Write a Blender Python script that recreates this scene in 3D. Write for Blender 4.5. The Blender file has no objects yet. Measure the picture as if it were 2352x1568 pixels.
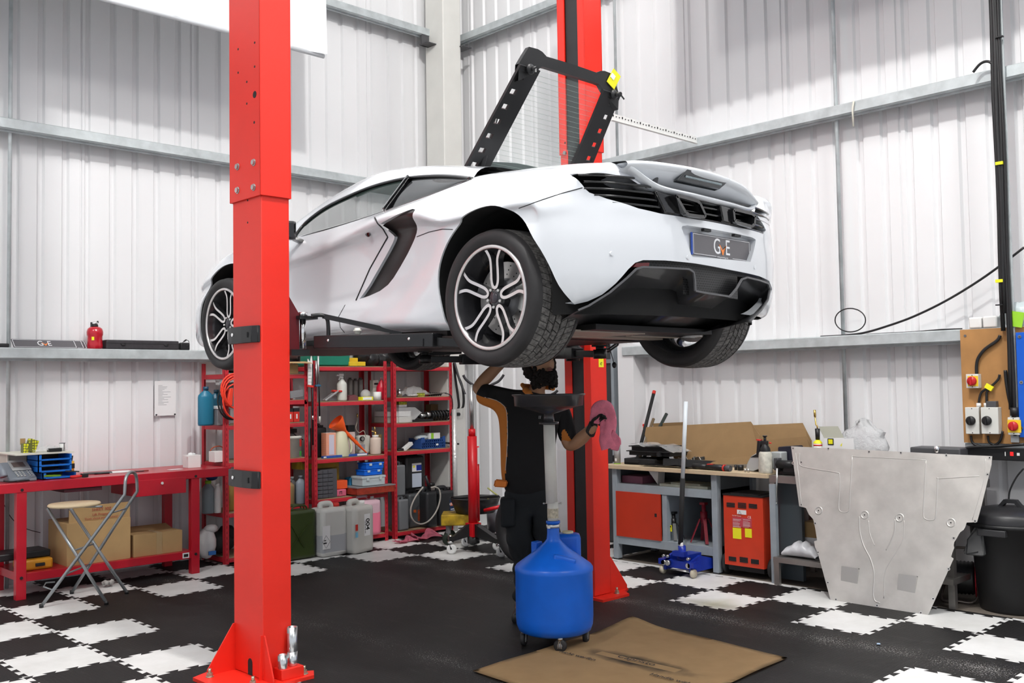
import bpy, bmesh, math, random
from mathutils import Vector, Matrix, Euler
PI = math.pi
random.seed(7)
C = bpy.context.scene.collection
F_PX, YAW, PITCH, ROLL, CAM_H = 2257.5, 0.798634, 0.045733, -0.016008, 1.5955
W_PX, H_PX = 2352, 1568
def cam_axes():
 f = Vector((math.cos(YAW)*math.cos(PITCH), math.sin(YAW)*math.cos(PITCH), math.sin(PITCH)))
 r = Vector((math.sin(YAW), -math.cos(YAW), 0)); u = r.cross(f)
 return r*math.cos(ROLL)+u*math.sin(ROLL), -r*math.sin(ROLL)+u*math.cos(ROLL), f
CR, CU, CF = cam_axes()
cd = bpy.data.cameras.new('camera'); cam = bpy.data.objects.new('camera', cd); C.objects.link(cam)
cd.sensor_width = 36; cd.lens = F_PX/W_PX*36; cd.clip_start = .05; cd.clip_end = 200
m = Matrix.Identity(4)
for i, v in enumerate((CR, CU, -CF)):
 for k in range(3): m[k][i] = v[k]
m[2][3] = CAM_H
cam.matrix_world = m
bpy.context.scene.camera = cam
sc = bpy.context.scene
sc.view_settings.view_transform = 'Standard'; sc.view_settings.look = 'None'
sc.view_settings.exposure = 0.0; sc.view_settings.gamma = 1.0; sc.view_settings.use_curve_mapping = False
wd = bpy.data.worlds.new('world'); sc.world = wd; wd.use_nodes = True
bg = wd.node_tree.nodes['Background']; bg.inputs[0].default_value = (.90, .93, 1.0, 1); bg.inputs[1].default_value = .85
def high_bay(name, loc, energy, size, col=(1, .985, .96)):
 l = bpy.data.lights.new(name, 'POINT'); l.energy = energy; l.shadow_soft_size = size; l.color = col
 o = bpy.data.objects.new(name, l); C.objects.link(o); o.location = loc; return o
high_bay('high_bay_lamp', (2.9, 2.3, 8.2), 1000, .13)
high_bay('high_bay_lamp', (-3.2, 2.6, 8.4), 720, .6)
high_bay('high_bay_lamp', (3.2, -3.6, 8.4), 720, .6)
def ray(px, py): return CR*((px-W_PX/2)/F_PX) - CU*((py-H_PX/2)/F_PX) + CF
def hX(px, py, X): d = ray(px, py); return Vector((0, 0, CAM_H))+d*(X/d.x)
def hY(px, py, Y): d = ray(px, py); return Vector((0, 0, CAM_H))+d*(Y/d.y)
def hZ(px, py, Z=0): d = ray(px, py); return Vector((0, 0, CAM_H))+d*((Z-CAM_H)/d.z)
MATS = {}
def mat(name, col, rough=.5, metal=0, noise=0, nscale=20, bump=0, bscale=60, coat=0, trans=0, alpha=1, emit=0, ior=1.45, spec=None):
 if name in MATS: return MATS[name]
 m = bpy.data.materials.new(name); m.use_nodes = True; nt = m.node_tree; b = nt.nodes['Principled BSDF']
 def S(k, v):
  if k in b.inputs: b.inputs[k].default_value = v
 S('Base Color', (*col, 1)); S('Roughness', rough); S('Metallic', metal); S('Coat Weight', coat); S('Coat Roughness', .04)
 S('Transmission Weight', trans); S('Alpha', alpha); S('IOR', ior)
 if spec is not None: S('Specular IOR Level', spec)
 if emit: S('Emission Color', (*col, 1)); S('Emission Strength', emit)
 tc = None
 if noise or bump: tc = nt.nodes.new('ShaderNodeTexCoord')
 if noise:
  n = nt.nodes.new('ShaderNodeTexNoise'); n.inputs['Scale'].default_value = nscale; n.inputs['Detail'].default_value = 6
  nt.links.new(tc.outputs['Object'], n.inputs['Vector'])
  r = nt.nodes.new('ShaderNodeValToRGB'); r.color_ramp.elements[0].position = .3; r.color_ramp.elements[1].position = .7
  r.color_ramp.elements[0].color = (*[max(0, c*(1-noise)) for c in col], 1); r.color_ramp.elements[1].color = (*[min(1, c*(1+noise*.6)) for c in col], 1)
  nt.links.new(n.outputs['Fac'], r.inputs[0]); nt.links.new(r.outputs[0], b.inputs['Base Color'])
 if bump:
  n = nt.nodes.new('ShaderNodeTexNoise'); n.inputs['Scale'].default_value = bscale; n.inputs['Detail'].default_value = 4
  nt.links.new(tc.outputs['Object'], n.inputs['Vector'])
  p = nt.nodes.new('ShaderNodeBump'); p.inputs['Strength'].default_value = bump; p.inputs['Distance'].default_value = .01
  nt.links.new(n.outputs['Fac'], p.inputs['Height']); nt.links.new(p.outputs[0], b.inputs['Normal'])
 MATS[name] = m; return m
RED = mat('red_powder_coat', (.74, .022, .010), .42, noise=.05, nscale=3)
RACKRED = mat('rack_red_paint', (.50, .022, .035), .4, noise=.12, nscale=9)
BENCHRED = mat('bench_red_paint', (.46, .008, .022), .28, noise=.08, nscale=5)
DARKRED = mat('dark_red', (.22, .01, .012), .5)
BLACK = mat('black_plastic', (.012, .012, .013), .42)
BLACKM = mat('black_painted_steel', (.013, .013, .014), .3, noise=.2, nscale=12)
MATTE = mat('matte_black', (.014, .014, .015), .8)
RUBBER = mat('rubber', (.02, .019, .02), .62, noise=.25, nscale=8)
WHITE = mat('white_plastic', (.78, .78, .76), .4)
OFFWHITE = mat('offwhite', (.62, .61, .55), .5, noise=.1, nscale=14)
GALV = mat('galvanised_steel', (.50, .54, .55), .5, metal=.25, noise=.18, nscale=9)
STEEL = mat('steel', (.55, .55, .54), .28, metal=1, noise=.08, nscale=20)
CHROME = mat('chrome', (.8, .8, .8), .12, metal=1)
ALU = mat('aluminium_sheet', (.58, .56, .53), .48, metal=.4, noise=.2, nscale=4.5, bump=.08, bscale=25)
GREY = mat('grey_paint', (.30, .34, .37), .45, noise=.1, nscale=8)
DGREY = mat('dark_grey', (.07, .07, .075), .5)
MGREY = mat('mid_grey', (.22, .22, .23), .5)
BLUE = mat('blue_plastic', (.005, .12, .62), .36, noise=.1, nscale=6)
DBLUE = mat('blue_paint', (.008, .03, .33), .33, noise=.2, nscale=15)
CARD = mat('cardboard', (.42, .27, .12), .85, noise=.07, nscale=7, bump=.08, bscale=40)
CARDD = mat('brown_cardboard', (.25, .155, .07), .85, noise=.06, nscale=9)
YEL = mat('yellow_plastic', (.72, .48, .02), .42, noise=.12, nscale=12)
YELB = mat('bright_yellow', (.85, .80, .02), .45)
ORG = mat('orange_plastic', (.82, .10, .012), .4)
PINK = mat('pink_cloth', (.80, .22, .31), .95, noise=.16, nscale=25, bump=.5, bscale=220)
WOOD = mat('birch_board', (.60, .47, .31), .6, noise=.12, nscale=6)
PLY = mat('plywood', (.42, .21, .07), .6, noise=.22, nscale=3.5)
PAPER = mat('paper', (.80, .80, .80), .75)
GREEN = mat('green_plastic', (.01, .19, .12), .42, noise=.08, nscale=9)
ARMY = mat('olive_paint', (.035, .055, .01), .35, noise=.12, nscale=6)
LIME = mat('lime_label', (.30, .62, .03), .5)
BRASS = mat('brass', (.65, .45, .14), .3, metal=1)
CLEAR = mat('clear_plastic_film', (.9, .9, .9), .18, trans=.0, alpha=.35, spec=.6)
CLEARB = mat('clear_tub', (.62, .70, .72), .2, alpha=.75, spec=.6)
class MB:
 def __init__(s, *mats): s.bm = bmesh.new(); s.mats = list(mats)
 def mi(s, m):
  if m is None: return 0
  if m not in s.mats: s.mats.append(m)
  return s.mats.index(m)
 def _new(s, verts, faces, m=None, smooth=False):
  i = s.mi(m); vs = [s.bm.verts.new(v) for v in verts]; out = []
  for f in faces:
   try: g = s.bm.faces.new([vs[k] for k in f]); g.material_index = i; g.smooth = smooth; out.append(g)
   except ValueError: pass
  return vs, out
 def box(s, c, size, rot=None, m=None, bev=0, taper=1):
  x, y, z = [a/2 for a in size]; R = (Euler(rot).to_matrix() if rot is not None and not isinstance(rot, Matrix) else rot)
  P = [Vector((sx*x*(taper if sz > 0 else 1), sy*y*(taper if sz > 0 else 1), sz*z)) for sx, sy, sz in ((-1,-1,-1),(1,-1,-1),(1,1,-1),(-1,1,-1),(-1,-1,1),(1,-1,1),(1,1,1),(-1,1,1))]
  if R is not None: P = [R@p for p in P]
  P = [p+Vector(c) for p in P]
  vs, fs = s._new(P, [(0,3,2,1),(4,5,6,7),(0,1,5,4),(1,2,6,5),(2,3,7,6),(3,0,4,7)], m)
  if bev:
   es = list({e for f in fs for e in f.edges})
   r = bmesh.ops.bevel(s.bm, geom=es, offset=bev, segments=2, affect='EDGES', profile=.6)
   for f in r['faces']: f.smooth = True; f.material_index = s.mi(m)
  return s
 def bb(s, a, b, m=None, bev=0):
  return s.box([(p+q)/2 for p, q in zip(a, b)], [abs(q-p) for p, q in zip(a, b)], m=m, bev=bev)
 def bar(s, a, b, w, h=None, m=None, up=(0, 0, 1), bev=0):
  a, b = Vector(a), Vector(b); d = b-a; L = d.length
  if L < 1e-6: return s
  z = d/L; x = Vector(up).cross(z)
  if x.length < 1e-4: x = Vector((1, 0, 0)).cross(z)
  x.normalize(); y = z.cross(x)
  return s.box((a+b)/2, (w, h or w, L), Matrix((x, y, z)).transposed(), m, bev)
 def cyl(s, a, b, r, r2=None, n=20, m=None, cap=True, smooth=True):
  a, b = Vector(a), Vector(b); r2 = r if r2 is None else r2; z = (b-a).normalized()
  x = z.orthogonal().normalized(); y = z.cross(x)
  P = [a+(x*math.cos(2*PI*k/n)+y*math.sin(2*PI*k/n))*r for k in range(n)]+[b+(x*math.cos(2*PI*k/n)+y*math.sin(2*PI*k/n))*r2 for k in range(n)]
  vs, fs = s._new(P, [(k, (k+1) % n, n+(k+1) % n, n+k) for k in range(n)], m, smooth)
  if cap:
   for ring in (vs[:n][::-1], vs[n:]):
    try: f = s.bm.faces.new(ring); f.material_index = s.mi(m)
    except ValueError: pass
  return s
 def lathe(s, prof, o=(0, 0, 0), axis=(0, 0, 1), n=32, m=None, close=False, smooth=True, a0=0, a1=2*PI):
  o = Vector(o); z = Vector(axis).normalized(); x = z.orthogonal().normalized(); y = z.cross(x)
  full = abs(a1-a0-2*PI) < 1e-6; k = n if full else n+1
  P = [o+z*h+(x*math.cos(a0+(a1-a0)*j/n)+y*math.sin(a0+(a1-a0)*j/n))*max(r, 1e-5) for r, h in prof for j in range(k)]
  F = []; L = len(prof)
  for i in range(L if close else L-1):
   for j in range(n):
    a = i*k+j; b = i*k+(j+1) % k; c = ((i+1) % L)*k
    F.append((a, b, c+(j+1) % k, c+j))
  s._new(P, F, m, smooth); return s
 def tube(s, pts, r, n=10, m=None, closed=False, cap=True):
  pts = [Vector(p) for p in pts]; N = len(pts); rings = []; prev = None
  for i, p in enumerate(pts):
   t = (pts[(i+1) % N]-pts[i-1]) if closed else (pts[min(i+1, N-1)]-pts[max(i-1, 0)])
   t.normalize()
   if prev is None: x = t.orthogonal().normalized()
   else:
    x = prev-t*prev.dot(t)
    x = x.normalized() if x.length > 1e-6 else t.orthogonal().normalized()
   prev = x; y = t.cross(x); rr = r[i] if isinstance(r, (list, tuple)) else r
   rings.append([p+(x*math.cos(2*PI*k/n)+y*math.sin(2*PI*k/n))*rr for k in range(n)])
  P = [q for R in rings for q in R]; F = []
  for i in range(N if closed else N-1):
   for k in range(n): a = i*n; b = ((i+1) % N)*n; F.append((a+k, a+(k+1) % n, b+(k+1) % n, b+k))
  if cap and not closed: F += [tuple(range(n))[::-1], tuple(range((N-1)*n, N*n))]
  s._new(P, F, m, True); return s
 def ball(s, c, r, m=None, n=16, sq=(1, 1, 1), rot=None):
  R = Euler(rot).to_matrix() if rot else Matrix.Identity(3); k = n//2; P = []; F = []
  for i in range(k+1):
   for j in range(n):
    th = PI*i/k; ph = 2*PI*j/n
    P.append(Vector(c)+R@Vector((math.sin(th)*math.cos(ph)*r*sq[0], math.sin(th)*math.sin(ph)*r*sq[1], math.cos(th)*r*sq[2])))
  for i in range(k):
   for j in range(n): F.append((i*n+j, (i+1)*n+j, (i+1)*n+(j+1) % n, i*n+(j+1) % n))
  s._new(P, F, m, True); bmesh.ops.remove_doubles(s.bm, verts=s.bm.verts[-(k+1)*n:], dist=1e-6); return s
 def prism(s, poly, vec, m=None, bev=0, smooth=False):
  vec = Vector(vec); P = [Vector(p) for p in poly]; n = len(P)
  vs, fs = s._new(P+[p+vec for p in P], [tuple(range(n))[::-1], tuple(range(n, 2*n))]+[(k, (k+1) % n, n+(k+1) % n, n+k) for k in range(n)], m, smooth)
  if bev:
   r = bmesh.ops.bevel(s.bm, geom=list({e for f in fs for e in f.edges}), offset=bev, segments=2, affect='EDGES')
   for f in r['faces']: f.material_index = s.mi(m); f.smooth = True
  return s
 def grid(s, rows, m=None, smooth=True, thick=0):
  R = len(rows); K = len(rows[0]); P = [Vector(p) for r in rows for p in r]
  vs, fs = s._new(P, [(i*K+j, i*K+j+1, (i+1)*K+j+1, (i+1)*K+j) for i in range(R-1) for j in range(K-1)], m, smooth)
  if thick: bmesh.ops.solidify(s.bm, geom=fs, thickness=thick)
  return s
 def poly(s, pts, m=None): s._new([Vector(p) for p in pts], [tuple(range(len(pts)))], m); return s
def link(name, me, parent=None):
 o = bpy.data.objects.new(name, me); C.objects.link(o)
 if parent is not None: o.parent = parent
 return o
def obj(name, mb, m=None, parent=None, world=False, recalc=True):
 bm = mb.bm
 if recalc: bmesh.ops.recalc_face_normals(bm, faces=bm.faces)
 if world and parent is not None:
  M = Matrix.Identity(4); p = parent
  while p is not None:
   M = Matrix.LocRotScale(p.location, p.rotation_euler, None)@M; p = p.parent
  bmesh.ops.transform(bm, matrix=M.inverted(), verts=bm.verts)
 me = bpy.data.meshes.new(name); bm.to_mesh(me); bm.free()
 ms = mb.mats if mb.mats else []
 if m is not None and not ms: ms = [m]
 if not ms: ms = [BLACK]
 for q in ms: me.materials.append(q)
 return link(name, me, parent)
def tag(o, label=None, cat=None, group=None, kind=None):
 for k, v in (('label', label), ('category', cat), ('group', group), ('kind', kind)):
  if v: o[k] = v
 return o
def thing(name, label, cat, loc=(0, 0, 0), rz=0, group=None):
 o = bpy.data.objects.new(name, None); C.objects.link(o); o.location = loc; o.rotation_euler = (0, 0, rz)
 o.empty_display_size = .05
 return tag(o, label, cat, group)
def dup(root, loc, rz=None, label=None):
 r = root.copy(); C.objects.link(r); r.location = loc
 if rz is not None: r.rotation_euler = (0, 0, rz)
 if label: r['label'] = label
 for ch in list(root.children):
  c = ch.copy(); C.objects.link(c); c.parent = r
  for g in ch.children:
   d = g.copy(); C.objects.link(d); d.parent = c
 return r
def solo(name, mb, label, cat, base, m=None, group=None, kind=None):
 """a thing that is one mesh, built in world coordinates, origin at its base"""
 bmesh.ops.translate(mb.bm, vec=-Vector(base), verts=mb.bm.verts)
 o = obj(name, mb, m); o.location = base; return tag(o, label, cat, group, kind)
def struct(name, mb, m=None): return tag(obj(name, mb, m, recalc=True), kind='structure')
def text(body, size, m, parent, loc, rot, name='lettering', ext=.0006, bold=False, sx=1, align='CENTER', font=None):
 cu = bpy.data.curves.new(name, 'FONT'); cu.body = body; cu.size = size; cu.extrude = ext; cu.align_x = align; cu.align_y = 'CENTER'
 if bold: cu.offset = size*.02
 t = bpy.data.objects.new(name, cu); C.objects.link(t)
 bpy.context.view_layer.update()
 me = bpy.data.meshes.new_from_object(t); bpy.data.objects.remove(t)
 me.materials.clear(); me.materials.append(m)
 R = rot if isinstance(rot, Matrix) else Euler(rot).to_matrix()
 me.transform(Matrix.Translation(Vector(loc))@R.to_4x4()@Matrix.Diagonal((sx, 1, 1, 1)))
 return link(name, me, parent)
def axes(x, y):
 x = Vector(x).normalized(); z = x.cross(Vector(y)).normalized(); y = z.cross(x); return Matrix((x, y, z)).transposed()
FACE_NY = Matrix(((1, 0, 0), (0, 0, -1), (0, 1, 0)))     # text plane facing -Y
FACE_NX = Matrix(((0, 0, -1), (-1, 0, 0), (0, 1, 0)))    # text plane facing -X
def cr(P, t):
 """Catmull-Rom through a list of equal-length tuples, t in 0..len-1"""
 n = len(P); i = min(int(t), n-2); f = t-i
 p0, p1, p2, p3 = P[max(i-1, 0)], P[i], P[i+1], P[min(i+2, n-1)]
 return tuple(.5*((2*b)+(-a+c)*f+(2*a-5*b+4*c-d)*f*f+(-a+3*b-3*c+d)*f**3) for a, b, c, d in zip(p0, p1, p2, p3))
def smooth_pts(P, k=6, closed=False):
 if closed: P = [P[-1]]+list(P)+[P[0], P[1]]; return [Vector(cr(P, 1+j/k)) for j in range((len(P)-3)*k)]
 return [Vector(cr(P, j/k)) for j in range((len(P)-1)*k+1)]
def catenary(a, b, sag, n=10):
 a, b = Vector(a), Vector(b); return [a.lerp(b, t/n)-Vector((0, 0, sag*4*(t/n)*(1-t/n))) for t in range(n+1)]
# ================================================================= the room
XW, YW = 7.8, 8.92
PITCHR = .2087
def cladding(x0, length, phase, seam0):
 """profile of the sheet: list of (s, depth) with shallow grooves going out"""
 P = []; s = phase; k = 0
 while s < length:
  if s > .02:
   if (k-seam0) % 5 == 0:
    P += [(s-.052, 0), (s-.046, .012), (s-.038, .012), (s-.032, .0), (s-.012, 0), (s, .02), (s+.028, .02), (s+.040, 0)]
   else: P += [(s, 0), (s+.014, .024), (s+.050, .024), (s+.066, 0)]
  s += PITCHR; k += 1
 return P
PANEL = mat('white_cladding', (.77, .77, .78), .38, noise=.025, nscale=1.2)
gx0 = hY(310/3.564, 0, YW).x
n0 = int((gx0+3)/PITCHR); ph = gx0-n0*PITCHR
mb = MB(PANEL); prof = [(-3.0, 0)]+[(ph+s, d) for s, d in cladding(0, XW-ph-.1, 0.0, (n0+2) % 5)]+[(XW+.05, 0)]
prof = [(s, d) for s, d in prof if s <= XW+.05 and s >= -3.0]
mb.grid([[(s, YW+d, 0) for s, d in prof], [(s, YW+d, 9.2) for s, d in prof]], smooth=False)
struct('wall_left', mb)
gy0 = hX(1880+(552)/3.733, 0, XW).y
mb = MB(PANEL); k0 = int((YW-gy0)/PITCHR); y_start = gy0+k0*PITCHR
P = []; s = y_start; k = k0
prof = [(YW+.05, 0)]
while s > -3:
 kk = k0-(k)
 if (k) % 5 == 4: prof += [(s+.052+.066, 0), (s+.046+.066, .012), (s+.038+.066, .012), (s+.032+.066, 0)]
 prof += [(s+.066, 0), (s+.050, .024), (s+.014, .024), (s, 0)]
 s -= PITCHR; k -= 1
prof.append((-3, 0))
pp = [prof[0]]
for q in prof[1:]:
 if q[0] < pp[-1][0]-1e-4: pp.append(q)
mb.grid([[(XW+d, s, 0) for s, d in pp], [(XW+d, s, 9.2) for s, d in pp]], smooth=False)
struct('wall_right', mb)
def floor_material():
 m = bpy.data.materials.new('floor_tiles'); m.use_nodes = True; nt = m.node_tree; b = nt.nodes['Principled BSDF']; N = nt.nodes; L = nt.links; b.inputs['Specular IOR Level'].default_value = .3
 geo = N.new('ShaderNodeNewGeometry'); sep = N.new('ShaderNodeSeparateXYZ'); L.new(geo.outputs['Position'], sep.inputs[0])
 def M(op, a, c=None, d=None):
  n = N.new('ShaderNodeMath'); n.operation = op
  for i, v in enumerate((a, c, d)):
   if v is None: continue
   if isinstance(v, (int, float)): n.inputs[i].default_value = v
   else: L.new(v, n.inputs[i])
  return n.outputs[0]
 u = M('DIVIDE', M('SUBTRACT', sep.outputs[0], 2.441), .5); v = M('DIVIDE', M('SUBTRACT', 6.956, sep.outputs[1]), .5)
 def jag(a, c):   # teeth of the joint perpendicular to a: shifts a by +-t as c runs, wider at the tip
  fr = M('FRACT', a); dist = M('MINIMUM', fr, M('SUBTRACT', 1.0, fr))
  tri = M('ABSOLUTE', M('SUBTRACT', M('FRACT', M('MULTIPLY', c, 4.0)), .5))
  side = M('SUBTRACT', fr, .5)
  sg = M('ADD', a, .5); near = M('SUBTRACT', M('FRACT', sg), .5)
  thr = M('ADD', .25, M('MULTIPLY', near, 2.2))
  sq = M('SUBTRACT', M('MULTIPLY', M('GREATER_THAN', tri, thr), 2.0), 1.0)
  return M('ADD', a, M('MULTIPLY', sq, .032))
 uj, vj = jag(u, v), jag(v, u)
 iu, iv = M('FLOOR', uj), M('FLOOR', vj)
 par = M('LESS_THAN', M('ABSOLUTE', M('SUBTRACT', M('FLOORED_MODULO', M('ADD', iu, iv), 2.0), 0.0)), .5)
 border = M('MAXIMUM', M('MAXIMUM', M('LESS_THAN', iu, .5), M('GREATER_THAN', iu, 6.5)), M('MAXIMUM', M('LESS_THAN', iv, -1.5), M('GREATER_THAN', iv, 8.5)))
 white = M('MULTIPLY', par, border)
 strip = M('MULTIPLY', M('GREATER_THAN', sep.outputs[0], 6.94), M('LESS_THAN', sep.outputs[0], 7.0))
 strip = M('MULTIPLY', strip, M('LESS_THAN', iv, 5.5)); strip = M('MULTIPLY', strip, M('GREATER_THAN', iv, 1.5))
 white = M('MAXIMUM', white, strip)
 conc = M('GREATER_THAN', sep.outputs[0], 7.0); conc = M('MULTIPLY', conc, M('GREATER_THAN', iv, 1.5))
 noise = N.new('ShaderNodeTexNoise'); noise.inputs['Scale'].default_value = 1.6; noise.inputs['Detail'].default_value = 8; noise.inputs['Roughness'].default_value = .65
 L.new(geo.outputs['Position'], noise.inputs['Vector'])
 def ramp(src, stops):
  r = N.new('ShaderNodeValToRGB'); e = r.color_ramp.elements
  while len(e) < len(stops): e.new(.5)
  for q, (p, c) in zip(e, stops): q.position = p; q.color = (*c, 1)
  L.new(src, r.inputs[0]); return r.outputs[0]
 bcol = ramp(noise.outputs['Fac'], [(.3, (.006, .0055, .006)), (.55, (.010, .0095, .0095)), (.75, (.018, .017, .017))])
 wcol = ramp(noise.outputs['Fac'], [(.3, (.62, .62, .60)), (.6, (.78, .78, .77)), (.8, (.84, .84, .84))])
 ccol = ramp(noise.outputs['Fac'], [(.3, (.10, .085, .07)), (.7, (.17, .145, .12))])
 def mix(f, a, c):
  n = N.new('ShaderNodeMixRGB'); L.new(f, n.inputs[0])
  for i, q in ((1, a), (2, c)):
   if isinstance(q, tuple): n.inputs[i].default_value = (*q, 1)
   else: L.new(q, n.inputs[i])
  return n.outputs[0]
 vo = N.new('ShaderNodeTexVoronoi'); vo.inputs['Scale'].default_value = 95; L.new(geo.outputs['Position'], vo.inputs['Vector'])
 n2 = N.new('ShaderNodeTexNoise'); n2.inputs['Scale'].default_value = 3.0; n2.inputs['Detail'].default_value = 5; L.new(geo.outputs['Position'], n2.inputs['Vector'])
 def band(c, w): return M('MAXIMUM', 0.0, M('SUBTRACT', 1.0, M('DIVIDE', M('ABSOLUTE', M('SUBTRACT', sep.outputs[0], c)), w)))
 bands = M('MAXIMUM', M('MAXIMUM', band(5.68, .30), M('MULTIPLY', band(5.1, .16), .6)), M('MULTIPLY', band(3.75, .35), .75))
 fl = M('MULTIPLY', bands, n2.outputs['Fac'])
 n3 = N.new('ShaderNodeTexNoise'); n3.inputs['Scale'].default_value = 110; n3.inputs['Detail'].default_value = 2; L.new(geo.outputs['Position'], n3.inputs['Vector'])
 fleck = M('GREATER_THAN', M('ADD', n3.outputs['Fac'], M('MULTIPLY', fl, .42)), .80)
 haze = M("MULTIPLY", fl, .06)
 bcol = mix(haze, bcol, (.30, .29, .28)); bcol = mix(M('MULTIPLY', fleck, .55), bcol, (.5, .49, .47))
 n4 = N.new('ShaderNodeTexNoise'); n4.inputs['Scale'].default_value = 14; n4.inputs['Detail'].default_value = 9; n4.inputs['Roughness'].default_value = .8
 mp = N.new('ShaderNodeMapping'); mp.inputs['Scale'].default_value = (1, .25, 1); L.new(geo.outputs['Position'], mp.inputs[0]); L.new(mp.outputs[0], n4.inputs['Vector'])
 bcol = mix(M('MULTIPLY', M('MAXIMUM', 0.0, M('SUBTRACT', n4.outputs['Fac'], .55)), .5), bcol, (.35, .34, .33))
 col = mix(white, bcol, wcol); col = mix(conc, col, ccol)
 st = M('MAXIMUM', 0.0, M('SUBTRACT', 1.0, M('MULTIPLY', 3.2, M('ADD', M('ABSOLUTE', M('SUBTRACT', sep.outputs[0], 6.03)), M('ABSOLUTE', M('SUBTRACT', sep.outputs[1], 4.15))))))
 col = mix(M('MULTIPLY', M('MULTIPLY', st, white), .7), col, (.42, .40, .22))
 L.new(col, b.inputs['Base Color'])
 rg = mix(white, (.55,)*3, (.42,)*3); rg = mix(conc, rg, (.8,)*3); L.new(rg, b.inputs['Roughness'])
 hexv = N.new('ShaderNodeTexVoronoi'); hexv.inputs['Scale'].default_value = 42; hexv.feature = 'DISTANCE_TO_EDGE'; hexv.inputs['Randomness'].default_value = .25
 L.new(geo.outputs['Position'], hexv.inputs['Vector'])
 hgt = M('MINIMUM', hexv.outputs['Distance'], .12)
 fu, fv = M('FRACT', uj), M('FRACT', vj)
 ed = M('MINIMUM', M('MINIMUM', fu, M('SUBTRACT', 1.0, fu)), M('MINIMUM', fv, M('SUBTRACT', 1.0, fv)))
 joint = M('MULTIPLY', M('LESS_THAN', ed, .012), -.3)
 bp = N.new('ShaderNodeBump'); bp.inputs['Strength'].default_value = .55; bp.inputs['Distance'].default_value = .012
 L.new(M('ADD', M('MULTIPLY', hgt, M('SUBTRACT', 1.0, M('MULTIPLY', white, .75))), joint), bp.inputs['Height']); L.new(bp.outputs[0], b.inputs['Normal'])
 return m
mb = MB(floor_material()); mb.poly([(-14, -14, 0), (XW+.1, -14, 0), (XW+.1, YW+.1, 0), (-14, YW+.1, 0)]); struct('floor', mb)
def rail_profile(h=.07, lip=.018):  # (out from wall, z) Z-section: vertical front face, top web to the wall, lower lip
 return [(0, 0), (.012, 0), (.012, .003), (.003, .003)]
tn = [0]
def trim(mb, m=GALV):
 tn[0] += 1; return struct('trim_%d' % tn[0], mb, m)
def girt(z_top, axis, far=None):
 """eaves-type girt: front face 8 cm tall, top flange back to the cladding, second step below"""
 mb = MB(GALV); fr = .20; a, b = (-3.0, XW-.05) if axis == 'x' else (-3.0, far or YW-.05)
 S = [(0, 0), (-fr+.01, 0), (-fr, -.008), (-fr, -.085), (-fr+.012, -.088), (-fr+.012, -.092), (-fr+.055, -.092), (-fr+.055, -.110), (-fr+.061, -.110), (-fr+.061, -.086), (-fr+.006, -.082), (-fr+.006, -.006), (0, -.006)]
 def P(s, o, z): return (s, YW+o, z_top+z) if axis == 'x' else (XW+o, s, z_top+z)
 mb.prism([P(a, o, z) for o, z in S], (b-a, 0, 0) if axis == 'x' else (0, b-a, 0))
 return trim(mb)
for zt in (1.985, 3.905, 5.78):
 girt(zt, 'x'); girt(zt-.012, 'y', hX(1428, 790, 7.6).y if zt < 2 else None)
COLM = mat('cream_steel_column', (.66, .655, .62), .55, noise=.05, nscale=4)
mb = MB(COLM); mb.bb((7.23, 8.48, 0), (7.50, 8.80, 9), bev=.012); trim(mb, COLM)
for z in (3.84, 5.66):   # cleats
 mb = MB(DGREY); mb.bb((7.10, 8.60, z-.10), (7.24, 8.75, z-.09)); mb.bb((7.12, 8.73, z-.1), (7.24, 8.75, z+.08)); trim(mb, DGREY)
 mb = MB(DGREY); mb.bb((7.48, 8.42, z-.10), (7.62, 8.60, z-.09)); trim(mb, DGREY)
def rod(x, y, z0, z1, r=.011, x2=None):
 mb = MB(GALV); mb.cyl((x, y, z0), (x if x2 is None else x2, y, z1), r, n=10); return trim(mb)
p = hY(23, 300, 8.8); rod(p.x, 8.80, 0, 9, .016)
p = hX(1925, 400, 7.7); rod(7.70, p.y, .9, 9, .016)
p = hX(1413, 100, 7.7); rod(7.70, p.y, 3.9, 9, .014)
mb = MB(mat('ceiling_liner', (.78, .78, .78), .8)); mb.poly([(-14, -14, 9.2), (XW+.1, -14, 9.2), (XW+.1, YW+.1, 9.2), (-14, YW+.1, 9.2)]); struct('ceiling', mb)
# ================================================================= the car on the lift
CX = 4.20
PEARL = mat('pearl_white_paint', (.70, .725, .76), .22, coat=1.0, noise=.02, nscale=2)
GLOSSB = mat('gloss_black', (.006, .006, .007), .12, coat=.6)
CARBON = mat('satin_carbon', (.032, .032, .034), .32, coat=.4, noise=.25, nscale=6)
WELL = mat('wheel_well_liner', (.006, .006, .006), .8)
TINT = mat('car_glass', (.05, .085, .075), .03, alpha=.30, spec=.35)
GLASSG = mat('hatch_glass', (.55, .70, .66), .03, alpha=.16, spec=.6)
RIMS = mat('diamond_cut_silver', (.72, .68, .67), .28, metal=.85)
RIMD = mat('dark_wheel_enamel', (.03, .03, .033), .22, coat=.5)
SEAM = mat('panel_gap', (.02, .02, .022), .7)
car = thing('sports_car', 'pearl white mid-engined sports car raised on the red two-post lift, engine cover open', 'car', (CX, 4.9, 1.86))
def fplan(d):
 d = min(abs(d), .9399); return 2.77+.5*(1-(1-(d/.94)**3)**(1/3))+.12*d*d
def rp(px, py, off=0):
 Y = 2.8
 for _ in range(30):
  q = hY(px, py, Y); Y = .5*Y+.5*(fplan(q.x-CX)+off)
 return hY(px, py, Y)
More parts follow.
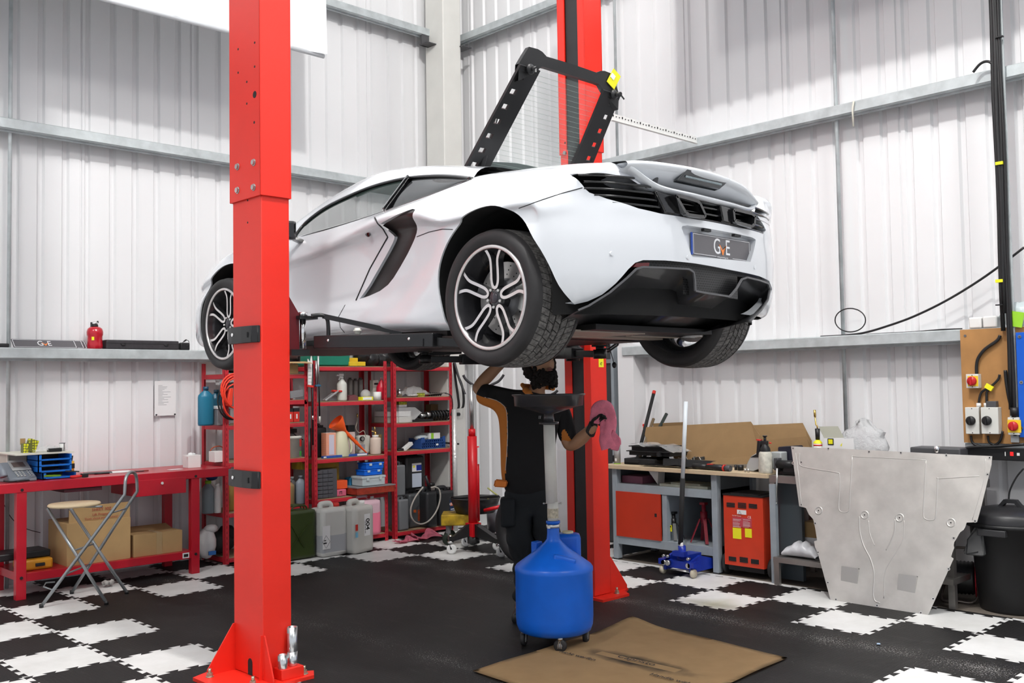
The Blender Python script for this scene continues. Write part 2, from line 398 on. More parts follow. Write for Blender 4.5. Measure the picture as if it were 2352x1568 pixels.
def interp(T, y):
 if y >= T[0][0]: return T[0][1:]
 for a, b in zip(T, T[1:]):
  if a[0] >= y >= b[0]:
   t = (a[0]-y)/(a[0]-b[0]) if a[0] != b[0] else 0
   return tuple(p+(q-p)*t for p, q in zip(a[1:], b[1:]))
 return T[-1][1:]
belt_px = [(673, 551, .79), (700, 541, .80), (800, 512, .81), (905, 477, .80), (1000, 443, .77), (1085, 411, .72), (1180, 391, .72), (1290, 380, .72)]
belt = []
for x, y, d in belt_px: p = hX(x, y, CX-d); belt.append((p.y, d, p.z))
rows_side = []   # (Y, [(d,z) x 7])
base = [
 (7.10, [(.40,1.93),(.50,1.96),(.52,2.05),(.50,2.18),(.44,2.28),(.36,2.34),(.2,2.37)]),
 (6.92, [(.62,1.91),(.72,1.95),(.75,2.05),(.73,2.2),(.68,2.34),(.58,2.43),(.36,2.47)]),
 (6.70, [(.74,1.905),(.84,1.94),(.875,2.05),(.87,2.2),(.83,2.37),(.72,2.50),(.45,2.53)]),
 (6.45, [(.80,1.90),(.88,1.94),(.92,2.05),(.92,2.22),(.89,2.41),(.79,2.545),(.5,2.57)]),
 (6.20, [(.82,1.89),(.89,1.93),(.93,2.05),(.93,2.22),(.905,2.43),(.81,2.575),(.5,2.595)]),
 (5.90, [(.82,1.89),(.885,1.93),(.915,2.03),(.91,2.2),(.90,2.42),(.81,2.575),(.5,2.6)]),
 (5.60, [(.83,1.895),(.89,1.93),(.90,2.02),(.88,2.19),(.895,2.42),(.80,2.57),(.74,2.585)]),
 (5.20, [(.84,1.90),(.895,1.935),(.895,2.02),(.86,2.18),(.885,2.42),(.81,2.575),(.76,2.58)]),
 (4.80, [(.84,1.90),(.90,1.94),(.895,2.03),(.855,2.18),(.885,2.43),(.80,2.59),(.75,2.60)]),
 (4.40, [(.84,1.905),(.905,1.945),(.90,2.03),(.87,2.18),(.895,2.45),(.79,2.61),(.72,2.62)]),
 (4.10, [(.84,1.90),(.905,1.935),(.91,2.04),(.90,2.2),(.915,2.46),(.77,2.65),(.68,2.66)]),
 (3.85, [(.84,1.895),(.90,1.93),(.92,2.04),(.925,2.22),(.925,2.47),(.735,2.69),(.62,2.70)]),
 (3.50, [(.84,1.91),(.90,1.95),(.93,2.06),(.945,2.25),(.935,2.48),(.74,2.675),(.6,2.70)]),
 (3.25, [(.85,1.95),(.90,1.98),(.93,2.08),(.945,2.27),(.92,2.48),(.74,2.66),(.6,2.69)])]
SC = [(7.2,.0),(5.5,.0),(5.2,.25),(4.9,.55),(4.55,.9),(4.2,1),(4.05,.6),(3.9,.15),(3.0,0)]
cols = []
for Y, R in base:
 R = list(R); k = interp(SC, Y)[0]
 d4, z4 = R[4]; R[4:5] = [(d4-.012-.050*k, z4-.065+.055*k), (d4+.012*k, z4+.10*k-.005*(1-k))]
 if 3.7 < Y < 5.55:
  d, z = interp(belt, Y); R[6] = (d, z); R[7] = (d-.05, z+.002)
 cols.append([(d, Y, z) for d, z in R])
for d in (.915, .86, .77, .66, .56, .46, .30, .12, 0):
 Y = fplan(d); t = d/.92
 z5 = 2.585 if d > .9 else interp([(.92, 2.60), (.86, 2.60), (.77, 2.615), (.66, 2.632), (.56, 2.575), (.46, 2.515), (.30, 2.508), (.12, 2.505), (0, 2.505)], d)[0]
 k = (d/.915)
 cols.append([(d*.93, Y+.06, 1.955), (d*.965, Y+.03, 1.985), (d*.99, Y+.008, 2.08), (d, Y, 2.25), (d*.996, Y+.006, 2.37), (d*.99, Y+.012, 2.46), (d*(.955 if d > .6 else 1), Y+.05, z5), (d*.88, Y+.22, z5+.02)])
cols[-1] = [(0, y, z) for d, y, z in cols[-1]]
for i, (c6, c7) in enumerate((((.785, 3.15, 2.640), (.6, 3.25, 2.66)), ((.765, 3.04, 2.632), (.6, 3.2, 2.65)), ((.73, 2.95, 2.624), (.58, 3.12, 2.64)))): cols[14+i][6:8] = [c6, c7]
cols[13][6] = (.765, 3.27, 2.652); cols[12][6] = (.75, 3.5, 2.675)
def dense(cols, kc, kr):
 A = []
 for col in cols:
  A.append([cr(col, j/kr) for j in range((len(col)-1)*kr+1)])
 out = []
 for i in range((len(cols)-1)*kc+1):
  t = i/kc; out.append([cr([A[c][j] for c in range(len(cols))], t) for j in range(len(A[0]))])
 return out
def in_poly(p, poly):
 x, y = p; c = False; n = len(poly)
 for i in range(n):
  (x1, y1), (x2, y2) = poly[i], poly[i-1]
  if (y1 > y) != (y2 > y) and x < (x2-x1)*(y-y1)/(y2-y1)+x1: c = not c
 return c
def cut_region(bm, poly, ia, ib, sel=lambda c: True):
 n = len(poly)
 for i in range(n):
  a, b = poly[i], poly[(i+1) % n]
  lo = (min(a[0], b[0])-1e-4, min(a[1], b[1])-1e-4); hi = (max(a[0], b[0])+1e-4, max(a[1], b[1])+1e-4)
  fs = []
  for f in bm.faces:
   us = [v.co[ia] for v in f.verts]; vs = [v.co[ib] for v in f.verts]
   if max(us) >= lo[0] and min(us) <= hi[0] and max(vs) >= lo[1] and min(vs) <= hi[1] and sel(f.calc_center_median()): fs.append(f)
  if not fs: continue
  g = set(fs)
  for f in fs: g.update(f.edges); g.update(f.verts)
  co = Vector((0, 0, 0)); co[ia], co[ib] = a; no = Vector((0, 0, 0)); no[ia] = -(b[1]-a[1]); no[ib] = b[0]-a[0]
  if no.length < 1e-7: continue
  bmesh.ops.bisect_plane(bm, geom=list(g), dist=1e-6, plane_co=co, plane_no=no.normalized())
 return [f for f in bm.faces if sel(f.calc_center_median()) and in_poly((f.calc_center_median()[ia], f.calc_center_median()[ib]), poly)]
def extract(bm, faces):
 new = bmesh.new(); mp = {}
 for f in faces:
  vs = []
  for v in f.verts:
   if v not in mp: mp[v] = new.verts.new(v.co)
   vs.append(mp[v])
  try: g = new.faces.new(vs); g.smooth = True
  except ValueError: pass
 bmesh.ops.delete(bm, geom=faces, context='FACES')
 r = MB(); r.bm.free(); r.bm = new; return r
def rim_inward(bm, vec, near, deep=None):
 """turn the open edge given by near(co) inward so that panels have thickness"""
 es = [e for e in bm.edges if e.is_boundary and all(near(v.co) for v in e.verts)]
 r = bmesh.ops.extrude_edge_only(bm, edges=es)
 vs = [v for v in r['geom'] if isinstance(v, bmesh.types.BMVert)]
 for v in vs: v.co += vec(v.co) if callable(vec) else Vector(vec)
 if deep:
  r2 = bmesh.ops.extrude_edge_only(bm, edges=[e for e in r['geom'] if isinstance(e, bmesh.types.BMEdge)  and e.is_boundary and e.verts[0] in set(vs) and e.verts[1] in set(vs)])
  for v in [v for v in r2['geom'] if isinstance(v, bmesh.types.BMVert)]: v.co += Vector(deep)
  for f in [f for f in r2['geom'] if isinstance(f, bmesh.types.BMFace)]: f.material_index = 1
mb = MB(PEARL, WELL); D = dense(cols, 10, 8)
mb.grid([[(CX-d, y, z) for d, y, z in c] for c in D]); bm = mb.bm
side = lambda c: c.x < CX-.55
rear_arch = [(3.845, 1.80), (3.885, 1.98), (3.912, 2.12), (3.90, 2.235), (3.85, 2.335), (3.77, 2.41), (3.67, 2.46), (3.56, 2.482), (3.45, 2.475), (3.35, 2.435), (3.26, 2.365), (3.19, 2.27), (3.135, 2.16), (3.10, 2.06), (3.06, 1.96), (3.03, 1.80)]
front_arch = [(6.62, 1.78), (6.60, 1.95), (6.575, 2.12), (6.535, 2.25), (6.46, 2.36), (6.36, 2.43), (6.24, 2.465), (6.10, 2.465), (5.98, 2.43), (5.88, 2.36), (5.81, 2.26), (5.77, 2.13), (5.76, 1.98), (5.78, 1.78)]
def dens(P, k=3): return [tuple(cr(P, j/k)) for j in range((len(P)-1)*k+1)]
for arch, cc in ((rear_arch, (3.5, 2.1)), (front_arch, (6.18, 2.1))):
 fs = cut_region(bm, dens(arch, 3), 1, 2, side); bmesh.ops.delete(bm, geom=fs, context='FACES')
 rim_inward(bm, (.010, 0, 0), lambda v, cc=cc: math.hypot(v.y-cc[0], v.z-cc[1]) < .52 and v.x < CX-.55 and not (v.z < 1.93 and abs(v.y-cc[0]) > .45), (.14, 0, 0))
vent_px = [(1190, 508), (1300, 498), (1440, 492), (1478, 500), (1484, 515), (1475, 570), (1440, 680), (1385, 820), (1310, 990), (1240, 1130), (1170, 1260), (1110, 1340), (1020, 1410), (900, 1465), (790, 1500), (880, 1340), (1000, 1080), (1120, 830), (1133, 790), (1090, 730), (1045, 672), (1100, 640)]
vent = []
for x, y in vent_px[2:]:
 p = hX(660+x/4.9, 380+y/4.9, CX-.885); vent.append((p.y, p.z))
fs = cut_region(bm, vent, 1, 2, side); vent_mb = extract(bm, fs)
rim_inward(bm, (.05, 0, 0), lambda v: in_poly((v.y, v.z), [((a-4.35)*1.04+4.35, (b-2.35)*1.04+2.35) for a, b in vent]))
geo = bm.faces[:]+bm.edges[:]+bm.verts[:]
r = bmesh.ops.duplicate(bm, geom=geo)
for v in [g for g in r['geom'] if isinstance(g, bmesh.types.BMVert)]: v.co.x = 2*CX-v.co.x
bmesh.ops.reverse_faces(bm, faces=[g for g in r['geom'] if isinstance(g, bmesh.types.BMFace)])
bmesh.ops.remove_doubles(bm, verts=bm.verts, dist=1e-5)
rear = lambda c: c.y < 3.2
def xz(L, off=0): return [(p.x, p.z) for p in (rp(x, y, off) for x, y in L)]
gr_px = [(1334, 398), (1345, 396), (1434, 400), (1452, 404), (1475, 420), (1505, 436), (1533, 441), (1600, 455), (1680, 475), (1724, 486), (1738, 478), (1750, 500), (1762, 528), (1757, 537), (1700, 522), (1600, 503), (1520, 490), (1470, 478), (1400, 455), (1360, 441), (1350, 432), (1342, 418)]
grille = xz(gr_px)
fs = cut_region(bm, grille, 0, 2, rear); bmesh.ops.delete(bm, geom=fs, context='FACES')
rim_inward(bm, (0, .05, 0), lambda v: v.y < 3.2 and in_poly((v.x, v.z), [((a-4.0)*1.06+4.0, (b-2.47)*1.16+2.47) for a, b in grille]) and v.z < 2.62)
op_px = [(1330, 720), (1345, 697), (1370, 690), (1395, 675), (1420, 650), (1445, 618), (1460, 603), (1478, 597), (1530, 598), (1600, 605), (1680, 620), (1745, 634), (1768, 645), (1776, 664), (1770, 692), (1752, 718), (1722, 745), (1650, 790), (1400, 790)]
opening = xz(op_px)
fs = cut_region(bm, opening, 0, 2, rear); bmesh.ops.delete(bm, geom=fs, context='FACES')
rim_inward(bm, (0, .06, .01), lambda v: v.y < 3.15 and 1.95 < v.z < 2.22 and v.x > CX-.88 and in_poly((v.x, v.z), [((a-4.05)*1.08+4.05, (b-2.0)*1.08+2.0) for a, b in opening]))
pl_px = [(1567, 523), (1570, 518), (1580, 517), (1730, 545), (1738, 550), (1736, 560), (1724, 601), (1592, 590), (1588, 585)]
plate = xz(pl_px)
fs = cut_region(bm, plate, 0, 2, rear)
r = bmesh.ops.extrude_face_region(bm, geom=fs)
bmesh.ops.delete(bm, geom=[f for f in fs if f.is_valid], context='FACES')
vs = [v for v in r['geom'] if isinstance(v, bmesh.types.BMVert)]
zt = max(v.co.z for v in vs)
for v in vs: v.co.y += .045
for f in bm.faces: f.smooth = True
for e in bm.edges:
 if len(e.link_faces) == 2 and e.calc_face_angle(0) > .6: e.smooth = False
body = obj('body', mb, parent=car, world=True)
vm = vent_mb; VENTB = mat('intake_black', (.008, .006, .006), .3)
ymax = max(v.co.y for v in vm.bm.verts); ymin = min(v.co.y for v in vm.bm.verts)
for v in vm.bm.verts: v.co.x += .004+.022*max(0, min(1, (v.co.y-(4.12+(2.55-v.co.z)*.9))/.22))
vm.mats = [VENTB]
geo = vm.bm.faces[:]+vm.bm.edges[:]+vm.bm.verts[:]
r = bmesh.ops.duplicate(vm.bm, geom=geo)
for v in [g for g in r['geom'] if isinstance(g, bmesh.types.BMVert)]: v.co.x = 2*CX-v.co.x
rt = [f for f in vm.bm.faces if f.calc_center_median().x > CX]; v2 = extract(vm.bm, rt); v2.mats = [VENTB]
obj('side_intake', vm, parent=car, world=True); obj('side_intake', v2, parent=car, world=True)
for sx in (-1, 1):
 for (yc, r_, nm) in ((3.49, .425, 'wheel_well'), (6.18, .42, 'wheel_well')):
  mb = MB(WELL); x0, x1 = CX+sx*(.83 if yc < 4 else .85), CX+sx*.40
  A = [(yc+r_*math.cos(t), 2.05+r_*math.sin(t)) for t in [PI*k/16-.35+.7*k/16-.0 for k in range(17)]]
  A = [(yc+r_*math.cos(-.1+(PI+.2)*k/20), 2.05+r_*1.0*math.sin(-.1+(PI+.2)*k/20)) for k in range(21)]
  mb.grid([[(x0, y, z) for y, z in A], [(x1, y, z) for y, z in A]]); mb.poly([(x1, y, z) for y, z in A])
  obj('wheel_well', mb, parent=car, world=True, recalc=False)
UNDER = mat('underbody_black', (.012, .011, .011), .5, noise=.3, nscale=8)
mb = MB(UNDER); mb.bb((CX-.83, 3.95, 1.868), (CX+.83, 5.72, 1.90)); mb.bb((CX-.5, 3.2, 1.872), (CX+.5, 6.9, 1.90)); mb.bb((CX-.42, 5.7, 1.875), (CX+.42, 7.0, 1.91))
mb.bb((CX-.6, 3.4, 1.95), (CX+.6, 6.7, 2.0))
obj('undertray', mb, parent=car, world=True)
mb = MB(mat('bare_alloy_edge', (.36, .30, .25), .5, metal=.3))
mb.bb((CX-.60, 3.30, 1.866), (CX+.02, 3.62, 1.876)); mb.bb((CX+.10, 3.46, 1.864), (CX+.55, 3.5, 1.874)); mb.bb((CX-.55, 3.62, 1.862), (CX+.6, 3.70, 1.872))
obj('underbody_panel', mb, parent=car, world=True)
for sx in (-1, 1):
 for yc in (3.53, 6.22):
  mb = MB(BLACKM)
  for dy in (-.14, .14): mb.bar((CX+sx*.38, yc+dy, 1.97), (CX+sx*.74, yc+dy*.3, 1.95), .05, .03)
  mb.cyl((CX+sx*.72, yc, 2.02), (CX+sx*.45, yc, 2.4), .04, n=14)
  obj('suspension_arm', mb, parent=car, world=True)
def lft(px, py, d): p = hX(px, py, CX-d); return (d, p.y, p.z)
beltc = [lft(*q) for q in belt_px[:6]]
rail = [lft(*q) for q in ((674, 548, .785), (700, 514, .71), (745, 479, .65), (800, 451, .605), (860, 427, .58), (930, 410, .575), (1000, 404, .60), (1050, 406, .66), (1085, 411, .715))]
sil = [lft(*q) for q in ((640, 560, .66), (690, 520, .62), (760, 464, .50), (860, 407, .42), (930, 391, .42), (1000, 385.5, .42), (1060, 386, .46), (1130, 389, .56))]
def samp(P, n): return [cr(P, (len(P)-1)*i/n) for i in range(n+1)]
def resamp(P, n):
 Q = [Vector(q) for q in samp(P, 200)]; L = [0]
 for a, b in zip(Q, Q[1:]): L.append(L[-1]+(b-a).length)
 out = []; k = 0
 for i in range(n+1):
  s = L[-1]*i/n
  while k < len(L)-2 and L[k+1] < s: k += 1
  t = (s-L[k])/max(1e-9, L[k+1]-L[k]); out.append(Q[k].lerp(Q[k+1], t))
 return out
n = 40; B = resamp(beltc, n); R_ = resamp(rail, n); Sx = resamp(sil, n)
def W(q, s=-1): return Vector((CX+s*q[0], q[1], q[2]))
TINTD = mat('dark_car_glass', (.008, .009, .010), .04, alpha=.95, spec=.25)
def window_pane(i0, i1, s, name, mt=None):
 mb = MB(mt or TINT); rows = []
 for j in range(7):
  t = j/6; rows.append([W(B[i].lerp(R_[i], .05+.9*t)+Vector((.012*math.sin(PI*t)-.006, 0, 0)), s) for i in range(i0, i1+1)])
 mb.grid(rows, smooth=True); obj(name, mb, parent=car, world=True, recalc=False)
for s in (-1, 1):
 window_pane(1, 23, s, 'side_window'); window_pane(25, 39, s, 'quarter_window', TINTD)
 mb = MB(GLOSSB)
 mb.tube([W(q, s) for q in R_], .011, n=8); mb.tube([W(q+Vector((-.004, 0, -.002)), s) for q in B], .007, n=8)
 obj('window_seal', mb, parent=car, world=True)
 mb = MB(GLOSSB); i = 24
 mb.bar(W(B[i], s)+Vector((0, 0, .0)), W(R_[i], s), .045, .012, up=(0, 1, 0))
 p = obj('door_pillar', mb, parent=car, world=True)
 mb = MB(CHROME)
 for o in (-.009, .009): mb.bar(W(B[i], s)+Vector((s*.008, o, 0)), W(R_[i], s)+Vector((s*.008, o, 0)), .004, .004)
 obj('pillar_trim', mb, parent=p, world=True)
mb = MB(DGREY)
for s in (-1, 1):
 x = CX+s*.36
 mb.box((x, 4.75, 2.42), (.46, .16, .62), (.28, 0, 0), bev=.05); mb.box((x, 4.66, 2.70), (.24, .09, .13), (.2, 0, 0), bev=.04)
mb.bb((CX-.62, 4.2, 2.1), (CX+.62, 4.3, 2.66)); mb.bb((CX-.74, 5.42, 2.2), (CX+.74, 5.7, 2.50));
obj('interior', mb, parent=car, world=True)
mb = MB(PEARL)
rows = []
for t in range(9):
 u = t/8; row = []
 for i in range(n+1):
  a, b = R_[i], Sx[i]; c = Vector((0, b.y, b.z+.035))
  row.append(a.lerp(b, u*2) if u <= .5 else b.lerp(c, (u-.5)*2))
 rows.append(row)
def rnd(row_a, row_b, row_c, k):
 out = []
 for j in range(k+1):
  t = j/k; out.append([(a*(1-t)**2+b*2*t*(1-t)+c*t*t) for a, b, c in zip(row_a, row_b, row_c)])
 return out
Ce = [Vector((0, q.y, q.z+.02)) for q in Sx]
Mid = [Vector((q.x, q.y, q.z+.015)) for q in Sx]
RR = [cr_ for cr_ in dense([[tuple(a), tuple(b), tuple(c)] for a, b, c in zip(R_, Mid, Ce)], 1, 6)]
SUN = Vector((.012, 0, .012))
HI = next(i for i, q in enumerate(Sx) if q.y < 5.36)
for sg in (-1, 1): mb.grid([[W(q, sg) for q in r] for r in RR[HI:]]); mb.grid([[W(q, sg) for q in r[:6]] for r in RR[:HI+1]])
bmesh.ops.remove_doubles(mb.bm, verts=mb.bm.verts, dist=1e-4)
obj('roof', mb, parent=car, world=True)
mb = MB(MATTE)
for sg in (-1, 1): mb.grid([[W(Vector(q)-Vector((.0, 0, .03)), sg) for q in r] for r in RR[HI:31]]); mb.grid([[W(Vector(q)-Vector((.0, 0, .02)), sg) for q in r[:6]] for r in RR[3:HI+1]])
bmesh.ops.remove_doubles(mb.bm, verts=mb.bm.verts, dist=1e-4); obj('headliner', mb, parent=car, world=True)
bon = []
for t in range(9):
 u = t/8; y = 5.75+1.3*u; d, z = interp([(7.10, .34, 2.345), (6.92, .56, 2.435), (6.70, .70, 2.505), (6.45, .77, 2.548), (6.20, .79, 2.578), (5.9, .80, 2.58), (5.6, .8, 2.575)], y)
 bon.append([Vector((CX-d+2*d*k/8, y+.06*math.sin(PI*k/8)*u, z-.002-.03*math.sin(PI*k/8)*u)) for k in range(9)])
mb = MB(PEARL); mb.grid(bon); obj('bonnet', mb, parent=car, world=True)
mb = MB(TINT)
for sg in (-1, 1): mb.grid([[W(q, sg) for q in r[5:]] for r in RR[:HI+1]])
bmesh.ops.remove_doubles(mb.bm, verts=mb.bm.verts, dist=1e-4)
obj('windscreen', mb, parent=car, world=True)
for s in (-1, 1):
 mb = MB(GLOSSB); p = hX(642, 528, CX-.99); mb.box((CX+s*.99, p.y, p.z), (.20, .07, .12), (0, 0, s*.25), bev=.02); mb.bar((CX+s*.80, p.y, p.z-.07), (CX+s*.93, p.y, p.z-.03), .05, .02)
 obj('door_mirror', mb, parent=car, world=True)
from mathutils.bvhtree import BVHTree
dg = bpy.context.evaluated_depsgraph_get()
def skin_tree():
 me = body.data; vs = [v.co+car.location for v in me.vertices]; return BVHTree.FromPolygons(vs, [tuple(p.vertices) for p in me.polygons])
TREE = skin_tree()
def on_skin(px, py, off=.0015):
 o = Vector((0, 0, CAM_H)); d = ray(px, py).normalized(); h = TREE.ray_cast(o, d)
 if h[0] is None: return None
 nrm = h[1] if h[1].dot(d) < 0 else -h[1]
 return h[0]+nrm*off
def skin_line(name, L, r, m=SEAM, k=8):
 pts = []
 for a, b in zip(L, L[1:]):
  for j in range(k):
   q = on_skin(a[0]+(b[0]-a[0])*j/k, a[1]+(b[1]-a[1])*j/k, r*.25)
   if q is not None: pts.append(q)
 q = on_skin(*L[-1], r*.25)
 if q is not None: pts.append(q)
 if len(pts) > 2: mb = MB(m); mb.tube(pts, r, n=6); return obj(name, mb, parent=car, world=True)
skin_line('door_gap', [(861, 500), (868, 513), (880, 525), (891, 544), (850, 617), (818, 690)], .0045)
skin_line('panel_gap', [(941, 550), (985, 533), (1016, 526), (1040, 527)], .0022)
skin_line('panel_gap', [(1192, 478), (1245, 459), (1290, 444), (1338, 431)], .0022)
skin_line('panel_gap', [(793, 700), (778, 727), (782, 752), (792, 764)], .0022)
p = on_skin(845, 537, .001)
if p is not None: mb = MB(GLOSSB); mb.ball(p, .022, sq=(.25, 1.2, .75), rot=(.35, 0, 0)); obj('door_button', mb, parent=car, world=True)
for q in ((1405, 582), (1580, 591), (1733, 613)):
 p = on_skin(*q, .0)
 if p is not None: mb = MB(PEARL); mb.cyl(p+Vector((0, .01, 0)), p-Vector((0, .004, 0)), .011, n=16); obj('parking_sensor', mb, parent=car, world=True)
def surf(px, py, off): return rp(px, py, off)
mb = MB(WELL); mb.grid([[(CX+d, fplan(d)+.15, 1.93) for d in [x/10*.84 for x in range(-10, 11)]], [(CX+d, fplan(d)+.15, 2.60-.018*max(0, (abs(d)-.6)/.24)) for d in [x/10*.84 for x in range(-10, 11)]]])
obj('rear_cavity', mb, parent=car, world=True)
gtop = sorted([p for p in grille[:11]], key=lambda p: p[0]); gbot = sorted([grille[0]]+grille[12:], key=lambda p: p[0])
def zat(L, x):
 for a, b in zip(L, L[1:]):
  if a[0] <= x <= b[0]: return a[1]+(b[1]-a[1])*(x-a[0])/max(1e-6, b[0]-a[0])
 return L[0][1] if x < L[0][0] else L[-1][1]
for k in range(6):
 mb = MB(GLOSSB); rows = []
 zl = 2.558-.031*k; x0 = None; seg = []
 for i in range(81):
  x = grille[0][0]+(CX+.62-grille[0][0])*i/80
  z = zl+.012*math.exp(-((x-grille[0][0])/.25)**2)
  if zat(gbot, x)-.012 < z < zat(gtop, x)+.012: seg.append((x, z))
 if len(seg) > 3:
  R4 = []
  for x, z in seg:
   y = fplan(x-CX)+.018
   R4.append([(x, y, z-.004), (x, y-.006, z+.001), (x, y+.004, z+.008), (x, y+.05, z+.012), (x, y+.05, z+.004), (x, y, z-.004)])
  mb.grid(R4); obj('grille_slat', mb, parent=car, world=True)
for L in ([(1537, 450), (1548, 449), (1600, 460), (1609, 466), (1623, 494), (1622, 500), (1612, 500), (1577, 496), (1566, 490)], [(1680, 481), (1686, 480), (1722, 490), (1731, 497), (1729, 517), (1723, 523), (1688, 512), (1683, 507)]):
 P = [surf(x, y, -.012) for x, y in L]; cen = sum(P, Vector())/len(P)
 P = [Vector((p.x, cen.y-.005, p.z)) for p in P]
 inn = [cen+(p-cen)*.80 for p in P]; mb = MB(GLOSSB)
 for q in (P, inn):
  pass
 N = len(P); V = [P, inn, [p+Vector((0, .12, 0)) for p in inn], [p+Vector((0, .10, 0)) for p in P]]
 mb.grid([[*V[1], V[1][0]], [*V[0], V[0][0]], [*V[3], V[3][0]]], smooth=False); mb.grid([[*V[1], V[1][0]], [*V[2], V[2][0]]], m=BLACKM, smooth=False); mb.poly(V[2], WELL)
 for i in range(N): mb.bar((P[i]+inn[i])/2, (P[(i+1) % N]+inn[(i+1) % N])/2, .016, .016, GLOSSB)
 obj('exhaust_outlet', mb, parent=car, world=True)
for L in ([(1505, 437), (1536, 446), (1568, 495), (1530, 489)], [(1655, 470), (1680, 478), (1682, 514), (1662, 509)]):
 mb = MB(GLOSSB); P = [surf(x, y, -.002) for x, y in L]; mb.prism(P, (0, .06, 0), bev=.006); obj('grille_brace', mb, parent=car, world=True)
P = [surf(x, y, .03) for x, y in ((1584, 538), (1721, 553), (1724, 598), (1591, 587))]
pc = sum(P, Vector())/4; mb = MB(mat('plate_dark', (.085, .08, .09), .3, coat=.5))
mb.box(pc, (.525, .008, .112), bev=.002); npl = obj('number_plate', mb, parent=car, world=True)
PW = mat('plate_white_print', (.86, .86, .88), .4); PO = mat('plate_orange_print', (.9, .26, .06), .4); PB = mat('plate_blue_edge', (.05, .12, .5), .4)
def gve(parent, c, h, R, off, car_local=None):
 """the lettering of the dealer sign: G, orange tick, E"""
 tg = text('G', h, PW, parent, (0, 0, 0), Matrix.Identity(3), sx=.8)
 te = text('E', h, PW, parent, (0, 0, 0), Matrix.Identity(3), sx=.8)
 for t, dx in ((tg, -h*.42), (te, h*.42)):
  t.data.transform(Matrix.Translation(c)@R.to_4x4()@Matrix.Translation((dx, 0, off)))
 mb = MB(PO); pts = [(-.36, .16), (-.22, .12), (.0, -.14), (.42, .16), (.30, .12), (.05, -.42), (-.02, -.42), (-.20, -.02)]
 mb.prism([Vector((x*h*.8, y*h*.8, off+.0008)) for x, y in pts], (0, 0, .0008))
 bmesh.ops.transform(mb.bm, matrix=Matrix.Translation(c)@R.to_4x4(), verts=mb.bm.verts)
 obj('orange_tick', mb, parent=parent)
lc = pc-car.location
gve(npl, lc, .112, FACE_NY, .0045)
mb = MB(PW)
for dz in (.050,): mb.box(pc+Vector((0, -.0045, dz)), (.50, .001, .0022))
mb.box(pc+Vector((-.15, -.0045, -.048)), (.19, .001, .0022)); mb.box(pc+Vector((.17, -.0045, -.048)), (.16, .001, .0022))
for sx in (-.25, .25): mb.box(pc+Vector((sx, -.0045, 0)), (.0022, .001, .098))
obj('plate_border', mb, parent=npl, world=True)
text('www.gvetuning.com', .012, PW, npl, lc+Vector((0, -.0047, -.049)), FACE_NY, ext=.0003)
mb = MB(PB); mb.box(pc+Vector((-.260, -.001, 0)), (.006, .009, .11)); obj('plate_blue_edge', mb, parent=npl, world=True)
for x, y in ((1622, 529), (1691, 541)):
 p = surf(x, y, .02); mb = MB(BLACK); mb.box(p, (.06, .02, .014), bev=.003); obj('plate_light', mb, parent=car, world=True)
mb = MB(PEARL)
wt = [(1440, 372), (1470, 371), (1520, 375), (1600, 388), (1660, 405), (1710, 428), (1741, 462)]
E_ = []
for x, y in wt:
 p = rp(x, y, -.01); E_.append(p)
Ex = [Vector(cr([tuple(q) for q in E_], i/6*1.0*(len(E_)-1)/6*1)) for i in range(0)]
E2 = [Vector(cr([tuple(q) for q in E_], (len(E_)-1)*i/36)) for i in range(37)]
secs = []
for i, p in enumerate(E2):
 u = i/36; e = 1-abs(2*u-1)**4
 secs.append([p+Vector((0, .40, .02)), p+Vector((0, .2, .022)), p+Vector((0, .03, .010)), p, p+Vector((0, .002, -.016-.004*e)), p+Vector((0, .04, -.03-.02*e)), p+Vector((0, .14, -.055-.05*e)), p+Vector((0, .30, -.075-.06*e))])
mb.grid([[q for q in r] for r in dense([[tuple(q) for q in s] for s in secs], 1, 4)])
wing = obj('rear_wing', mb, parent=car, world=True)
LENS = mat('smoked_lens', (.03, .035, .04), .1, coat=.8)
L4 = [rp(x, y, -.016) for x, y in ((1579, 387), (1680, 412), (1664, 433), (1567, 412))]
mb = MB(LENS); L4[2].y += .03; L4[3].y += .03; mb.prism(L4, (0, .03, -.004), bev=.004); lt = obj('brake_light', mb, parent=wing); lt.data.transform(Matrix.Translation(-car.location))
mb = MB(mat('led_strip', (.30, .36, .38), .25));
for k in range(26):
 t = k/25; p = (L4[0].lerp(L4[1], .1+.8*t)*.40+L4[3].lerp(L4[2], .1+.8*t)*.60)+Vector((0, -.004, 0)); mb.ball(p, .006, n=8)
ld = obj('led_row', mb, parent=wing); ld.data.transform(Matrix.Translation(-car.location))
for px in ((1508, 418), (1698, 452)):
 p = rp(*px, .05); mb = MB(DGREY); mb.cyl(p+Vector((0, .03, -.05)), p+Vector((0, .0, .05)), .017, n=16); mb.ball(p+Vector((0, .02, .045)), .05, sq=(1.3, .7, .35), m=BLACK)
 obj('wing_strut', mb, parent=car, world=True)
lip = [(1440, 377), (1462, 392), (1500, 420), (1533, 434), (1600, 449), (1680, 469), (1724, 480), (1741, 466)]
Lp = [rp(x, y, .0) for x, y in lip]; Lp = [Vector(cr([tuple(q) for q in Lp], (len(Lp)-1)*i/42)) for i in range(43)]
mb = MB(PEARL); mb.grid([[p+Vector((0, .16, .0)) for p in Lp], [p+Vector((0, .05, .012)) for p in Lp], [p+Vector((0, .0, .009)) for p in Lp], [p+Vector((0, -.006, -.001)) for p in Lp], [p+Vector((0, .012, -.013)) for p in Lp], [p+Vector((0, .06, -.014)) for p in Lp]])
obj('tail_lip', mb, parent=car, world=True)
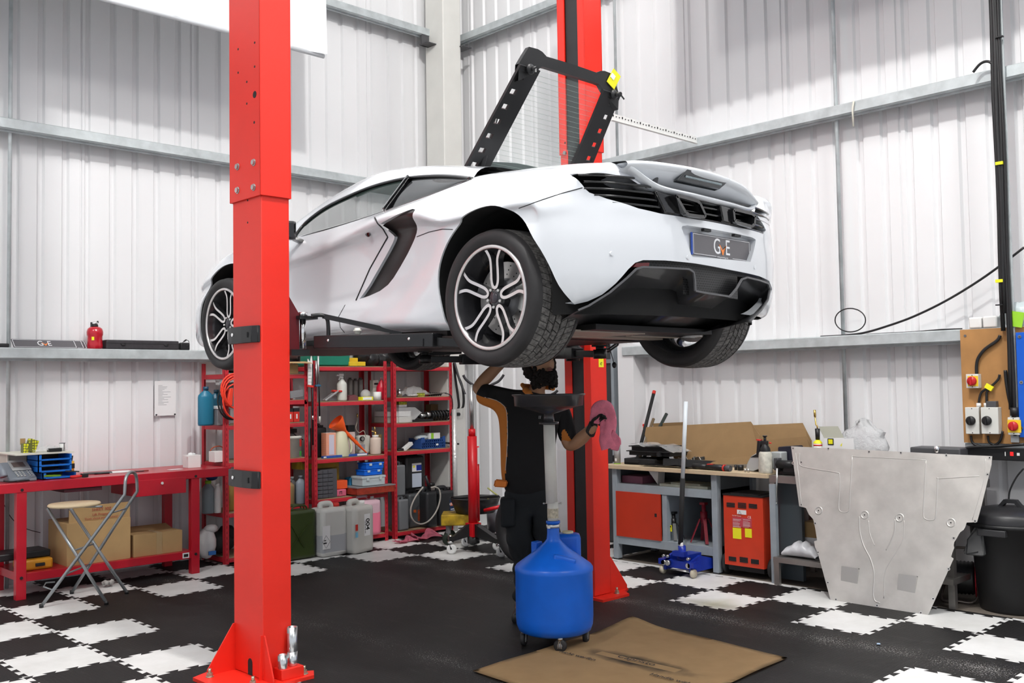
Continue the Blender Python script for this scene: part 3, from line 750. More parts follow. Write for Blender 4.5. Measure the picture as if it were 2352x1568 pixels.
def mesh_mat():
 m = bpy.data.materials.new('honeycomb_mesh'); m.use_nodes = True; nt = m.node_tree; b = nt.nodes['Principled BSDF']
 tc = nt.nodes.new('ShaderNodeTexCoord'); mp = nt.nodes.new('ShaderNodeMapping'); mp.inputs['Rotation'].default_value = (PI/2, 0, 0); mp.inputs['Scale'].default_value = (38, 38, 38)
 br = nt.nodes.new('ShaderNodeTexBrick'); br.offset = .5; br.inputs['Scale'].default_value = 1; br.inputs['Brick Width'].default_value = .75; br.inputs['Row Height'].default_value = .45; br.inputs['Mortar Size'].default_value = .07
 br.inputs['Color1'].default_value = br.inputs['Color2'].default_value = (.002, .002, .002, 1); br.inputs['Mortar'].default_value = (.035, .035, .037, 1)
 nt.links.new(tc.outputs['Object'], mp.inputs[0]); nt.links.new(mp.outputs[0], br.inputs[0]); nt.links.new(br.outputs[0], b.inputs['Base Color']); b.inputs['Roughness'].default_value = .4
 return m
def mesh_strip(d0, d1, z0, z1):
 mb = MB(mesh_mat()); mb.grid([[(CX+d0+(d1-d0)*k/10, fplan(d0+(d1-d0)*k/10)+.05, z) for k in range(11)] for z in (z0, z1)]); obj('rear_mesh', mb, parent=car, world=True)
MESHX = [rp(x, y, 0).x-CX for x, y in ((1594, 640), (1706, 640))]
mesh_strip(MESHX[0]-.02, MESHX[1]+.03, 2.03, 2.2); mesh_strip(-.62, MESHX[0]-.02, 2.148, 2.2); mesh_strip(MESHX[1]+.03, .60, 2.148, 2.2)
mb = MB(mat('rear_reflector', (.30, .02, .02), .25, coat=.5)); P = [rp(x, y, .03) for x, y in ((1462, 604), (1492, 603), (1490, 613), (1455, 613))]; mb.prism(P, (0, .02, 0)); obj('rear_reflector', mb, parent=car, world=True)
te = [(1328, 712), (1352, 702), (1400, 672), (1440, 638), (1462, 617), (1476, 613), (1530, 615), (1582, 618), (1593, 625), (1596, 645), (1597, 668), (1630, 674), (1676, 681), (1692, 662), (1704, 641), (1716, 637), (1745, 644), (1764, 651), (1768, 664), (1764, 688), (1748, 712), (1722, 738)]
TE = [rp(x, y, -.005) for x, y in te]
fr = [];
for p in TE:
 u = (p.x-TE[0].x)/(TE[-1].x-TE[0].x); fr.append(Vector((CX-.62+1.17*u, 3.46, 1.868)))
mb = MB(CARBON); rows = []
for j in range(11):
 t = j/10; rows.append([a.lerp(b, t)+Vector((0, 0, -(.035 if j not in (0, 10) else 0)*math.sin(PI*t)*max(0, min(1, (a.z-1.96)/.15)))) for a, b in zip(TE, fr)])
vs_, fs_ = mb._new([p for r in rows for p in r], [(i*len(TE)+j, i*len(TE)+j+1, (i+1)*len(TE)+j+1, (i+1)*len(TE)+j) for i in range(10) for j in range(len(TE)-1)], None, True)
for i in range(len(TE)-1): mb.bar(TE[i], TE[i+1], .009, .009, mat('satin_edge', (.09, .09, .095), .3))
dif = obj('diffuser', mb, parent=car, world=True)
def wheel(R, w, rim_r, loc, s, spokes=5, ang=95, hub_d=.0):
 """axis along local X, face towards -X; the mesh is the rim, tyre and brake are its children"""
 mb = MB(RIMD)
 pr = [(rim_r, -.004), (rim_r-.008, -.012), (rim_r-.020, -.010), (rim_r-.024, .0), (rim_r-.030, .02), (rim_r-.045, .05), (rim_r-.048, w-.06), (rim_r-.02, w-.01), (rim_r, w)]
 mb.lathe([(r, -h) for r, h in pr], axis=(-1, 0, 0), n=64)
 mb.lathe([(rim_r-.002, .005), (rim_r-.007, .0125), (rim_r-.020, .0125), (rim_r-.022, .004)], axis=(-1, 0, 0), n=64, m=RIMS)
 mb.lathe([(0, -.028), (.03, -.028), (.05, -.035), (.062, -.05), (.062, -.10)], axis=(-1, 0, 0), n=24)
 mb.lathe([(0, -.020), (.022, -.021), (.027, -.026), (.027, -.03)], axis=(-1, 0, 0), n=24, m=mat('wheel_cap', (.05, .045, .055), .2))
 for k in range(5):
  a = math.radians(ang+72*k+36); c = Vector((.034, math.cos(a)*.046, math.sin(a)*.046)); mb.cyl(c-Vector((.012, 0, 0)), c+Vector((.01, 0, 0)), .007, n=10, m=STEEL)
 q = rim_r
 loop = [(q-.010, -.066), (q*.82, -.038), (q*.70, -.025), (q*.50, -.024), (q*.33, -.023), (.064, -.017), (.052, -.007), (.052, .007), (.064, .017), (q*.33, .023), (q*.50, .024), (q*.70, .025), (q*.82, .038), (q-.010, .066)]
 for k in range(spokes):
  pts = []; a0 = math.radians(ang+72*k); e1 = Vector((0, math.cos(a0), math.sin(a0))); e2 = Vector((0, -math.sin(a0), math.cos(a0)))
  for r, w_ in loop:
   t = r/q; pts.append(e1*r+e2*w_+Vector((.030-.032*t**2, 0, 0)))
  pts = smooth_pts([tuple(p) for p in pts], 5)
  N = len(pts); face = [];
  for i, p in enumerate(pts):
   t = (pts[min(i+1, N-1)]-pts[max(i-1, 0)]).normalized(); nn = Vector((1, 0, 0)).cross(t).normalized()
   hw = .0078; face.append((p-nn*hw, p+nn*hw))
  mb.grid([[a-Vector((.002, 0, 0)), b-Vector((.002, 0, 0))] for a, b in face], m=RIMS, smooth=False)
  for sgn in (0, 1):
   mb.grid([[f[sgn]-Vector((.002, 0, 0)), f[sgn]+Vector((.034, 0, 0))] for f in face], smooth=True)
  inner = pts[int(N*.22):int(N*.78)+1]
  mb._new([p+Vector((.02, 0, 0)) for p in inner], [(i, i+1, len(inner)-2-i, len(inner)-1-i) for i in range(len(inner)//2-1)], None)
 obj_w = obj('wheel', mb, parent=car, recalc=False)
 me = obj_w.data
 obj_w.location = Vector(loc)-car.location; obj_w.rotation_euler = (0, 0, 0 if s < 0 else PI)
 ty = MB(RUBBER, mat('dusty_tread', (.13, .125, .12), .8, noise=.65, nscale=55, bump=.4, bscale=140)); sw = .012
 prof = [(rim_r-.004, -.002), (rim_r+.012, -sw-.004), (rim_r+(R-rim_r)*.45, -sw-.008), (rim_r+(R-rim_r)*.78, -sw), (R-.012, .006), (R-.005, .022)]
 ty.lathe([(r, -h) for r, h in prof], axis=(-1, 0, 0), n=96)
 back = [(rim_r-.004, w+.002), (rim_r+.012, w+sw), (rim_r+(R-rim_r)*.45, w+sw+.005), (rim_r+(R-rim_r)*.78, w+sw), (R-.012, w-.006), (R-.005, w-.022)]
 ty.lathe([(r, -h) for r, h in back[::-1]], axis=(-1, 0, 0), n=96)
 edges = [.022, .075, .082, .118, .127, .163, .172, .208, .215, w-.022] if w > .26 else [.022, .062, .070, .105, .114, w-.022]
 nseg = 96; half = edges[1::2]
 for bi in range(0, len(edges), 2):
  x0, x1 = edges[bi], edges[bi+1]; crown = lambda x: R-.0035*((x-w/2)/(w/2))**2*3
  nb = 64 if bi in (0, len(edges)-2) else 48
  for k in range(nb):
   a0, a1 = 2*PI*k/nb, 2*PI*(k+.90)/nb; sk = (.055 if bi < len(edges)/2 else -.055)*(1 if bi not in (0, len(edges)-2) else .8)
   V = []
   for rr in (-.010, 0):
    for x, da in ((x0, 0), (x1, sk)):
     for a in (a0+da, (a0+a1)/2+da, a1+da):
      r_ = crown(x)+rr; V.append((x, math.cos(a)*r_, math.sin(a)*r_))
   ty._new(V, [(6, 7, 10, 9), (7, 8, 11, 10), (0, 1, 7, 6), (1, 2, 8, 7), (3, 4, 10, 9), (4, 5, 11, 10), (0, 3, 9, 6), (2, 5, 11, 8)], ty.mats[1])
 ty.lathe([(R-.011, -.02), (R-.011, -(w-.02))], axis=(-1, 0, 0), n=96)
 obj('tyre', ty, parent=obj_w, recalc=True)
 bd = MB(mat('brake_disc_steel', (.50, .48, .46), .35, metal=.8)); dr = rim_r*.70
 bd.lathe([(dr*.55, -.105), (dr, -.105), (dr, -.135), (dr*.55, -.135)], axis=(-1, 0, 0), n=56, close=True, smooth=False); bd.lathe([(.06, -.08), (.09, -.085), (dr*.5, -.09), (dr*.56, -.105)], axis=(-1, 0, 0), n=40, m=MGREY)
 for k in range(30):
  for j, rr in enumerate((.66, .78, .90)):
   a = 2*PI*(k+j*.33)/30
   if k % 2 == 0: c = Vector((.1045, math.cos(a)*dr*rr, math.sin(a)*dr*rr)); bd.cyl(c, c+Vector((.001, 0, 0)), .0042, n=8, m=BLACK)
 obj('brake_disc', bd, parent=obj_w)
 cp = MB(mat('silver_caliper', (.5, .5, .48), .35, metal=.5)); A = [math.radians(-28+56*i/12) for i in range(13)]
 cp.grid([[(x, math.cos(-a+PI*1.0)*r_*1, math.sin(-a+PI)*r_) for x, r_ in ((.088, dr*.62), (.080, dr*.70), (.080, dr*1.02), (.10, dr*1.06), (.15, dr*1.06), (.15, dr*.62))] for a in A])
 obj('brake_caliper', cp, parent=obj_w)
 return obj_w
RW, FW = (3.29, 3.527, 2.034), (3.285, 6.205, 2.056)
def mk(R, w, rr, L, s, ang): return wheel(R, w, rr, L, s, ang=ang)
w1 = mk(.345, .295, .264, RW, -1, 95); mk(.345, .295, .264, (2*CX-RW[0], RW[1], RW[2]), 1, 70)
mk(.322, .235, .252, FW, -1, 92+12); mk(.322, .235, .252, (2*CX-FW[0], FW[1], FW[2]), 1, 60)
hatch = []
def hp(px, py, d): p = hX(px, py, CX-d); return p
O = Vector((CX, 4.22, 2.90)); U = Vector((0, -.50, .52)).normalized()   # up along the frame
LEN = .66
FR = mat('hatch_frame_black', (.015, .015, .016), .45, noise=.15, nscale=9)
from itertools import product
def strip(outer, inner, s, nh=7):
 """outer/inner: bottom and top points of a side member; holes along it"""
 mb = MB(FR); nl = nh*6; H = []
 o0, o1 = outer; i0, i1 = inner; rows = []
 for a in range(nl+1):
  t = a/nl; po, pi = o0.lerp(o1, t), i0.lerp(i1, t); rows.append([po.lerp(pi, v) for v in (0, .16, .30, .44, .58, .80, 1)])
 faces = []; K = 7
 for a in range(nl):
  for b in range(K-1):
   if b in (1, 2) and a % 6 in (1, 2): continue
   faces.append((a*K+b, a*K+b+1, (a+1)*K+b+1, (a+1)*K+b))
 vs, fs = mb._new([p for r in rows for p in r], faces)
 nrm = (o1-o0).cross(i0-o0).normalized()
 bmesh.ops.recalc_face_normals(mb.bm, faces=mb.bm.faces); bmesh.ops.solidify(mb.bm, geom=mb.bm.faces[:], thickness=.018)
 for a in range(nh):    # curved scoops between the holes
  t0, t1 = (a*6+3)/nl, (a*6+7)/nl
 return mb
lo = [hp(1065, 383, .50)]; hi_ = [hp(1192, 146, .43)]; lo.append(lo[0]+Vector((.17, 0, 0))); hi_.append(hi_[0]+Vector((.155, 0, 0)))
def sym(p): return Vector((2*CX-p.x, p.y, p.z))
cover = thing('engine_cover', '', '') if False else None
Lo, Li = (lo[0], hi_[0]), (lo[1], hi_[1])
def add_hatch():
 A0, A1 = lo[0], hi_[0]; B0, B1 = lo[1], hi_[1]
 mbL = strip((A0, A1), (B0, B1), -1); h1 = obj('engine_cover', mbL, parent=car, world=True)
 for q in [(A0, A1, B0, B1)]:
  a0, a1, b0, b1 = [sym(v) for v in q]; m2 = strip((a0, a1), (b0, b1), 1); obj('side_rail', m2, parent=h1, world=True) if False else None
  h2 = obj('side_rail', m2, parent=h1); h2.data.transform(Matrix.Translation(-car.location))
 def sub(name, mb): o = obj(name, mb, parent=h1); o.data.transform(Matrix.Translation(-car.location)); return o
 T1 = hp(1215, 103, .36); beam = MB(FR)
 ys = [(A1, B1)]
 up = (T1-A1); N = 24; rows = []
 for i in range(N+1):
  u = i/N*2-1; au = abs(u); x = CX+u*.43
  rise = (.0 if au > .82 else 1); w_ = max(0, min(1, (1-au)/.16)); dip = .035*max(0, min(1, (.62-au)/.12))
  rise_v = .105*w_+.012*(1-au*au)-dip*.8
  p0 = Vector((x, A1.y, A1.z)); dirv = Vector((0, (T1.y-A1.y), (T1.z-A1.z))).normalized()
  top = p0+dirv*rise_v; bot = p0+dirv*(.005+.02*w_)
  if au > .58: bot = p0+dirv*(.025-.12*((au-.58)/.42)**.8)
  th = Vector((0, .03, 0))
  rows.append([bot, top-dirv*.02, top, top+th, top+th-dirv*.03, bot+th, bot])
 beam.grid(rows, smooth=False); sub('top_beam', beam)
 cb = MB(FR); c0, c1 = B0, sym(B0); pts = [c0.lerp(c1, t/12)+Vector((0, .0, .03*math.sin(PI*t/12))) for t in range(13)]
 cb.grid([[p+Vector((0, -.02, .05)) for p in pts], [p+Vector((0, .0, .0)) for p in pts], [p+Vector((0, .03, .0)) for p in pts]]); sub('hinge_beam', cb)
 gl = MB(GLASSG); inset = Vector((0, .012, 0))
 g = [B0+inset, sym(B0)+inset, sym(B1)+inset, B1+inset]; rows = []
 for a in range(9):
  t = a/8; l, r_ = g[0].lerp(g[3], t), g[1].lerp(g[2], t); rows.append([l.lerp(r_, k/8) for k in range(9)])
 gl.grid(rows); go = sub('glass_pane', gl)
 ln = MB(mat('heater_line', (.25, .30, .28), .6))
 for a in range(1, 22):
  t = a/22; l, r_ = g[0].lerp(g[3], t), g[1].lerp(g[2], t); ln.bar(l-Vector((0, .003, 0)), r_-Vector((0, .003, 0)), .0012, .0012)
 sub('heater_lines', ln)
 stk = MB(YELB); P4 = [hp(1423, 150, -.40), hp(1440, 172, -.40), hp(1428, 187, -.36), hp(1412, 163, -.36)]
 S0 = sym(A1); dirv = Vector((0, (T1.y-A1.y), (T1.z-A1.z))).normalized()
 cen = Vector((CX+.36, S0.y-.012, S0.z))+dirv*.075
 stk.box(cen, (.075, .004, .10), (.15, .5, 0)); st = sub('warning_sticker', stk)
 s2 = MB(PAPER); s2.box(cen+Vector((-.012, -.004, .012)), (.035, .002, .03), (.15, .5, 0)); sub('sticker_print', s2)
 for sgn in (-1, 1):
  lt_ = MB(BLACK); c = Vector((CX+sgn*.36, B1.y-.02, B1.z-.02)); lt_.cyl(c, c+Vector((0, -.05, -.01)), .014, n=12); lt_.ball(c, .03, sq=(1, .6, 1)); lt_.bar(c+Vector((0, -.04, 0)), c+Vector((sgn*.02, -.06, -.04)), .008); sub('latch', lt_)
 gs = MB(BLACKM); p0 = hp(1141, 272, .36); p1 = hp(1104, 390, .40); gs.cyl(p0, p1, .009, n=12); gs.cyl(p0.lerp(p1, .5), p1, .015, n=12); sub('gas_strut', gs)
 for p in (A0, A1, T1, B0, B1): pass
add_hatch()
# ================================================================= two-post lift
lift_l = thing('lift_post', 'tall red steel lift post nearest the camera with two black strap plates', 'lift post', (2.89, 5.0, 0), 0)
AX, AY = 2.80, 4.86   # arris of the left post
X1, Y1 = 2.975, 5.18
zs = hY(604, 437, AY).z
mb = MB(RED)
def channel(mb, x0, x1, y0, y1, z0, z1, t, open_side):
 if open_side > 0: mb.bb((x0, y0, z0), (x0+t, y1, z1), bev=.004)
 else: mb.bb((x1-t, y0, z0), (x1, y1, z1), bev=.004)
 mb.bb((x0, y0, z0), (x1, y0+t, z1), bev=.004); mb.bb((x0, y1-t, z0), (x1, y1, z1), bev=.004)
 xo = x1 if open_side > 0 else x0
 mb.bb((xo-t*open_side, y0, z0), (xo, y0+.07, z1)); mb.bb((xo-t*open_side, y1-.07, z0), (xo, y1, z1))
channel(mb, AX, X1, AY, Y1, .02, zs, .008, 1); obj('post', mb, parent=lift_l, world=True)
mb = MB(RED); e = .014; channel(mb, AX-e, X1+e*.6, AY-e, Y1+e, zs-.03, 6.5, .010, 1); obj('upper_sleeve', mb, parent=lift_l, world=True)
for x, y, r, nm in ((547, 113, .007, 'hole'), (585, 98, .007, 'hole'), (547, 167, .007, 'hole'), (585, 153, .007, 'hole'), (567, 188, .007, 'hole'), (567, 238, .007, 'hole'), (584, 281, .008, 'hole'), (585, 217, .020, 'hole')):
 p = hX(x, y, AX-e); mb = MB(MATTE); mb.cyl(p+Vector((.004, 0, 0)), p-Vector((.0008, 0, 0)), r, n=20); obj('bolt_hole', mb, parent=lift_l, world=True)
for x, y in ((546, 383), (583, 373), (546, 437), (583, 430)):
 p = hX(x, y, AX-e); mb = MB(STEEL); mb.cyl(p, p-Vector((.012, 0, 0)), .016, n=6, smooth=False); mb.cyl(p, p-Vector((.003, 0, 0)), .020, n=20); obj('bolt', mb, parent=lift_l, world=True)
for x, y in ((569, 460), (569, 511)):
 p = hX(x, y, AX); mb = MB(MATTE); mb.cyl(p+Vector((.004, 0, 0)), p-Vector((.0008, 0, 0)), .006, n=14); obj('bolt_hole', mb, parent=lift_l, world=True)
for yb in (769, 1099):
 z = hX(566, yb, AX).z; mb = MB(BLACK); pr = [(0, 0), (-.012, .01), (-.030, .05), (-.034, .15), (-.030, .27), (-.018, .335), (0, .35)]
 P = [Vector((AX+o, AY+.015+s, z-.047)) for o, s in pr]; mb.prism(P, (0, 0, .094), bev=.003); o = obj('strap_plate', mb, parent=lift_l, world=True)
 mb = MB(CHROME); mb.cyl((AX-.030, AY+.27, z+.004), (AX-.036, AY+.27, z+.004), .010, n=14); obj('screw', mb, parent=o, world=True)
 mb = MB(MATTE); mb.bb((AX-.0335, AY+.095, z-.018), (AX-.036, AY+.105, z+.012)); obj('slot', mb, parent=o, world=True)
def base(parent, cx, cy, x0, x1, y0, y1, sgn):
 mb = MB(RED); P = [(x0-.20*(sgn > 0)-.04, y1+.02), (x0-.20*(sgn > 0)-.04, y0-.00), (x0-.05, y0-.12), (x1+.07, y0-.12), (x1+.12, y0-.04), (x1+.20*(sgn < 0)+.03, y0+.02), (x1+.20*(sgn < 0)+.03, y1+.05), (x0, y1+.12)]
 mb.prism([(x, y, .0) for x, y in P], (0, 0, .018)); obj('base_plate', mb, parent=parent, world=True)
base(lift_l, 2.89, 5.0, AX, X1, AY, Y1, 1)
def gusset(parent, a, out, h, w, topw=.012):
 a = Vector(a); out = Vector(out); side = Vector((out.y, -out.x, 0)).normalized()*.008
 mb = MB(RED); mb.prism([a-side/2, a+out*w-side/2, a+out*w+Vector((0, 0, .03))-side/2, a+out*topw+Vector((0, 0, h))-side/2, a+Vector((0, 0, h))-side/2], side); return obj('gusset', mb, parent=parent, world=True)
gusset(lift_l, (AX, Y1-.01, .018), (-1, 0, 0), .26, .17); gusset(lift_l, (AX+.004, AY, .018), (0, -1, 0), .24, .10)
gusset(lift_l, (AX, AY+.008, .018), (-1, 0, 0), .24, .02)
mb = MB(MATTE); yc = AY+.14; A = [(yc-.024, .02), (yc+.024, .02)]+[(yc+.024*math.cos(PI*k/10), .085+.026*math.sin(PI*k/10)) for k in range(11)]
mb.prism([(AX-.0015, y, z) for y, z in A], (.004, 0, 0)); obj('cable_hole', mb, parent=lift_l, world=True)
def anchor(parent, x, y, z=.018):
 mb = MB(mat('zinc_bolt', (.45, .42, .33), .4, metal=.8, noise=.2, nscale=80)); mb.cyl((x, y, z), (x, y, z+.004), .022, n=20); mb.cyl((x, y, z+.004), (x, y, z+.022), .017, n=6, smooth=False); mb.cyl((x, y, z+.022), (x, y, z+.045), .009, n=12); obj('anchor_bolt', mb, parent=parent, world=True)
anchor(lift_l, 2.63, 5.14); anchor(lift_l, 2.72, 4.83); anchor(lift_l, 3.02, 4.80)
hold = thing('adaptor_holder', 'small red box bracket at the foot of the near lift post holding steel pad adaptors', 'bracket', (2.92, 4.79, .018))
mb = MB(RED); mb.bb((2.86, 4.77, .018), (3.00, 4.855, .075), bev=.003); obj('box', mb, parent=hold, world=True)
ZINC = mat('zinc_tube', (.62, .65, .66), .25, metal=.9)
def adaptor(x, y, z, h, r, label):
 t = thing('pad_adaptor', label, 'adaptor', (x, y, z), group='steel pad adaptors on the near lift post'); mb = MB(ZINC)
 mb.lathe([(r*.92, 0), (r, .004), (r, h), (r*.86, h), (r*.86, .01), (0, .01)], n=28); obj('sleeve', mb, parent=t)
 mb = MB(ZINC); mb.bb((-r-.006, -.004, h-.03), (-r, .004, h)); obj('clip', mb, parent=t); return t
adaptor(2.885, 4.80, .075, .075, .026, 'short steel adaptor tube standing alone beside the tall pair')
adaptor(2.958, 4.82, .075, .075, .028, 'lower short steel adaptor tube carrying the tall one')
adaptor(2.958, 4.82, .150, .135, .028, 'tall steel adaptor tube stacked on the short one')
CARR = mat('dark_red_carriage', (.10, .006, .01), .4)
mb = MB(CARR); mb.prism([(X1-.01, AY+.01, z) for z in (1.80, 2.15)]+[(X1+.07, AY+.01, 2.03), (X1+.07, AY+.01, 1.80)], (0, .28, 0)); obj('carriage', mb, parent=lift_l, world=True)
mb = MB(BLACKM); mb.bb((X1+.0, AY-.02, 1.79), (X1+.12, AY+.32, 1.825)); mb.bb((X1+.0, AY+.26, 1.8), (X1+.05, AY+.31, 2.01)); mb.bb((X1+.05, AY-.03, 2.0), (X1+.17, AY+.10, 2.018)); obj('carriage_plate', mb, parent=lift_l, world=True)
mb = MB(CHROME); mb.cyl((X1+.10, AY+.02, 1.83), (X1+.10, AY+.02, 2.03), .018, n=18); mb.cyl((X1+.10, AY+.02, 2.018), (X1+.10, AY+.02, 2.04), .028, n=20); obj('pivot_pin', mb, parent=lift_l, world=True)
def arm(parent, a, b, c, s=1):
 """swing arm: a pivot, b end of first stage, c end of the inner stage with pad"""
 a, b, c = Vector(a), Vector(b), Vector(c); mb = MB(BLACKM); mb.bar(a, b, .09, .075, bev=.006); o = obj('swing_arm', mb, parent=parent, world=True)
 d = (b-a).normalized(); sd = Vector((d.y, -d.x, 0))*s
 mb = MB(BLACKM); mb.bar(b-d*.12, c, .06, .045, bev=.004); obj('arm_extension', mb, parent=o, world=True)
 mb = MB(BLACKM); mb.cyl(c-Vector((0, 0, .03)), c+Vector((0, 0, .03)), .045, n=24); mb.cyl(c+Vector((0, 0, .03)), c+Vector((0, 0, .05)), .028, n=20); mb.cyl(c+Vector((0, 0, .05)), c+Vector((0, 0, .062)), .055, n=24, m=RUBBER); obj('lift_pad', mb, parent=o, world=True)
 mb = MB(BLACKM); q = a+d*.10+sd*.048; mb.bar(q+Vector((0, 0, -.012)), b-d*.06+sd*.048-Vector((0, 0, .012)), .006, .04, up=(0, 0, 1)); obj('toe_guard', mb, parent=o, world=True)
 for t in (.14, .82):
  w = a.lerp(b, t)+sd*.050; mb = MB(CHROME); mb.ball(w+Vector((0, 0, .008)), .009, n=10); obj('bolt', mb, parent=o, world=True)
 return o
ar = arm(lift_l, (3.13, 4.80, 1.865), (3.33, 3.98, 1.845), (3.52, 3.62, 1.80), 1)
hoop = [(3.08, 4.80, 2.015), (3.13, 4.77, 2.02), (3.16, 4.76, 2.00), (3.165, 4.755, 1.95), (3.165, 4.755, 1.86)]
mb = MB(BLACKM); mb.tube(smooth_pts(hoop, 4), .012, n=8); mb.bar((3.14, 4.77, 2.015), (3.36, 4.32, 1.90), .012, .028); obj('arm_guard', mb, parent=ar, world=True)
mb = MB(OFFWHITE); mb.cyl((3.20, 4.52, 1.90), (3.20, 4.52, 1.935), .016, n=14); mb.cyl((3.20, 4.52, 1.915), (3.20, 4.52, 1.925), .022, n=14); obj('grease_cap', mb, parent=ar, world=True)
arm(lift_l, (3.13, 5.15, 1.865), (3.45, 5.62, 1.845), (3.62, 5.86, 1.82), -1)
lift_r = thing('lift_post', 'far red lift post with black belt cover and yellow load sticker', 'lift post', (5.69, 5.0, 0))
BX0, BX1, BY0, BY1 = 5.60, 5.785, 4.905, 5.17
zj = hX(1300, 345, BX0).z
mb = MB(RED); channel(mb, BX0, BX1, BY0, BY1, .02, zj, .008, -1); obj('post', mb, parent=lift_r, world=True)
mb = MB(RED); channel(mb, BX0-.006, BX1+e, BY0-e*.6, BY1+e*.6, zj-.03, 6.5, .010, -1); obj('upper_sleeve', mb, parent=lift_r, world=True)
mb = MB(mat('belt_cover', (.018, .018, .019), .55, noise=.3, nscale=5)); mb.bb((BX0+.012, BY0+.07, .03), (BX0+.018, BY1-.065, 6.4)); obj('belt_cover', mb, parent=lift_r, world=True)
p = hX(1298, 351, BX0-.006); mb = MB(STEEL); mb.cyl(p, p-Vector((.012, 0, 0)), .016, n=6, smooth=False); obj('bolt', mb, parent=lift_r, world=True)
p = hX(1298, 328, BX0-.006); mb = MB(MATTE); mb.cyl(p, p-Vector((.001, 0, 0)), .008, n=12); obj('bolt_hole', mb, parent=lift_r, world=True)
base(lift_r, 5.69, 5.0, BX0, BX1, BY0, BY1, -1)
gusset(lift_r, (BX1, BY0+.01, .018), (1, 0, 0), .27, .20); gusset(lift_r, (BX1, BY1-.02, .018), (1, 0, 0), .27, .20)
anchor(lift_r, 5.80, 4.86); anchor(lift_r, 5.98, 5.02);
a, b = hY(1374, 783, BY0), hY(1386, 843, BY0)
mb = MB(YELB); mb.bb((a.x, BY0-.0015, b.z), (b.x+.002, BY0, a.z)); stk = obj('load_sticker', mb, parent=lift_r, world=True)
for k, ch in enumerate(('S', 'W', 'L', '4T')):
 z = a.z+(b.z-a.z)*(.13+.25*k); text(ch, .036, BLACK, stk, Vector(((a.x+b.x)/2, BY0-.002, z))-lift_r.location, FACE_NY, sx=.62 if k == 3 else .85)
mb = MB(CARR); mb.bb((BX0-.10, BY0+.06, 1.84), (BX0, BY1-.02, 2.12)); obj('carriage', mb, parent=lift_r, world=True)
ar = arm(lift_r, (5.30, 4.95, 1.83), (5.12, 4.60, 1.82), (4.95, 4.25, 1.80), -1)
mb = MB(BLACKM); mb.cyl((5.20, 4.72, 1.77), (5.20, 4.72, 1.92), .05, n=20); mb.cyl((5.20, 4.72, 1.92), (5.20, 4.72, 1.96), .02, n=12); mb.cyl((5.20, 4.72, 1.80), (5.20, 4.72, 1.87), .062, n=20); obj('arm_lock', mb, parent=ar, world=True)
hd = [hX(1372, 800, 5.3), hX(1398, 801, 5.3), hX(1419, 786, 5.3)]; hd2 = [p+Vector((0, 0, -.018)) for p in hd]
mb = MB(BLACKM); mb.tube(hd, .007, n=8); mb.tube(hd2, .007, n=8); mb.cyl(hd[-1], hd2[-1], .007, n=8); obj('release_handle', mb, parent=ar, world=True)
arm(lift_r, (5.42, 5.12, 1.80), (4.75, 5.42, 1.80), (4.5, 5.52, 1.80), 1)
mb = MB(BLACKM); q = [hX(985, 812, 4.9), hX(1060, 808, 5.1)]; mb.bar(q[0], q[1], .05, .03); obj('spreader_bar', mb, parent=lift_r, world=True)
q = [hX(1395, 772, 5.0), hX(1399, 795, 5.0), hX(1404, 812, 5.0), hX(1411, 838, 5.0)]
cb = MB(BLACK); cb.tube(smooth_pts([tuple(v) for v in q], 5), .003, n=6); cb.ball(q[-1], .016, sq=(1, 1, 1.3)); solo('hanging_switch', cb, 'thin black cord with a small plug dangling under the car by the far lift post', 'cord', tuple(q[-1]))
BAN = mat('silver_banner', (.70, .73, .76), .32, noise=.06, nscale=1.5, bump=.15, bscale=3)
def banner(label, pts_fn, s0, s1, z0):
 mb = MB(BAN); N = 60; rows = []
 for j in range(12):
  z = z0+.02+(9.0-z0)*(j/11)**1.5; row = []
  for i in range(N+1):
   s = s0+(s1-s0)*i/N; edge = math.exp(-min(abs(s-s1), abs(s-s0))/.12)
   row.append(pts_fn(s, .015*math.sin(s*5+z*1.1)+.012*math.sin(s*13)*math.exp(-(z-z0)*2)-.05*edge, z))
  rows.append(row)
 mb.grid(rows); mb.cyl(pts_fn(s0, 0, z0+.015), pts_fn(s1, 0, z0+.015), .022, n=12)
 return solo('hanging_banner', mb, label, 'banner', tuple(pts_fn((s0+s1)/2, 0, z0)))
banner('large silver-white vinyl banner hanging in front of the left wall, its lower edge showing', lambda s, o, z: Vector((s, 7.87+o, z)), -1.2, 5.21, 4.765)
banner('silver-white vinyl banner hanging high in front of the right wall', lambda s, o, z: Vector((6.8+o, s, z)), -2.6, 4.93, 5.03)
# ================================================================= left wall: bench, stool, rail shelf
def part(t, name, mb): return obj(name, mb, parent=t, world=True)
BZ = .905
bench = thing('workbench', 'long red steel workbench with one hanging drawer along the left wall', 'workbench', (3.35, 8.5, 0))
mb = MB(BENCHRED); mb.bb((2.25, 8.2, BZ-.075), (4.41, 8.86, BZ), bev=.004); part(bench, 'worktop', mb)
mb = MB(BENCHRED); mb.bb((2.62, 8.215, .135), (4.06, 8.83, .20), bev=.003); part(bench, 'lower_shelf', mb)
for x0 in (2.59, 4.03):
 for y0 in (8.205, 8.74):
  mb = MB(BENCHRED); mb.bb((x0, y0, 0), (x0+.075, y0+.06, BZ-.07), bev=.003); lg = part(bench, 'leg', mb)
  if y0 < 8.5:
   for z in (.17, BZ-.055): mb = MB(BLACK); mb.cyl((x0+.037, y0-.008, z), (x0+.037, y0+.002, z), .012, n=12); part(lg, 'bolt', mb)
mb = MB(BENCHRED); mb.bb((3.53, 8.195, .715), (3.975, 8.72, .85), bev=.003); dr = part(bench, 'drawer', mb)
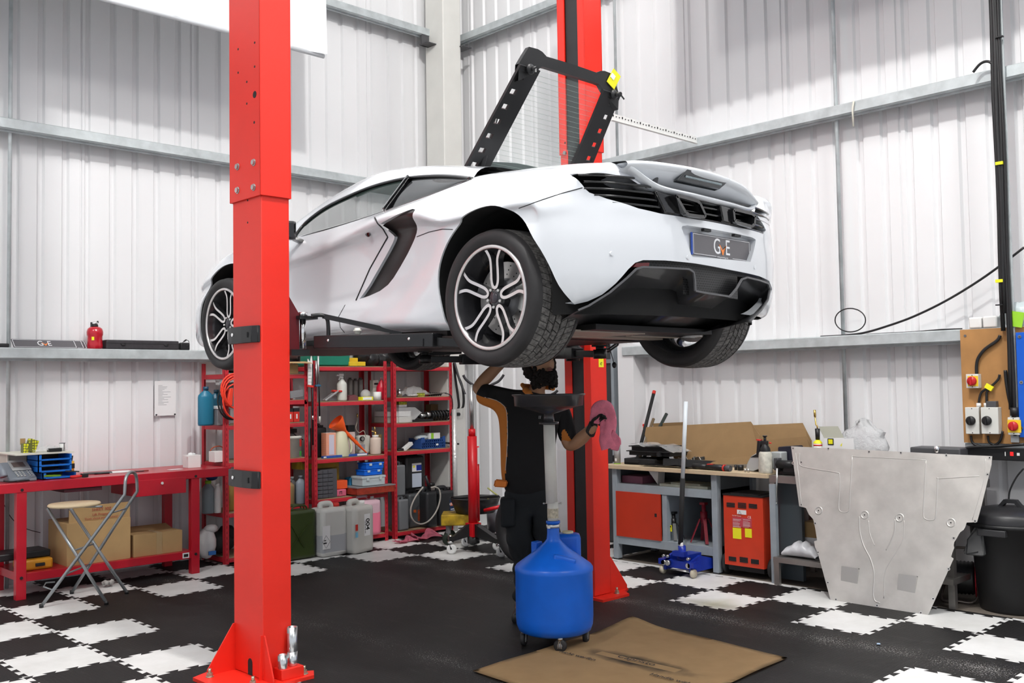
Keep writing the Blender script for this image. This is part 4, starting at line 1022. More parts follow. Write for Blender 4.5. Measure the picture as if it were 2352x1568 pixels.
mb = MB(CHROME); mb.cyl((3.755, 8.185, .815), (3.755, 8.2, .815), .012, n=16); part(dr, 'lock', mb)
mb = MB(mat('dark_recess', (.05, .004, .01), .6)); mb.bb((2.95, 8.21, .80), (3.25, 8.6, .828)); part(bench, 'underside_rail', mb)
mb = MB(PAPER); mb.bb((3.95, 8.211, .145), (4.01, 8.214, .19)); mb.bb((3.96, 8.209, .155), (4.0, 8.2115, .18), BLACK); part(bench, 'barcode_label', mb)
def carton(x0, x1, y0, y1, z0, z1, label, m=CARD, lid=True):
 t = thing('cardboard_box', label, 'box', ((x0+x1)/2, (y0+y1)/2, z0)); mb = MB(m); mb.bb((x0, y0, z0), (x1, y1, z1), bev=.002); part(t, 'carton', mb)
 return t
big = carton(2.99, 3.51, 8.26, 8.68, .20, .545, 'large cardboard box with raised flap and printed lifting advice under the red bench')
mb = MB(CARD); mb.box((3.26, 8.275, .61), (.50, .006, .13), (.05, 0, 0)); part(big, 'flap', mb)
REDINK = mat('red_ink', (.36, .06, .04), .8)
for s_, z, sz in (('5HEET 30Z', .635, .034), ('Lift Properly', .595, .030), ('Think about your posture!', .565, .026)):
 text(s_, sz, REDINK, big, Vector((3.27, 8.266, z))-big.location, FACE_NY)
sm = carton(3.54, 3.975, 8.27, 8.60, .20, .385, 'low cardboard box with taped lid on the right of the shelf under the red bench')
mb = MB(mat('packing_tape', (.40, .28, .14), .35)); mb.bb((3.74, 8.266, .20), (3.79, 8.60, .3865)); part(sm, 'tape', mb)
mb = MB(CARD); mb.box((3.76, 8.52, .40), (.42, .14, .004), (.25, 0, 0)); part(sm, 'lid_flap', mb)
yc = thing('tool_case', 'yellow plastic tool case lying under the left end of the red bench', 'case', (2.78, 8.42, .20))
mb = MB(mat('amber_plastic', (.62, .27, .015), .45)); mb.bb((2.67, 8.30, .20), (2.90, 8.56, .285), bev=.02); part(yc, 'shell', mb)
mb = MB(BLACK); mb.bb((2.76, 8.28, .23), (2.83, 8.30, .255), bev=.004); part(yc, 'handle', mb)
mb = MB(BLACK); mb.bb((2.40, 8.36, .287), (2.90, 8.62, .345), bev=.012); solo('tool_case', mb, 'flat black case lying on top of the yellow tool case under the bench', 'case', (2.65, 8.49, .287))
mb = MB(mat('crumpled_film', (.42, .40, .38), .5)); r0 = random.Random(3)
for k in range(9): mb.ball((3.30+r0.uniform(-.03, .03), 8.2+r0.uniform(-.03, .03), .025+r0.uniform(0, .02)), .022, n=6, sq=(1, .8, .9), rot=(r0.random(), r0.random(), 0))
solo('crumpled_wrapper', mb, 'crumpled grey plastic wrapper on the floor under the red bench', 'wrapper', (3.30, 8.2, 0))
st = thing('folding_stool', 'folding stool with round pale wooden seat and grey steel tube legs beside the red bench', 'stool', (2.98, 7.83, 0))
TUB = mat('grey_steel_tube', (.30, .32, .33), .3, metal=.6)
F1, F2, F3, F4 = Vector((2.64, 7.80, .012)), Vector((3.02, 7.54, .012)), Vector((2.99, 8.15, .012)), Vector((3.29, 7.81, .012))
top = Vector((3.235, 7.605, .975)); wdir = (F3-F1)/2*.55
L1, L2 = top-wdir*.9+Vector((0, 0, -.16)), top+wdir*.9+Vector((0, 0, -.16))
pts = [tuple(F1), tuple(F1.lerp(L1, .5)), tuple(L1), tuple(top-wdir*.62-Vector((0, 0, .02))), tuple(top), tuple(top+wdir*.62-Vector((0, 0, .02))), tuple(L2), tuple(F3.lerp(L2, .5)), tuple(F3)]
pl = [F1.lerp(L1, t/6) for t in range(6)]+[Vector(cr([tuple(L1), tuple(top-wdir*.72-Vector((0,0,.035))), tuple(top), tuple(top+wdir*.72-Vector((0,0,.035))), tuple(L2)], t/4)) for t in range(17)]+[L2.lerp(F3, t/6) for t in range(1, 7)]
mb = MB(TUB); mb.tube(pl, .0125, n=12); part(st, 'back_frame', mb)
G1, G2 = Vector((2.72, 7.92, .72)), Vector((2.94, 8.12, .72))
for a, b in ((F2, G1), (F4, G2)): mb = MB(TUB); mb.cyl(a, b, .0125, n=12); part(st, 'leg', mb)
for f in (F1, F2, F3, F4): mb = MB(BLACK); mb.cyl(f-Vector((0, 0, .012)), f+Vector((0, 0, .015)), .016, n=12); part(st, 'rubber_foot', mb)
mb = MB(TUB); mb.cyl(F1.lerp(L1, .28), F3.lerp(L2, .28), .007, n=8); mb.cyl(F2.lerp(G1, .55), F4.lerp(G2, .55), .007, n=8); mb.cyl(F1.lerp(L1, .83), F3.lerp(L2, .83), .006, n=8)
a = F1.lerp(L1, .14); mb.tube([a, a+Vector((-.06, .03, .03)), a+Vector((-.03, .07, .05)), a+Vector((.03, .05, .05))], .006, n=6); part(st, 'rung', mb)
mb = MB(mat('pale_wood_seat', (.66, .52, .33), .45)); mb.lathe([(0, -.012), (.165, -.012), (.175, -.004), (.175, .004), (.168, .012), (0, .012)], o=(2.90, 7.86, .738), n=48)
for v in mb.bm.verts: v.co.x = 2.90+(v.co.x-2.90)*1.1
part(st, 'seat', mb)
mb = MB(TUB); mb.cyl((2.80, 7.99, .72), (3.05, 7.70, .72), .008, n=8); part(st, 'seat_bracket', mb)
ph = thing('desk_phone', 'grey office desk telephone with handset on the left end of the red bench', 'telephone', (2.66, 8.42, BZ), .12)
PHG = mat('phone_grey', (.17, .19, .22), .42); PHL = mat('phone_light_grey', (.42, .43, .43), .4)
mb = MB(PHG); mb.prism([(-.11, -.11, 0), (-.11, .10, 0), (-.11, .10, .15), (-.11, -.10, .03)], (.22, 0, 0), bev=.006); ba = obj('base', mb, parent=ph)
sl = axes((1, 0, 0), (0, .20, .12)); n_ = (sl@Vector((0, 0, 1)))
def onp(x, t, o=.004): return Vector((x, -.10, .03))+Vector((0, .20, .12))*t+n_*o
mb = MB(PHL); mb.prism([onp(-.045, .42), onp(.105, .42), onp(.11, 1.02), onp(-.035, 1.02)], n_*.004); fp = obj('face_plate', mb, parent=ph)
mb = MB(mat('phone_screen', (.17, .14, .13), .2)); mb.prism([onp(-.02, .60, .009), onp(.075, .60, .009), onp(.075, .88, .009), onp(-.02, .88, .009)], n_*.002); obj('screen', mb, parent=fp)
mb = MB(PHL)
for i in range(3):
 for j in range(4): mb.box(onp(-.03+.026*i, .34-.085*j, .005), (.014, .012, .006), sl)
for j in range(4): mb.box(onp(.062, .34-.085*j, .005), (.010, .010, .006), sl); mb.box(onp(.085, .34-.085*j, .005), (.008, .008, .006), sl)
obj('keypad', mb, parent=ph)
mb = MB(PHG); mb.tube(smooth_pts([(-.15, -.11, .05), (-.155, -.08, .10), (-.15, 0, .135), (-.145, .07, .17), (-.14, .10, .15)], 4), [.028]*4+[.022]*9+[.028]*4, n=14); obj('handset', mb, parent=ph)
mb = MB(BLACK); mb.tube(smooth_pts([(-.16, -.12, .02), (-.10, -.15, .012), (-.02, -.13, .012), (.02, -.16, .012), (-.08, -.17, .012)], 5), .006, n=8); obj('coiled_cord', mb, parent=ph)
tr = thing('letter_tray', 'stack of bright blue letter trays on the red bench beside the telephone', 'letter tray', (2.92, 8.46, BZ))
TB = mat('tray_blue', (.008, .16, .62), .35)
for k in range(4):
 z = BZ+.006+.047*k+(0 if k == 0 else .006); dx = .035 if k == 0 else 0; mb = MB(TB)
 mb.bb((2.79+dx, 8.33, z), (3.05+dx, 8.60, z+.005)); mb.bb((2.79+dx, 8.33, z), (2.815+dx, 8.345, z+.046)); mb.bb((3.035+dx, 8.33, z), (3.05+dx, 8.60, z+.046)); mb.bb((2.79+dx, 8.33, z), (2.796+dx, 8.60, z+.046)); mb.bb((2.79+dx, 8.33, z), (3.05+dx, 8.335, z+.014)); mb.bb((2.79+dx, 8.59, z), (3.05+dx, 8.60, z+.046), BLACK)
 o = part(tr, 'tray', mb)
 mb = MB(PAPER); mb.bb((2.82+dx, 8.36, z+.006), (3.03+dx, 8.58, z+.010)); part(o, 'papers', mb) if k in (1, 2) else mb.bm.free()
bx = thing('plan_chest_box', 'beige board storage box standing behind the telephone with the blue trays against it', 'box', (2.78, 8.62, BZ))
BEI = mat('beige_board', (.50, .50, .43), .6); mb = MB(BEI); mb.bb((2.64, 8.62, BZ), (3.06, 8.84, BZ+.215), bev=.002); part(bx, 'body', mb)
mb = MB(mat('cream_board', (.70, .69, .60), .6)); mb.bb((2.62, 8.33, BZ+.206), (3.07, 8.84, BZ+.216)); mb.bb((2.64, 8.60, BZ), (2.65, 8.62, BZ+.206)); part(bx, 'top_board', mb)
gf = MB(mat('lime_folder', (.20, .42, .03), .5)); gf.box((2.90, 8.36, BZ+.030), (.14, .05, .012), (.1, .05, .15)); solo('folder', gf, 'lime green folder sticking out of the lowest blue tray', 'folder', (2.90, 8.36, BZ+.02))
TZ = BZ+.216
def honeycomb():
 m = bpy.data.materials.new('yellow_honeycomb_print'); m.use_nodes = True; nt = m.node_tree; b = nt.nodes['Principled BSDF']
 tc = nt.nodes.new('ShaderNodeTexCoord'); v = nt.nodes.new('ShaderNodeTexVoronoi'); v.inputs['Scale'].default_value = 48; v.inputs['Randomness'].default_value = .15
 r = nt.nodes.new('ShaderNodeValToRGB'); r.color_ramp.interpolation = 'CONSTANT'; r.color_ramp.elements[0].color = (.75, .74, .02, 1); r.color_ramp.elements[1].position = .42; r.color_ramp.elements[1].color = (.14, .15, .03, 1)
 nt.links.new(tc.outputs['Object'], v.inputs['Vector']); nt.links.new(v.outputs['Distance'], r.inputs[0]); nt.links.new(r.outputs[0], b.inputs['Base Color']); b.inputs['Roughness'].default_value = .5
 return m
HC = honeycomb()
yb = thing('parts_carton', 'small opened yellow and black honeycomb print carton on top of the beige box', 'carton', (2.76, 8.52, TZ))
mb = MB(HC); mb.bb((2.73, 8.50, TZ), (2.77, 8.56, TZ+.075)); mb.box((2.80, 8.52, TZ+.055), (.07, .05, .10), (0, .35, .2)); part(yb, 'carton', mb)
mb = MB(CARD); mb.box((2.745, 8.56, TZ+.09), (.04, .003, .05)); part(yb, 'open_flap', mb)
mb = MB(BLACK); mb.bb((2.90, 8.40, TZ), (3.0, 8.47, TZ+.03), bev=.006); solo('pager_case', mb, 'small black plastic device lying on the beige board above the blue trays', 'device', (2.95, 8.435, TZ))
mb = MB(CLEAR); r0 = random.Random(5); rows = [[(2.80+.25*i/8, 8.42+.10*j/4, TZ+.004+.045*math.sin(PI*i/8)*math.sin(PI*j/4)+r0.uniform(0, .012)) for i in range(9)] for j in range(5)]; mb.grid(rows, smooth=False); solo('plastic_bag', mb, 'crumpled clear plastic bag on the board above the blue trays', 'bag', (2.92, 8.47, TZ))
tn_ = thing('tin_can', 'small white tin with a dark stripe on the right end of the beige board', 'tin', (3.035, 8.50, TZ))
mb = MB(WHITE); mb.cyl((3.035, 8.50, TZ), (3.035, 8.50, TZ+.062), .024, n=24); part(tn_, 'tin', mb)
mb = MB(DGREY); mb.cyl((3.035, 8.50, TZ+.062), (3.035, 8.50, TZ+.066), .0245, n=24); mb.bb((3.038, 8.4745, TZ+.002), (3.044, 8.477, TZ+.062)); part(tn_, 'lid', mb)
yj = thing('yellow_tub', 'yellow and black tub of markers behind the right side of the blue trays', 'tub', (3.13, 8.62, BZ))
mb = MB(mat('amber_tub', (.75, .40, .03), .4)); mb.cyl((3.13, 8.62, BZ), (3.13, 8.62, BZ+.12), .045, n=24); part(yj, 'tub', mb)
mb = MB(BLACK)
for dx, dy in ((-.02, 0), (.02, .01), (0, -.02)): mb.cyl((3.13+dx, 8.62+dy, BZ+.11), (3.13+dx*1.5, 8.62+dy, BZ+.165), .013, n=10)
mb.bb((3.09, 8.575, BZ+.06), (3.165, 8.58, BZ+.10)); part(yj, 'markers', mb)
sg = thing('side_cutters', 'red and black handled snips on the bench edge in front of the trays', 'snips', (3.10, 8.30, BZ))
mb = MB(mat('tool_red', (.62, .02, .02), .4)); mb.tube([(3.03, 8.27, BZ+.012), (3.08, 8.26, BZ+.014), (3.12, 8.28, BZ+.014)], .010, n=8); mb.tube([(3.03, 8.30, BZ+.012), (3.08, 8.31, BZ+.014), (3.12, 8.29, BZ+.014)], .010, n=8); part(sg, 'handles', mb)
mb = MB(BLACK); mb.box((3.135, 8.285, BZ+.018), (.05, .05, .03), bev=.006); mb.bar((3.10, 8.30, BZ+.05), (3.00, 8.33, BZ+.06), .018, .01); part(sg, 'jaws', mb)
tb = thing('tablet_folder', 'dark tablet and pens lying flat near the middle of the red bench', 'tablet', (3.42, 8.55, BZ), 0)
mb = MB(DGREY); mb.box((3.36, 8.58, BZ+.007), (.22, .10, .010), (0, 0, -.25)); part(tb, 'cover', mb)
for k, (x, y, c) in enumerate(((3.30, 8.50, BLACK), (3.58, 8.45, DGREY), (3.63, 8.47, REDINK))): mb = MB(c); mb.cyl((x, y, BZ+.006), (x+.12, y-.02, BZ+.006), .005, n=8); part(tb, 'pen', mb)
mb = MB(mat('white_paper_sheet', (.82, .81, .80), .8)); mb.box((3.50, 8.58, BZ+.003), (.30, .20, .002), (0, 0, -.1)); solo('paper_sheet', mb, 'loose white papers lying beside the dark tablet on the red bench', 'paper', (3.50, 8.58, BZ))
mb = MB(PAPER); mb.box((3.97, 8.40, BZ+.002), (.12, .07, .0015), (0, 0, .1)); solo('paper_slip', mb, 'small white slip of paper near the front edge of the red bench', 'paper', (3.97, 8.40, BZ))
tx = thing('tissue_box', 'white open box of tissues on the right end of the red bench', 'tissue box', (4.18, 8.50, BZ))
mb = MB(WHITE); mb.bb((4.115, 8.44, BZ), (4.235, 8.55, BZ+.115), bev=.003); mb.bb((4.09, 8.44, BZ+.10), (4.115, 8.46, BZ+.106)); part(tx, 'box', mb)
mb = MB(PAPER); mb.ball((4.16, 8.49, BZ+.115), .03, n=8, sq=(1, .6, .8)); mb.ball((4.19, 8.50, BZ+.12), .022, n=6, sq=(1.3, .7, .6)); part(tx, 'tissue', mb)
nt_ = thing('wall_notice', 'pinned white sheet of small print on the left wall above the bench', 'notice', (4.11, 8.89, 1.38))
mb = MB(PAPER); mb.bb((4.005, 8.895, 1.375), (4.215, 8.90, 1.70)); part(nt_, 'sheet', mb)
INK = mat('grey_ink', (.42, .42, .43), .8); mb = MB(INK); r0 = random.Random(9)
for k in range(16):
 z = 1.655-.012*k; w = r0.uniform(.05, .13) if k % 4 else .04; mb.bb((4.04, 8.8935, z), (4.04+w, 8.8945, z+.004))
part(nt_, 'print', mb)
mb = MB(BLACK)
for x in (4.02, 4.20): mb.cyl((x, 8.885, 1.385), (x, 8.895, 1.385), .007, n=10)
part(nt_, 'pin', mb)
RZ = 1.985
def dealer_plate(x, y, lean, label, full=True):
 t = thing('show_plate', label, 'number plate', (x, y, RZ), 0, 'dealer plates leaning on the left wall rail')
 R = Matrix.Rotation(-lean, 3, 'X'); mb = MB(mat('plate_dark', (.085, .08, .09), .3));
 mb.box((0, 0, .056), (.52, .006, .112), bev=.002)
 for v in mb.bm.verts: v.co = R@v.co
 o = obj('plate', mb, parent=t)
 mb = MB(PW)
 for sx in (-.25, .25): mb.box((sx, -.0036, .056), (.0035, .001, .098))
 for sz in (.008, .104): mb.box((0, -.0036, sz), (.5, .001, .0025))
 for v in mb.bm.verts: v.co = R@v.co
 obj('border', mb, parent=o)
 if full: gve(o, R@Vector((0, 0, .056)), .088, R@FACE_NY, .0036)
 return t
x0 = hY(105, 800, 8.76).x
dealer_plate(x0, 8.74, .85, 'foremost dark plate with GVE lettering leaning on the left wall rail')
dealer_plate(x0+.07, 8.765, .85, 'middle dark plate showing only its right end behind the foremost one', False)
dealer_plate(x0+.105, 8.79, .85, 'rearmost dark plate showing only its right edge behind the others', False)
mb = MB(BLACK); mb.bb((2.58, 8.76, RZ), (2.70, 8.84, RZ+.035), bev=.01); solo('black_wedge', mb, 'small black tray on the left wall rail at the far left edge', 'tray', (2.64, 8.80, RZ))
jg = thing('water_jug', 'translucent red sports water jug with black and chrome cap on the wall rail', 'water jug', (3.415, 8.795, RZ))
JR = mat('red_jug_plastic', (.62, .012, .03), .18, trans=.35, coat=.4); mb = MB(JR)
mb.lathe([(0, 0), (.055, 0), (.064, .006), (.066, .03), (.066, .035), (.063, .05), (.063, .11), (.068, .125), (.070, .15), (.062, .178), (.045, .193), (.032, .197)], o=(3.415, 8.795, RZ), n=36); part(jg, 'body', mb)
mb = MB(BLACK); mb.cyl((3.41, 8.795, RZ+.195), (3.41, 8.795, RZ+.215), .032, n=24); mb.cyl((3.41, 8.795, RZ+.215), (3.41, 8.795, RZ+.238), .029, n=24, m=CHROME); mb.box((3.385, 8.795, RZ+.215), (.012, .03, .045), bev=.004); mb.box((3.438, 8.795, RZ+.24), (.012, .02, .02), bev=.004); part(jg, 'cap', mb)
mb = MB(YELB); mb.box((3.375, 8.735, RZ+.09), (.022, .003, .030), (0, 0, -.75)); part(jg, 'sticker', mb)
lc_ = thing('long_case', 'long narrow black hard case with two latches on the wall rail', 'case', (3.83, 8.79, RZ))
mb = MB(mat('case_black', (.035, .032, .036), .5, noise=.2, nscale=40)); mb.bb((3.49, 8.73, RZ), (4.165, 8.86, RZ+.083), bev=.010); part(lc_, 'shell', mb)
mb = MB(MATTE); mb.bb((3.492, 8.7285, RZ+.050), (4.163, 8.731, RZ+.053)); part(lc_, 'lid_seam', mb)
for x in (3.64, 4.04): mb = MB(BLACK); mb.tube([(x-.02, 8.725, RZ+.052), (x-.012, 8.722, RZ+.036), (x+.012, 8.722, RZ+.036), (x+.02, 8.725, RZ+.052)], .004, n=6); part(lc_, 'latch', mb)
pk = thing('camera_pouch', 'small black padded pouch with a looped cord at the right end of the wall rail', 'pouch', (4.24, 8.78, RZ))
mb = MB(BLACK); mb.bb((4.19, 8.75, RZ), (4.285, 8.81, RZ+.072), bev=.014); part(pk, 'pouch', mb)
mb = MB(BLACK); mb.tube(smooth_pts([(4.21, 8.75, RZ+.07), (4.235, 8.75, RZ+.095), (4.265, 8.748, RZ+.09), (4.27, 8.745, RZ+.06), (4.24, 8.742, RZ+.035)], 4), .003, n=6); mb.box((4.235, 8.75, RZ+.09), (.03, .01, .012), (0, -.6, 0)); part(pk, 'cord', mb)
mb = MB(BLACK); mb.tube(smooth_pts([(2.69, 8.86, .70), (2.76, 8.86, .56), (2.86, 8.85, .47), (2.98, 8.84, .42)], 5), .003, n=6); solo('loose_cable', mb, 'thin black cable drooping down the wall under the red bench', 'cable', (2.83, 8.86, .42))
# ================================================================= red boltless racks
def rack(x0, x1, levels, label, y0=8.40, y1=8.85, h=1.885, half=None):
 t = thing('shelving_rack', label, 'shelving', ((x0+x1)/2, (y0+y1)/2, 0), group='red boltless shelving racks along the left wall')
 for (x, sx) in ((x0, 1), (x1, -1)):
  for (y, sy) in ((y0, 1), (y1, -1)):
   mb = MB(RACKRED); w = .042
   mb.bb((x, y, 0), (x+sx*w, y+sy*.003, h)); mb.bb((x, y, 0), (x+sx*.003, y+sy*w, h))
   if sy > 0:
    for k in range(int(h/.05)): mb.box((x+sx*.021, y-.0006, .04+k*.05), (.009, .0012, .024), m=DARKRED)
   part(t, 'upright', mb)
 for z in levels:
  for yy in (y0, y1):
   mb = MB(RACKRED); s = 1 if yy == y0 else -1
   mb.prism([(x0+.044, yy, z-.045), (x0+.044, yy+s*.006, z-.005), (x0+.044, yy+s*.03, z-.005), (x0+.044, yy+s*.03, z-.045)], (x1-x0-.088, 0, 0)); mb.bb((x0+.044, yy-s*.004, z-.045), (x1-.044, yy+s*.002, z-.024))
   part(t, 'beam', mb)
  for xx, s in ((x0, 1), (x1, -1)): mb = MB(RACKRED); mb.bb((xx+s*.004, y0+.045, z-.045), (xx+s*.028, y1-.045, z-.005)); part(t, 'side_beam', mb)
  mb = MB(mat('chipboard', (.33, .22, .13), .8, noise=.15, nscale=30)); mb.bb((x0+.03, y0+.004, z-.008), (x1-.03, y1-.004, z)); part(t, 'shelf_board', mb)
 return t
LA, LB, LC = (.06, .47, .935, 1.28, 1.755), (.085, .505, .905, 1.475, 1.83), (.075, .925, 1.225, 1.50, 1.83)
rack(4.45, 5.35, LA, 'red shelving rack partly hidden behind the near lift post, red cable coil hanging on it', h=1.86)
rack(5.41, 6.32, LB, 'middle red shelving rack holding the orange funnel and cream jug')
rack(6.40, 7.23, LC, 'right red shelving rack holding black oil drums and a coil-over strut')
mb = MB(mat('chipboard', (.33, .22, .13), .8)); mb.bb((4.95, 8.41, 1.49), (5.34, 8.84, 1.50)); mb.bb((4.95, 8.40, 1.455), (5.34, 8.43, 1.495), RACKRED); solo('half_shelf', mb, 'short red half-width shelf in the rack behind the near lift post', 'shelf', (5.14, 8.6, 1.455))
def X_(px, y=8.5): return hY(px, 1000, y).x
def simple(name, mb, label, cat, base, group=None): return solo(name, mb, label, cat, base, group=group)
def bottle(name, x, y, z, r, h, col, cap, label, cat='bottle', neck=.35, rough=.35, flat=1, shoulder=.78, lab=None, trans=0):
 m = mat('plastic_%02d%02d%02d' % tuple(int(c*99) for c in col)+('t' if trans else ''), col, rough, trans=trans)
 t = thing(name, label, cat, (x, y, z)); mb = MB(m)
 mb.lathe([(0, 0), (r*.93, 0), (r, .01*h/.2), (r, h*shoulder*.92), (r*.93, h*shoulder), (r*neck, h*.90), (r*neck, h*.92)], n=24)
 if flat != 1:
  for v in mb.bm.verts: v.co.y *= flat
 obj('body', mb, parent=t)
 mc = mat('cap_%02d%02d%02d' % tuple(int(c*99) for c in cap), cap, .4); mb = MB(mc); mb.cyl((0, 0, h*.91), (0, 0, h), r*neck*1.15, n=18); obj('cap', mb, parent=t)
 if lab:
  ml = mat('label_%02d%02d%02d' % tuple(int(c*99) for c in lab), lab, .5); mb = MB(ml); mb.lathe([(r*1.008, h*.22), (r*1.008, h*.58)], n=24, a0=-2.4, a1=.6)
  mb.bm.free(); mb.bm = bmesh.new(); P = [[(r*1.012*math.sin(a), -r*1.012*math.cos(a)*flat, z_) for a in [(-.9+1.8*k/10) for k in range(11)]] for z_ in (h*.2, h*.6)]; mb.grid(P); obj('label', mb, parent=t)
 return t
def can(x, y, z, w, d, h, m, label, cap=BLACK, nm='jerry_can', cat='canister', handle=True, bev=.02, rz=0, capm=None):
 """blow-moulded can: rounded body, raised handle, screw cap"""
 t = thing(nm, label, cat, (x, y, z), rz); mb = MB(m); mb.box((0, 0, h*.46), (w, d, h*.92), bev=bev); obj('body', mb, parent=t)
 if handle: mb = MB(m); mb.tube(smooth_pts([(-w*.30, 0, h*.90), (-w*.28, 0, h*.985), (w*.05, 0, h*.985), (w*.12, 0, h*.90)], 4), d*.10+.004, n=8); obj('handle', mb, parent=t)
 mb = MB(capm or cap); mb.cyl((w*.30, 0, h*.91), (w*.30, 0, h*.985), min(w, d)*.15, n=18); obj('cap', mb, parent=t)
 return t
bottle('blue_bottle', X_(475), 8.52, 1.28, .075, .36, (.015, .17, .28), (.02, .08, .14), 'large blue plastic fluid bottle at the left end of the rack shelf', 'bottle', .3, flat=.7)
bottle('blue_bottle', X_(497, 8.66), 8.66, 1.28, .07, .33, (.01, .10, .17), (.01, .05, .08), 'dark blue bottle behind the red cable coil', 'bottle', .3, flat=.7)
b_ = thing('storage_tub', 'grey tub with white lid beside the blue bottles on the rack shelf', 'tub', (X_(507), 8.50, 1.28)); mb = MB(MGREY); mb.box((0, 0, .075), (.13, .13, .15), bev=.006); obj('tub', mb, parent=b_); mb = MB(WHITE); mb.box((0, 0, .165), (.145, .145, .03), bev=.006); obj('lid', mb, parent=b_)
mb = MB(BLACK); mb.tube(smooth_pts([(4.50, 8.5, 1.78), (4.56, 8.47, 1.83), (4.66, 8.5, 1.80), (4.70, 8.55, 1.86), (4.80, 8.6, 1.80)], 4), .03, n=8); mb.ball((4.62, 8.55, 1.80), .07, sq=(1.5, 1, .5)); solo('black_trim_part', mb, 'black plastic trim pieces heaped on the top shelf behind the front wheel', 'trim part', (4.62, 8.55, 1.757))
coil = thing('jump_leads', 'coil of bright red and black jump leads hanging on the rack upright by the post', 'cable', (4.56, 8.37, 1.50))
CR_ = mat('red_cable', (.85, .05, .02), .4)
def loops(mb, c, r, n, wob, rad, seed):
 rr = random.Random(seed); pts = []
 for i in range(n*20):
  a = 2*PI*i/20; k = i//20; q = 1+.06*math.sin(k*2.1+seed)
  pts.append((c[0]+(r*q)*math.cos(a)+wob*k, c[1]-.01*k+.006*math.sin(a*3), c[2]+(r*q*1.15)*math.sin(a)-.012*k))
 mb.tube(pts, rad, n=7)
mb = MB(CR_); loops(mb, (4.53, 8.36, 1.60), .13, 3, .006, .008, 1); loops(mb, (4.55, 8.35, 1.50), .15, 1, .0, .008, 4); part(coil, 'red_lead', mb)
mb = MB(BLACK); loops(mb, (4.51, 8.365, 1.50), .14, 2, .01, .008, 2); part(coil, 'black_lead', mb)
mb = MB(CR_); mb.prism([(4.44, 8.34, 1.46), (4.475, 8.34, 1.62), (4.51, 8.34, 1.62), (4.50, 8.34, 1.46)], (0, .03, 0), bev=.005); part(coil, 'red_clamp', mb)
mb = MB(WHITE); mb.box((X_(500), 8.50, .99), (.12, .12, .10), bev=.004); solo('white_carton', mb, 'small white carton on the rack shelf level with the bench top', 'carton', (X_(500), 8.5, .937))
mb = MB(mat('rust_clip', (.35, .07, .03), .6)); mb.tube(smooth_pts([(X_(488), 8.55, .945), (X_(490), 8.55, 1.05), (X_(505), 8.56, 1.08), (X_(520), 8.56, 1.06), (X_(530), 8.56, .95)], 4), .006, n=6); solo('wire_hoop', mb, 'thin rusty red wire hoop behind the small white carton', 'wire', (X_(505), 8.56, .937))
bottle('spray_bottle', X_(480), 8.52, .472, .055, .30, (.20, .25, .27), (.22, .42, .02), 'translucent grey bottle with green trigger head on the lower rack shelf', 'bottle', .45)
bottle('white_bottle', X_(497), 8.48, .472, .032, .27, (.72, .72, .70), (.75, .75, .73), 'slim tall white bottle beside the green-topped one', 'bottle', .5)
bottle('oil_bottle', X_(528, 8.55), 8.55, .472, .06, .32, (.33, .20, .04), (.1, .1, .1), 'amber oil bottle just left of the lift post', 'bottle', .35)
mb = MB(mat('blue_knob', (.01, .03, .14), .4)); mb.ball((X_(492), 8.55, .80), .045, n=12, sq=(1.3, 1, .8)); mb.cyl((X_(492), 8.55, .80), (X_(492), 8.55, .88), .012); solo('hanging_reel', mb, 'dark blue reel hanging under the rack shelf level with the bench', 'reel', (X_(492), 8.55, .80))
sk = thing('white_sack', 'white plastic sack with blue print slumped on the bottom shelf of the left rack', 'sack', (X_(476), 8.52, .062))
mb = MB(mat('sack_white', (.62, .62, .62), .5, bump=.5, bscale=14)); mb.ball((X_(476), 8.52, .20), .10, n=14, sq=(.9, .9, 1.45)); mb.ball((X_(484), 8.50, .33), .06, n=10, sq=(1.2, .8, .7)); part(sk, 'bag', mb)
mb = MB(mat('blue_print', (.03, .15, .45), .6)); mb.box((X_(478), 8.425, .12), (.07, .01, .035)); part(sk, 'print', mb)
mb = MB(MATTE); mb.ball((X_(505, 8.6), 8.6, .18), .12, n=12, sq=(1.2, 1, .9)); mb.ball((X_(520, 8.6), 8.6, .25), .09, n=10); solo('dark_bag', mb, 'dark crumpled bag on the bottom shelf beside the white sack', 'bag', (X_(508, 8.6), 8.6, .062))
ob_ = thing('open_carton', 'opened brown cardboard carton on the top shelf right of the near post', 'carton', (5.16, 8.52, 1.757))
mb = MB(CARD); mb.bb((5.05, 8.42, 1.757), (5.25, 8.62, 1.85)); part(ob_, 'carton', mb)
mb = MB(CARD); mb.box((5.20, 8.36, 1.865), (.28, .14, .004), (.15, 0, 0)); mb.box((5.22, 8.55, 1.92), (.10, .004, .16), (0, .6, 0)); part(ob_, 'flap', mb)
mb = MB(MGREY); mb.box((5.24, 8.46, 1.555), (.15, .07, .07), (0, -.12, 0), bev=.004); solo('grey_carton', mb, 'small grey carton tipped on the half-width shelf', 'carton', (5.24, 8.46, 1.502))
mb = MB(MATTE); mb.cyl((5.19, 8.60, 1.502), (5.18, 8.60, 1.66), .022, n=12); solo('black_spray_can', mb, 'black spray can behind the small grey carton', 'spray can', (5.19, 8.60, 1.502))
REDBOX = mat('red_filter_box', (.62, .03, .02), .45)
for k, dx in enumerate((5.165, 5.235)):
 t = thing('filter_box', ('left' if k == 0 else 'right')+' of the two red cartons standing side by side next to the post', 'carton', (dx, 8.46, 1.282), group='pair of red cartons on the rack')
 mb = MB(REDBOX); mb.box((0, 0, .05), (.062, .07, .10), bev=.002); obj('carton', mb, parent=t); mb = MB(BLACK); mb.box((0, 0, .118), (.062, .07, .035)); obj('top_band', mb, parent=t); mb = MB(PAPER); mb.box((0, -.036, .055), (.014, .002, .045)); obj('label', mb, parent=t)
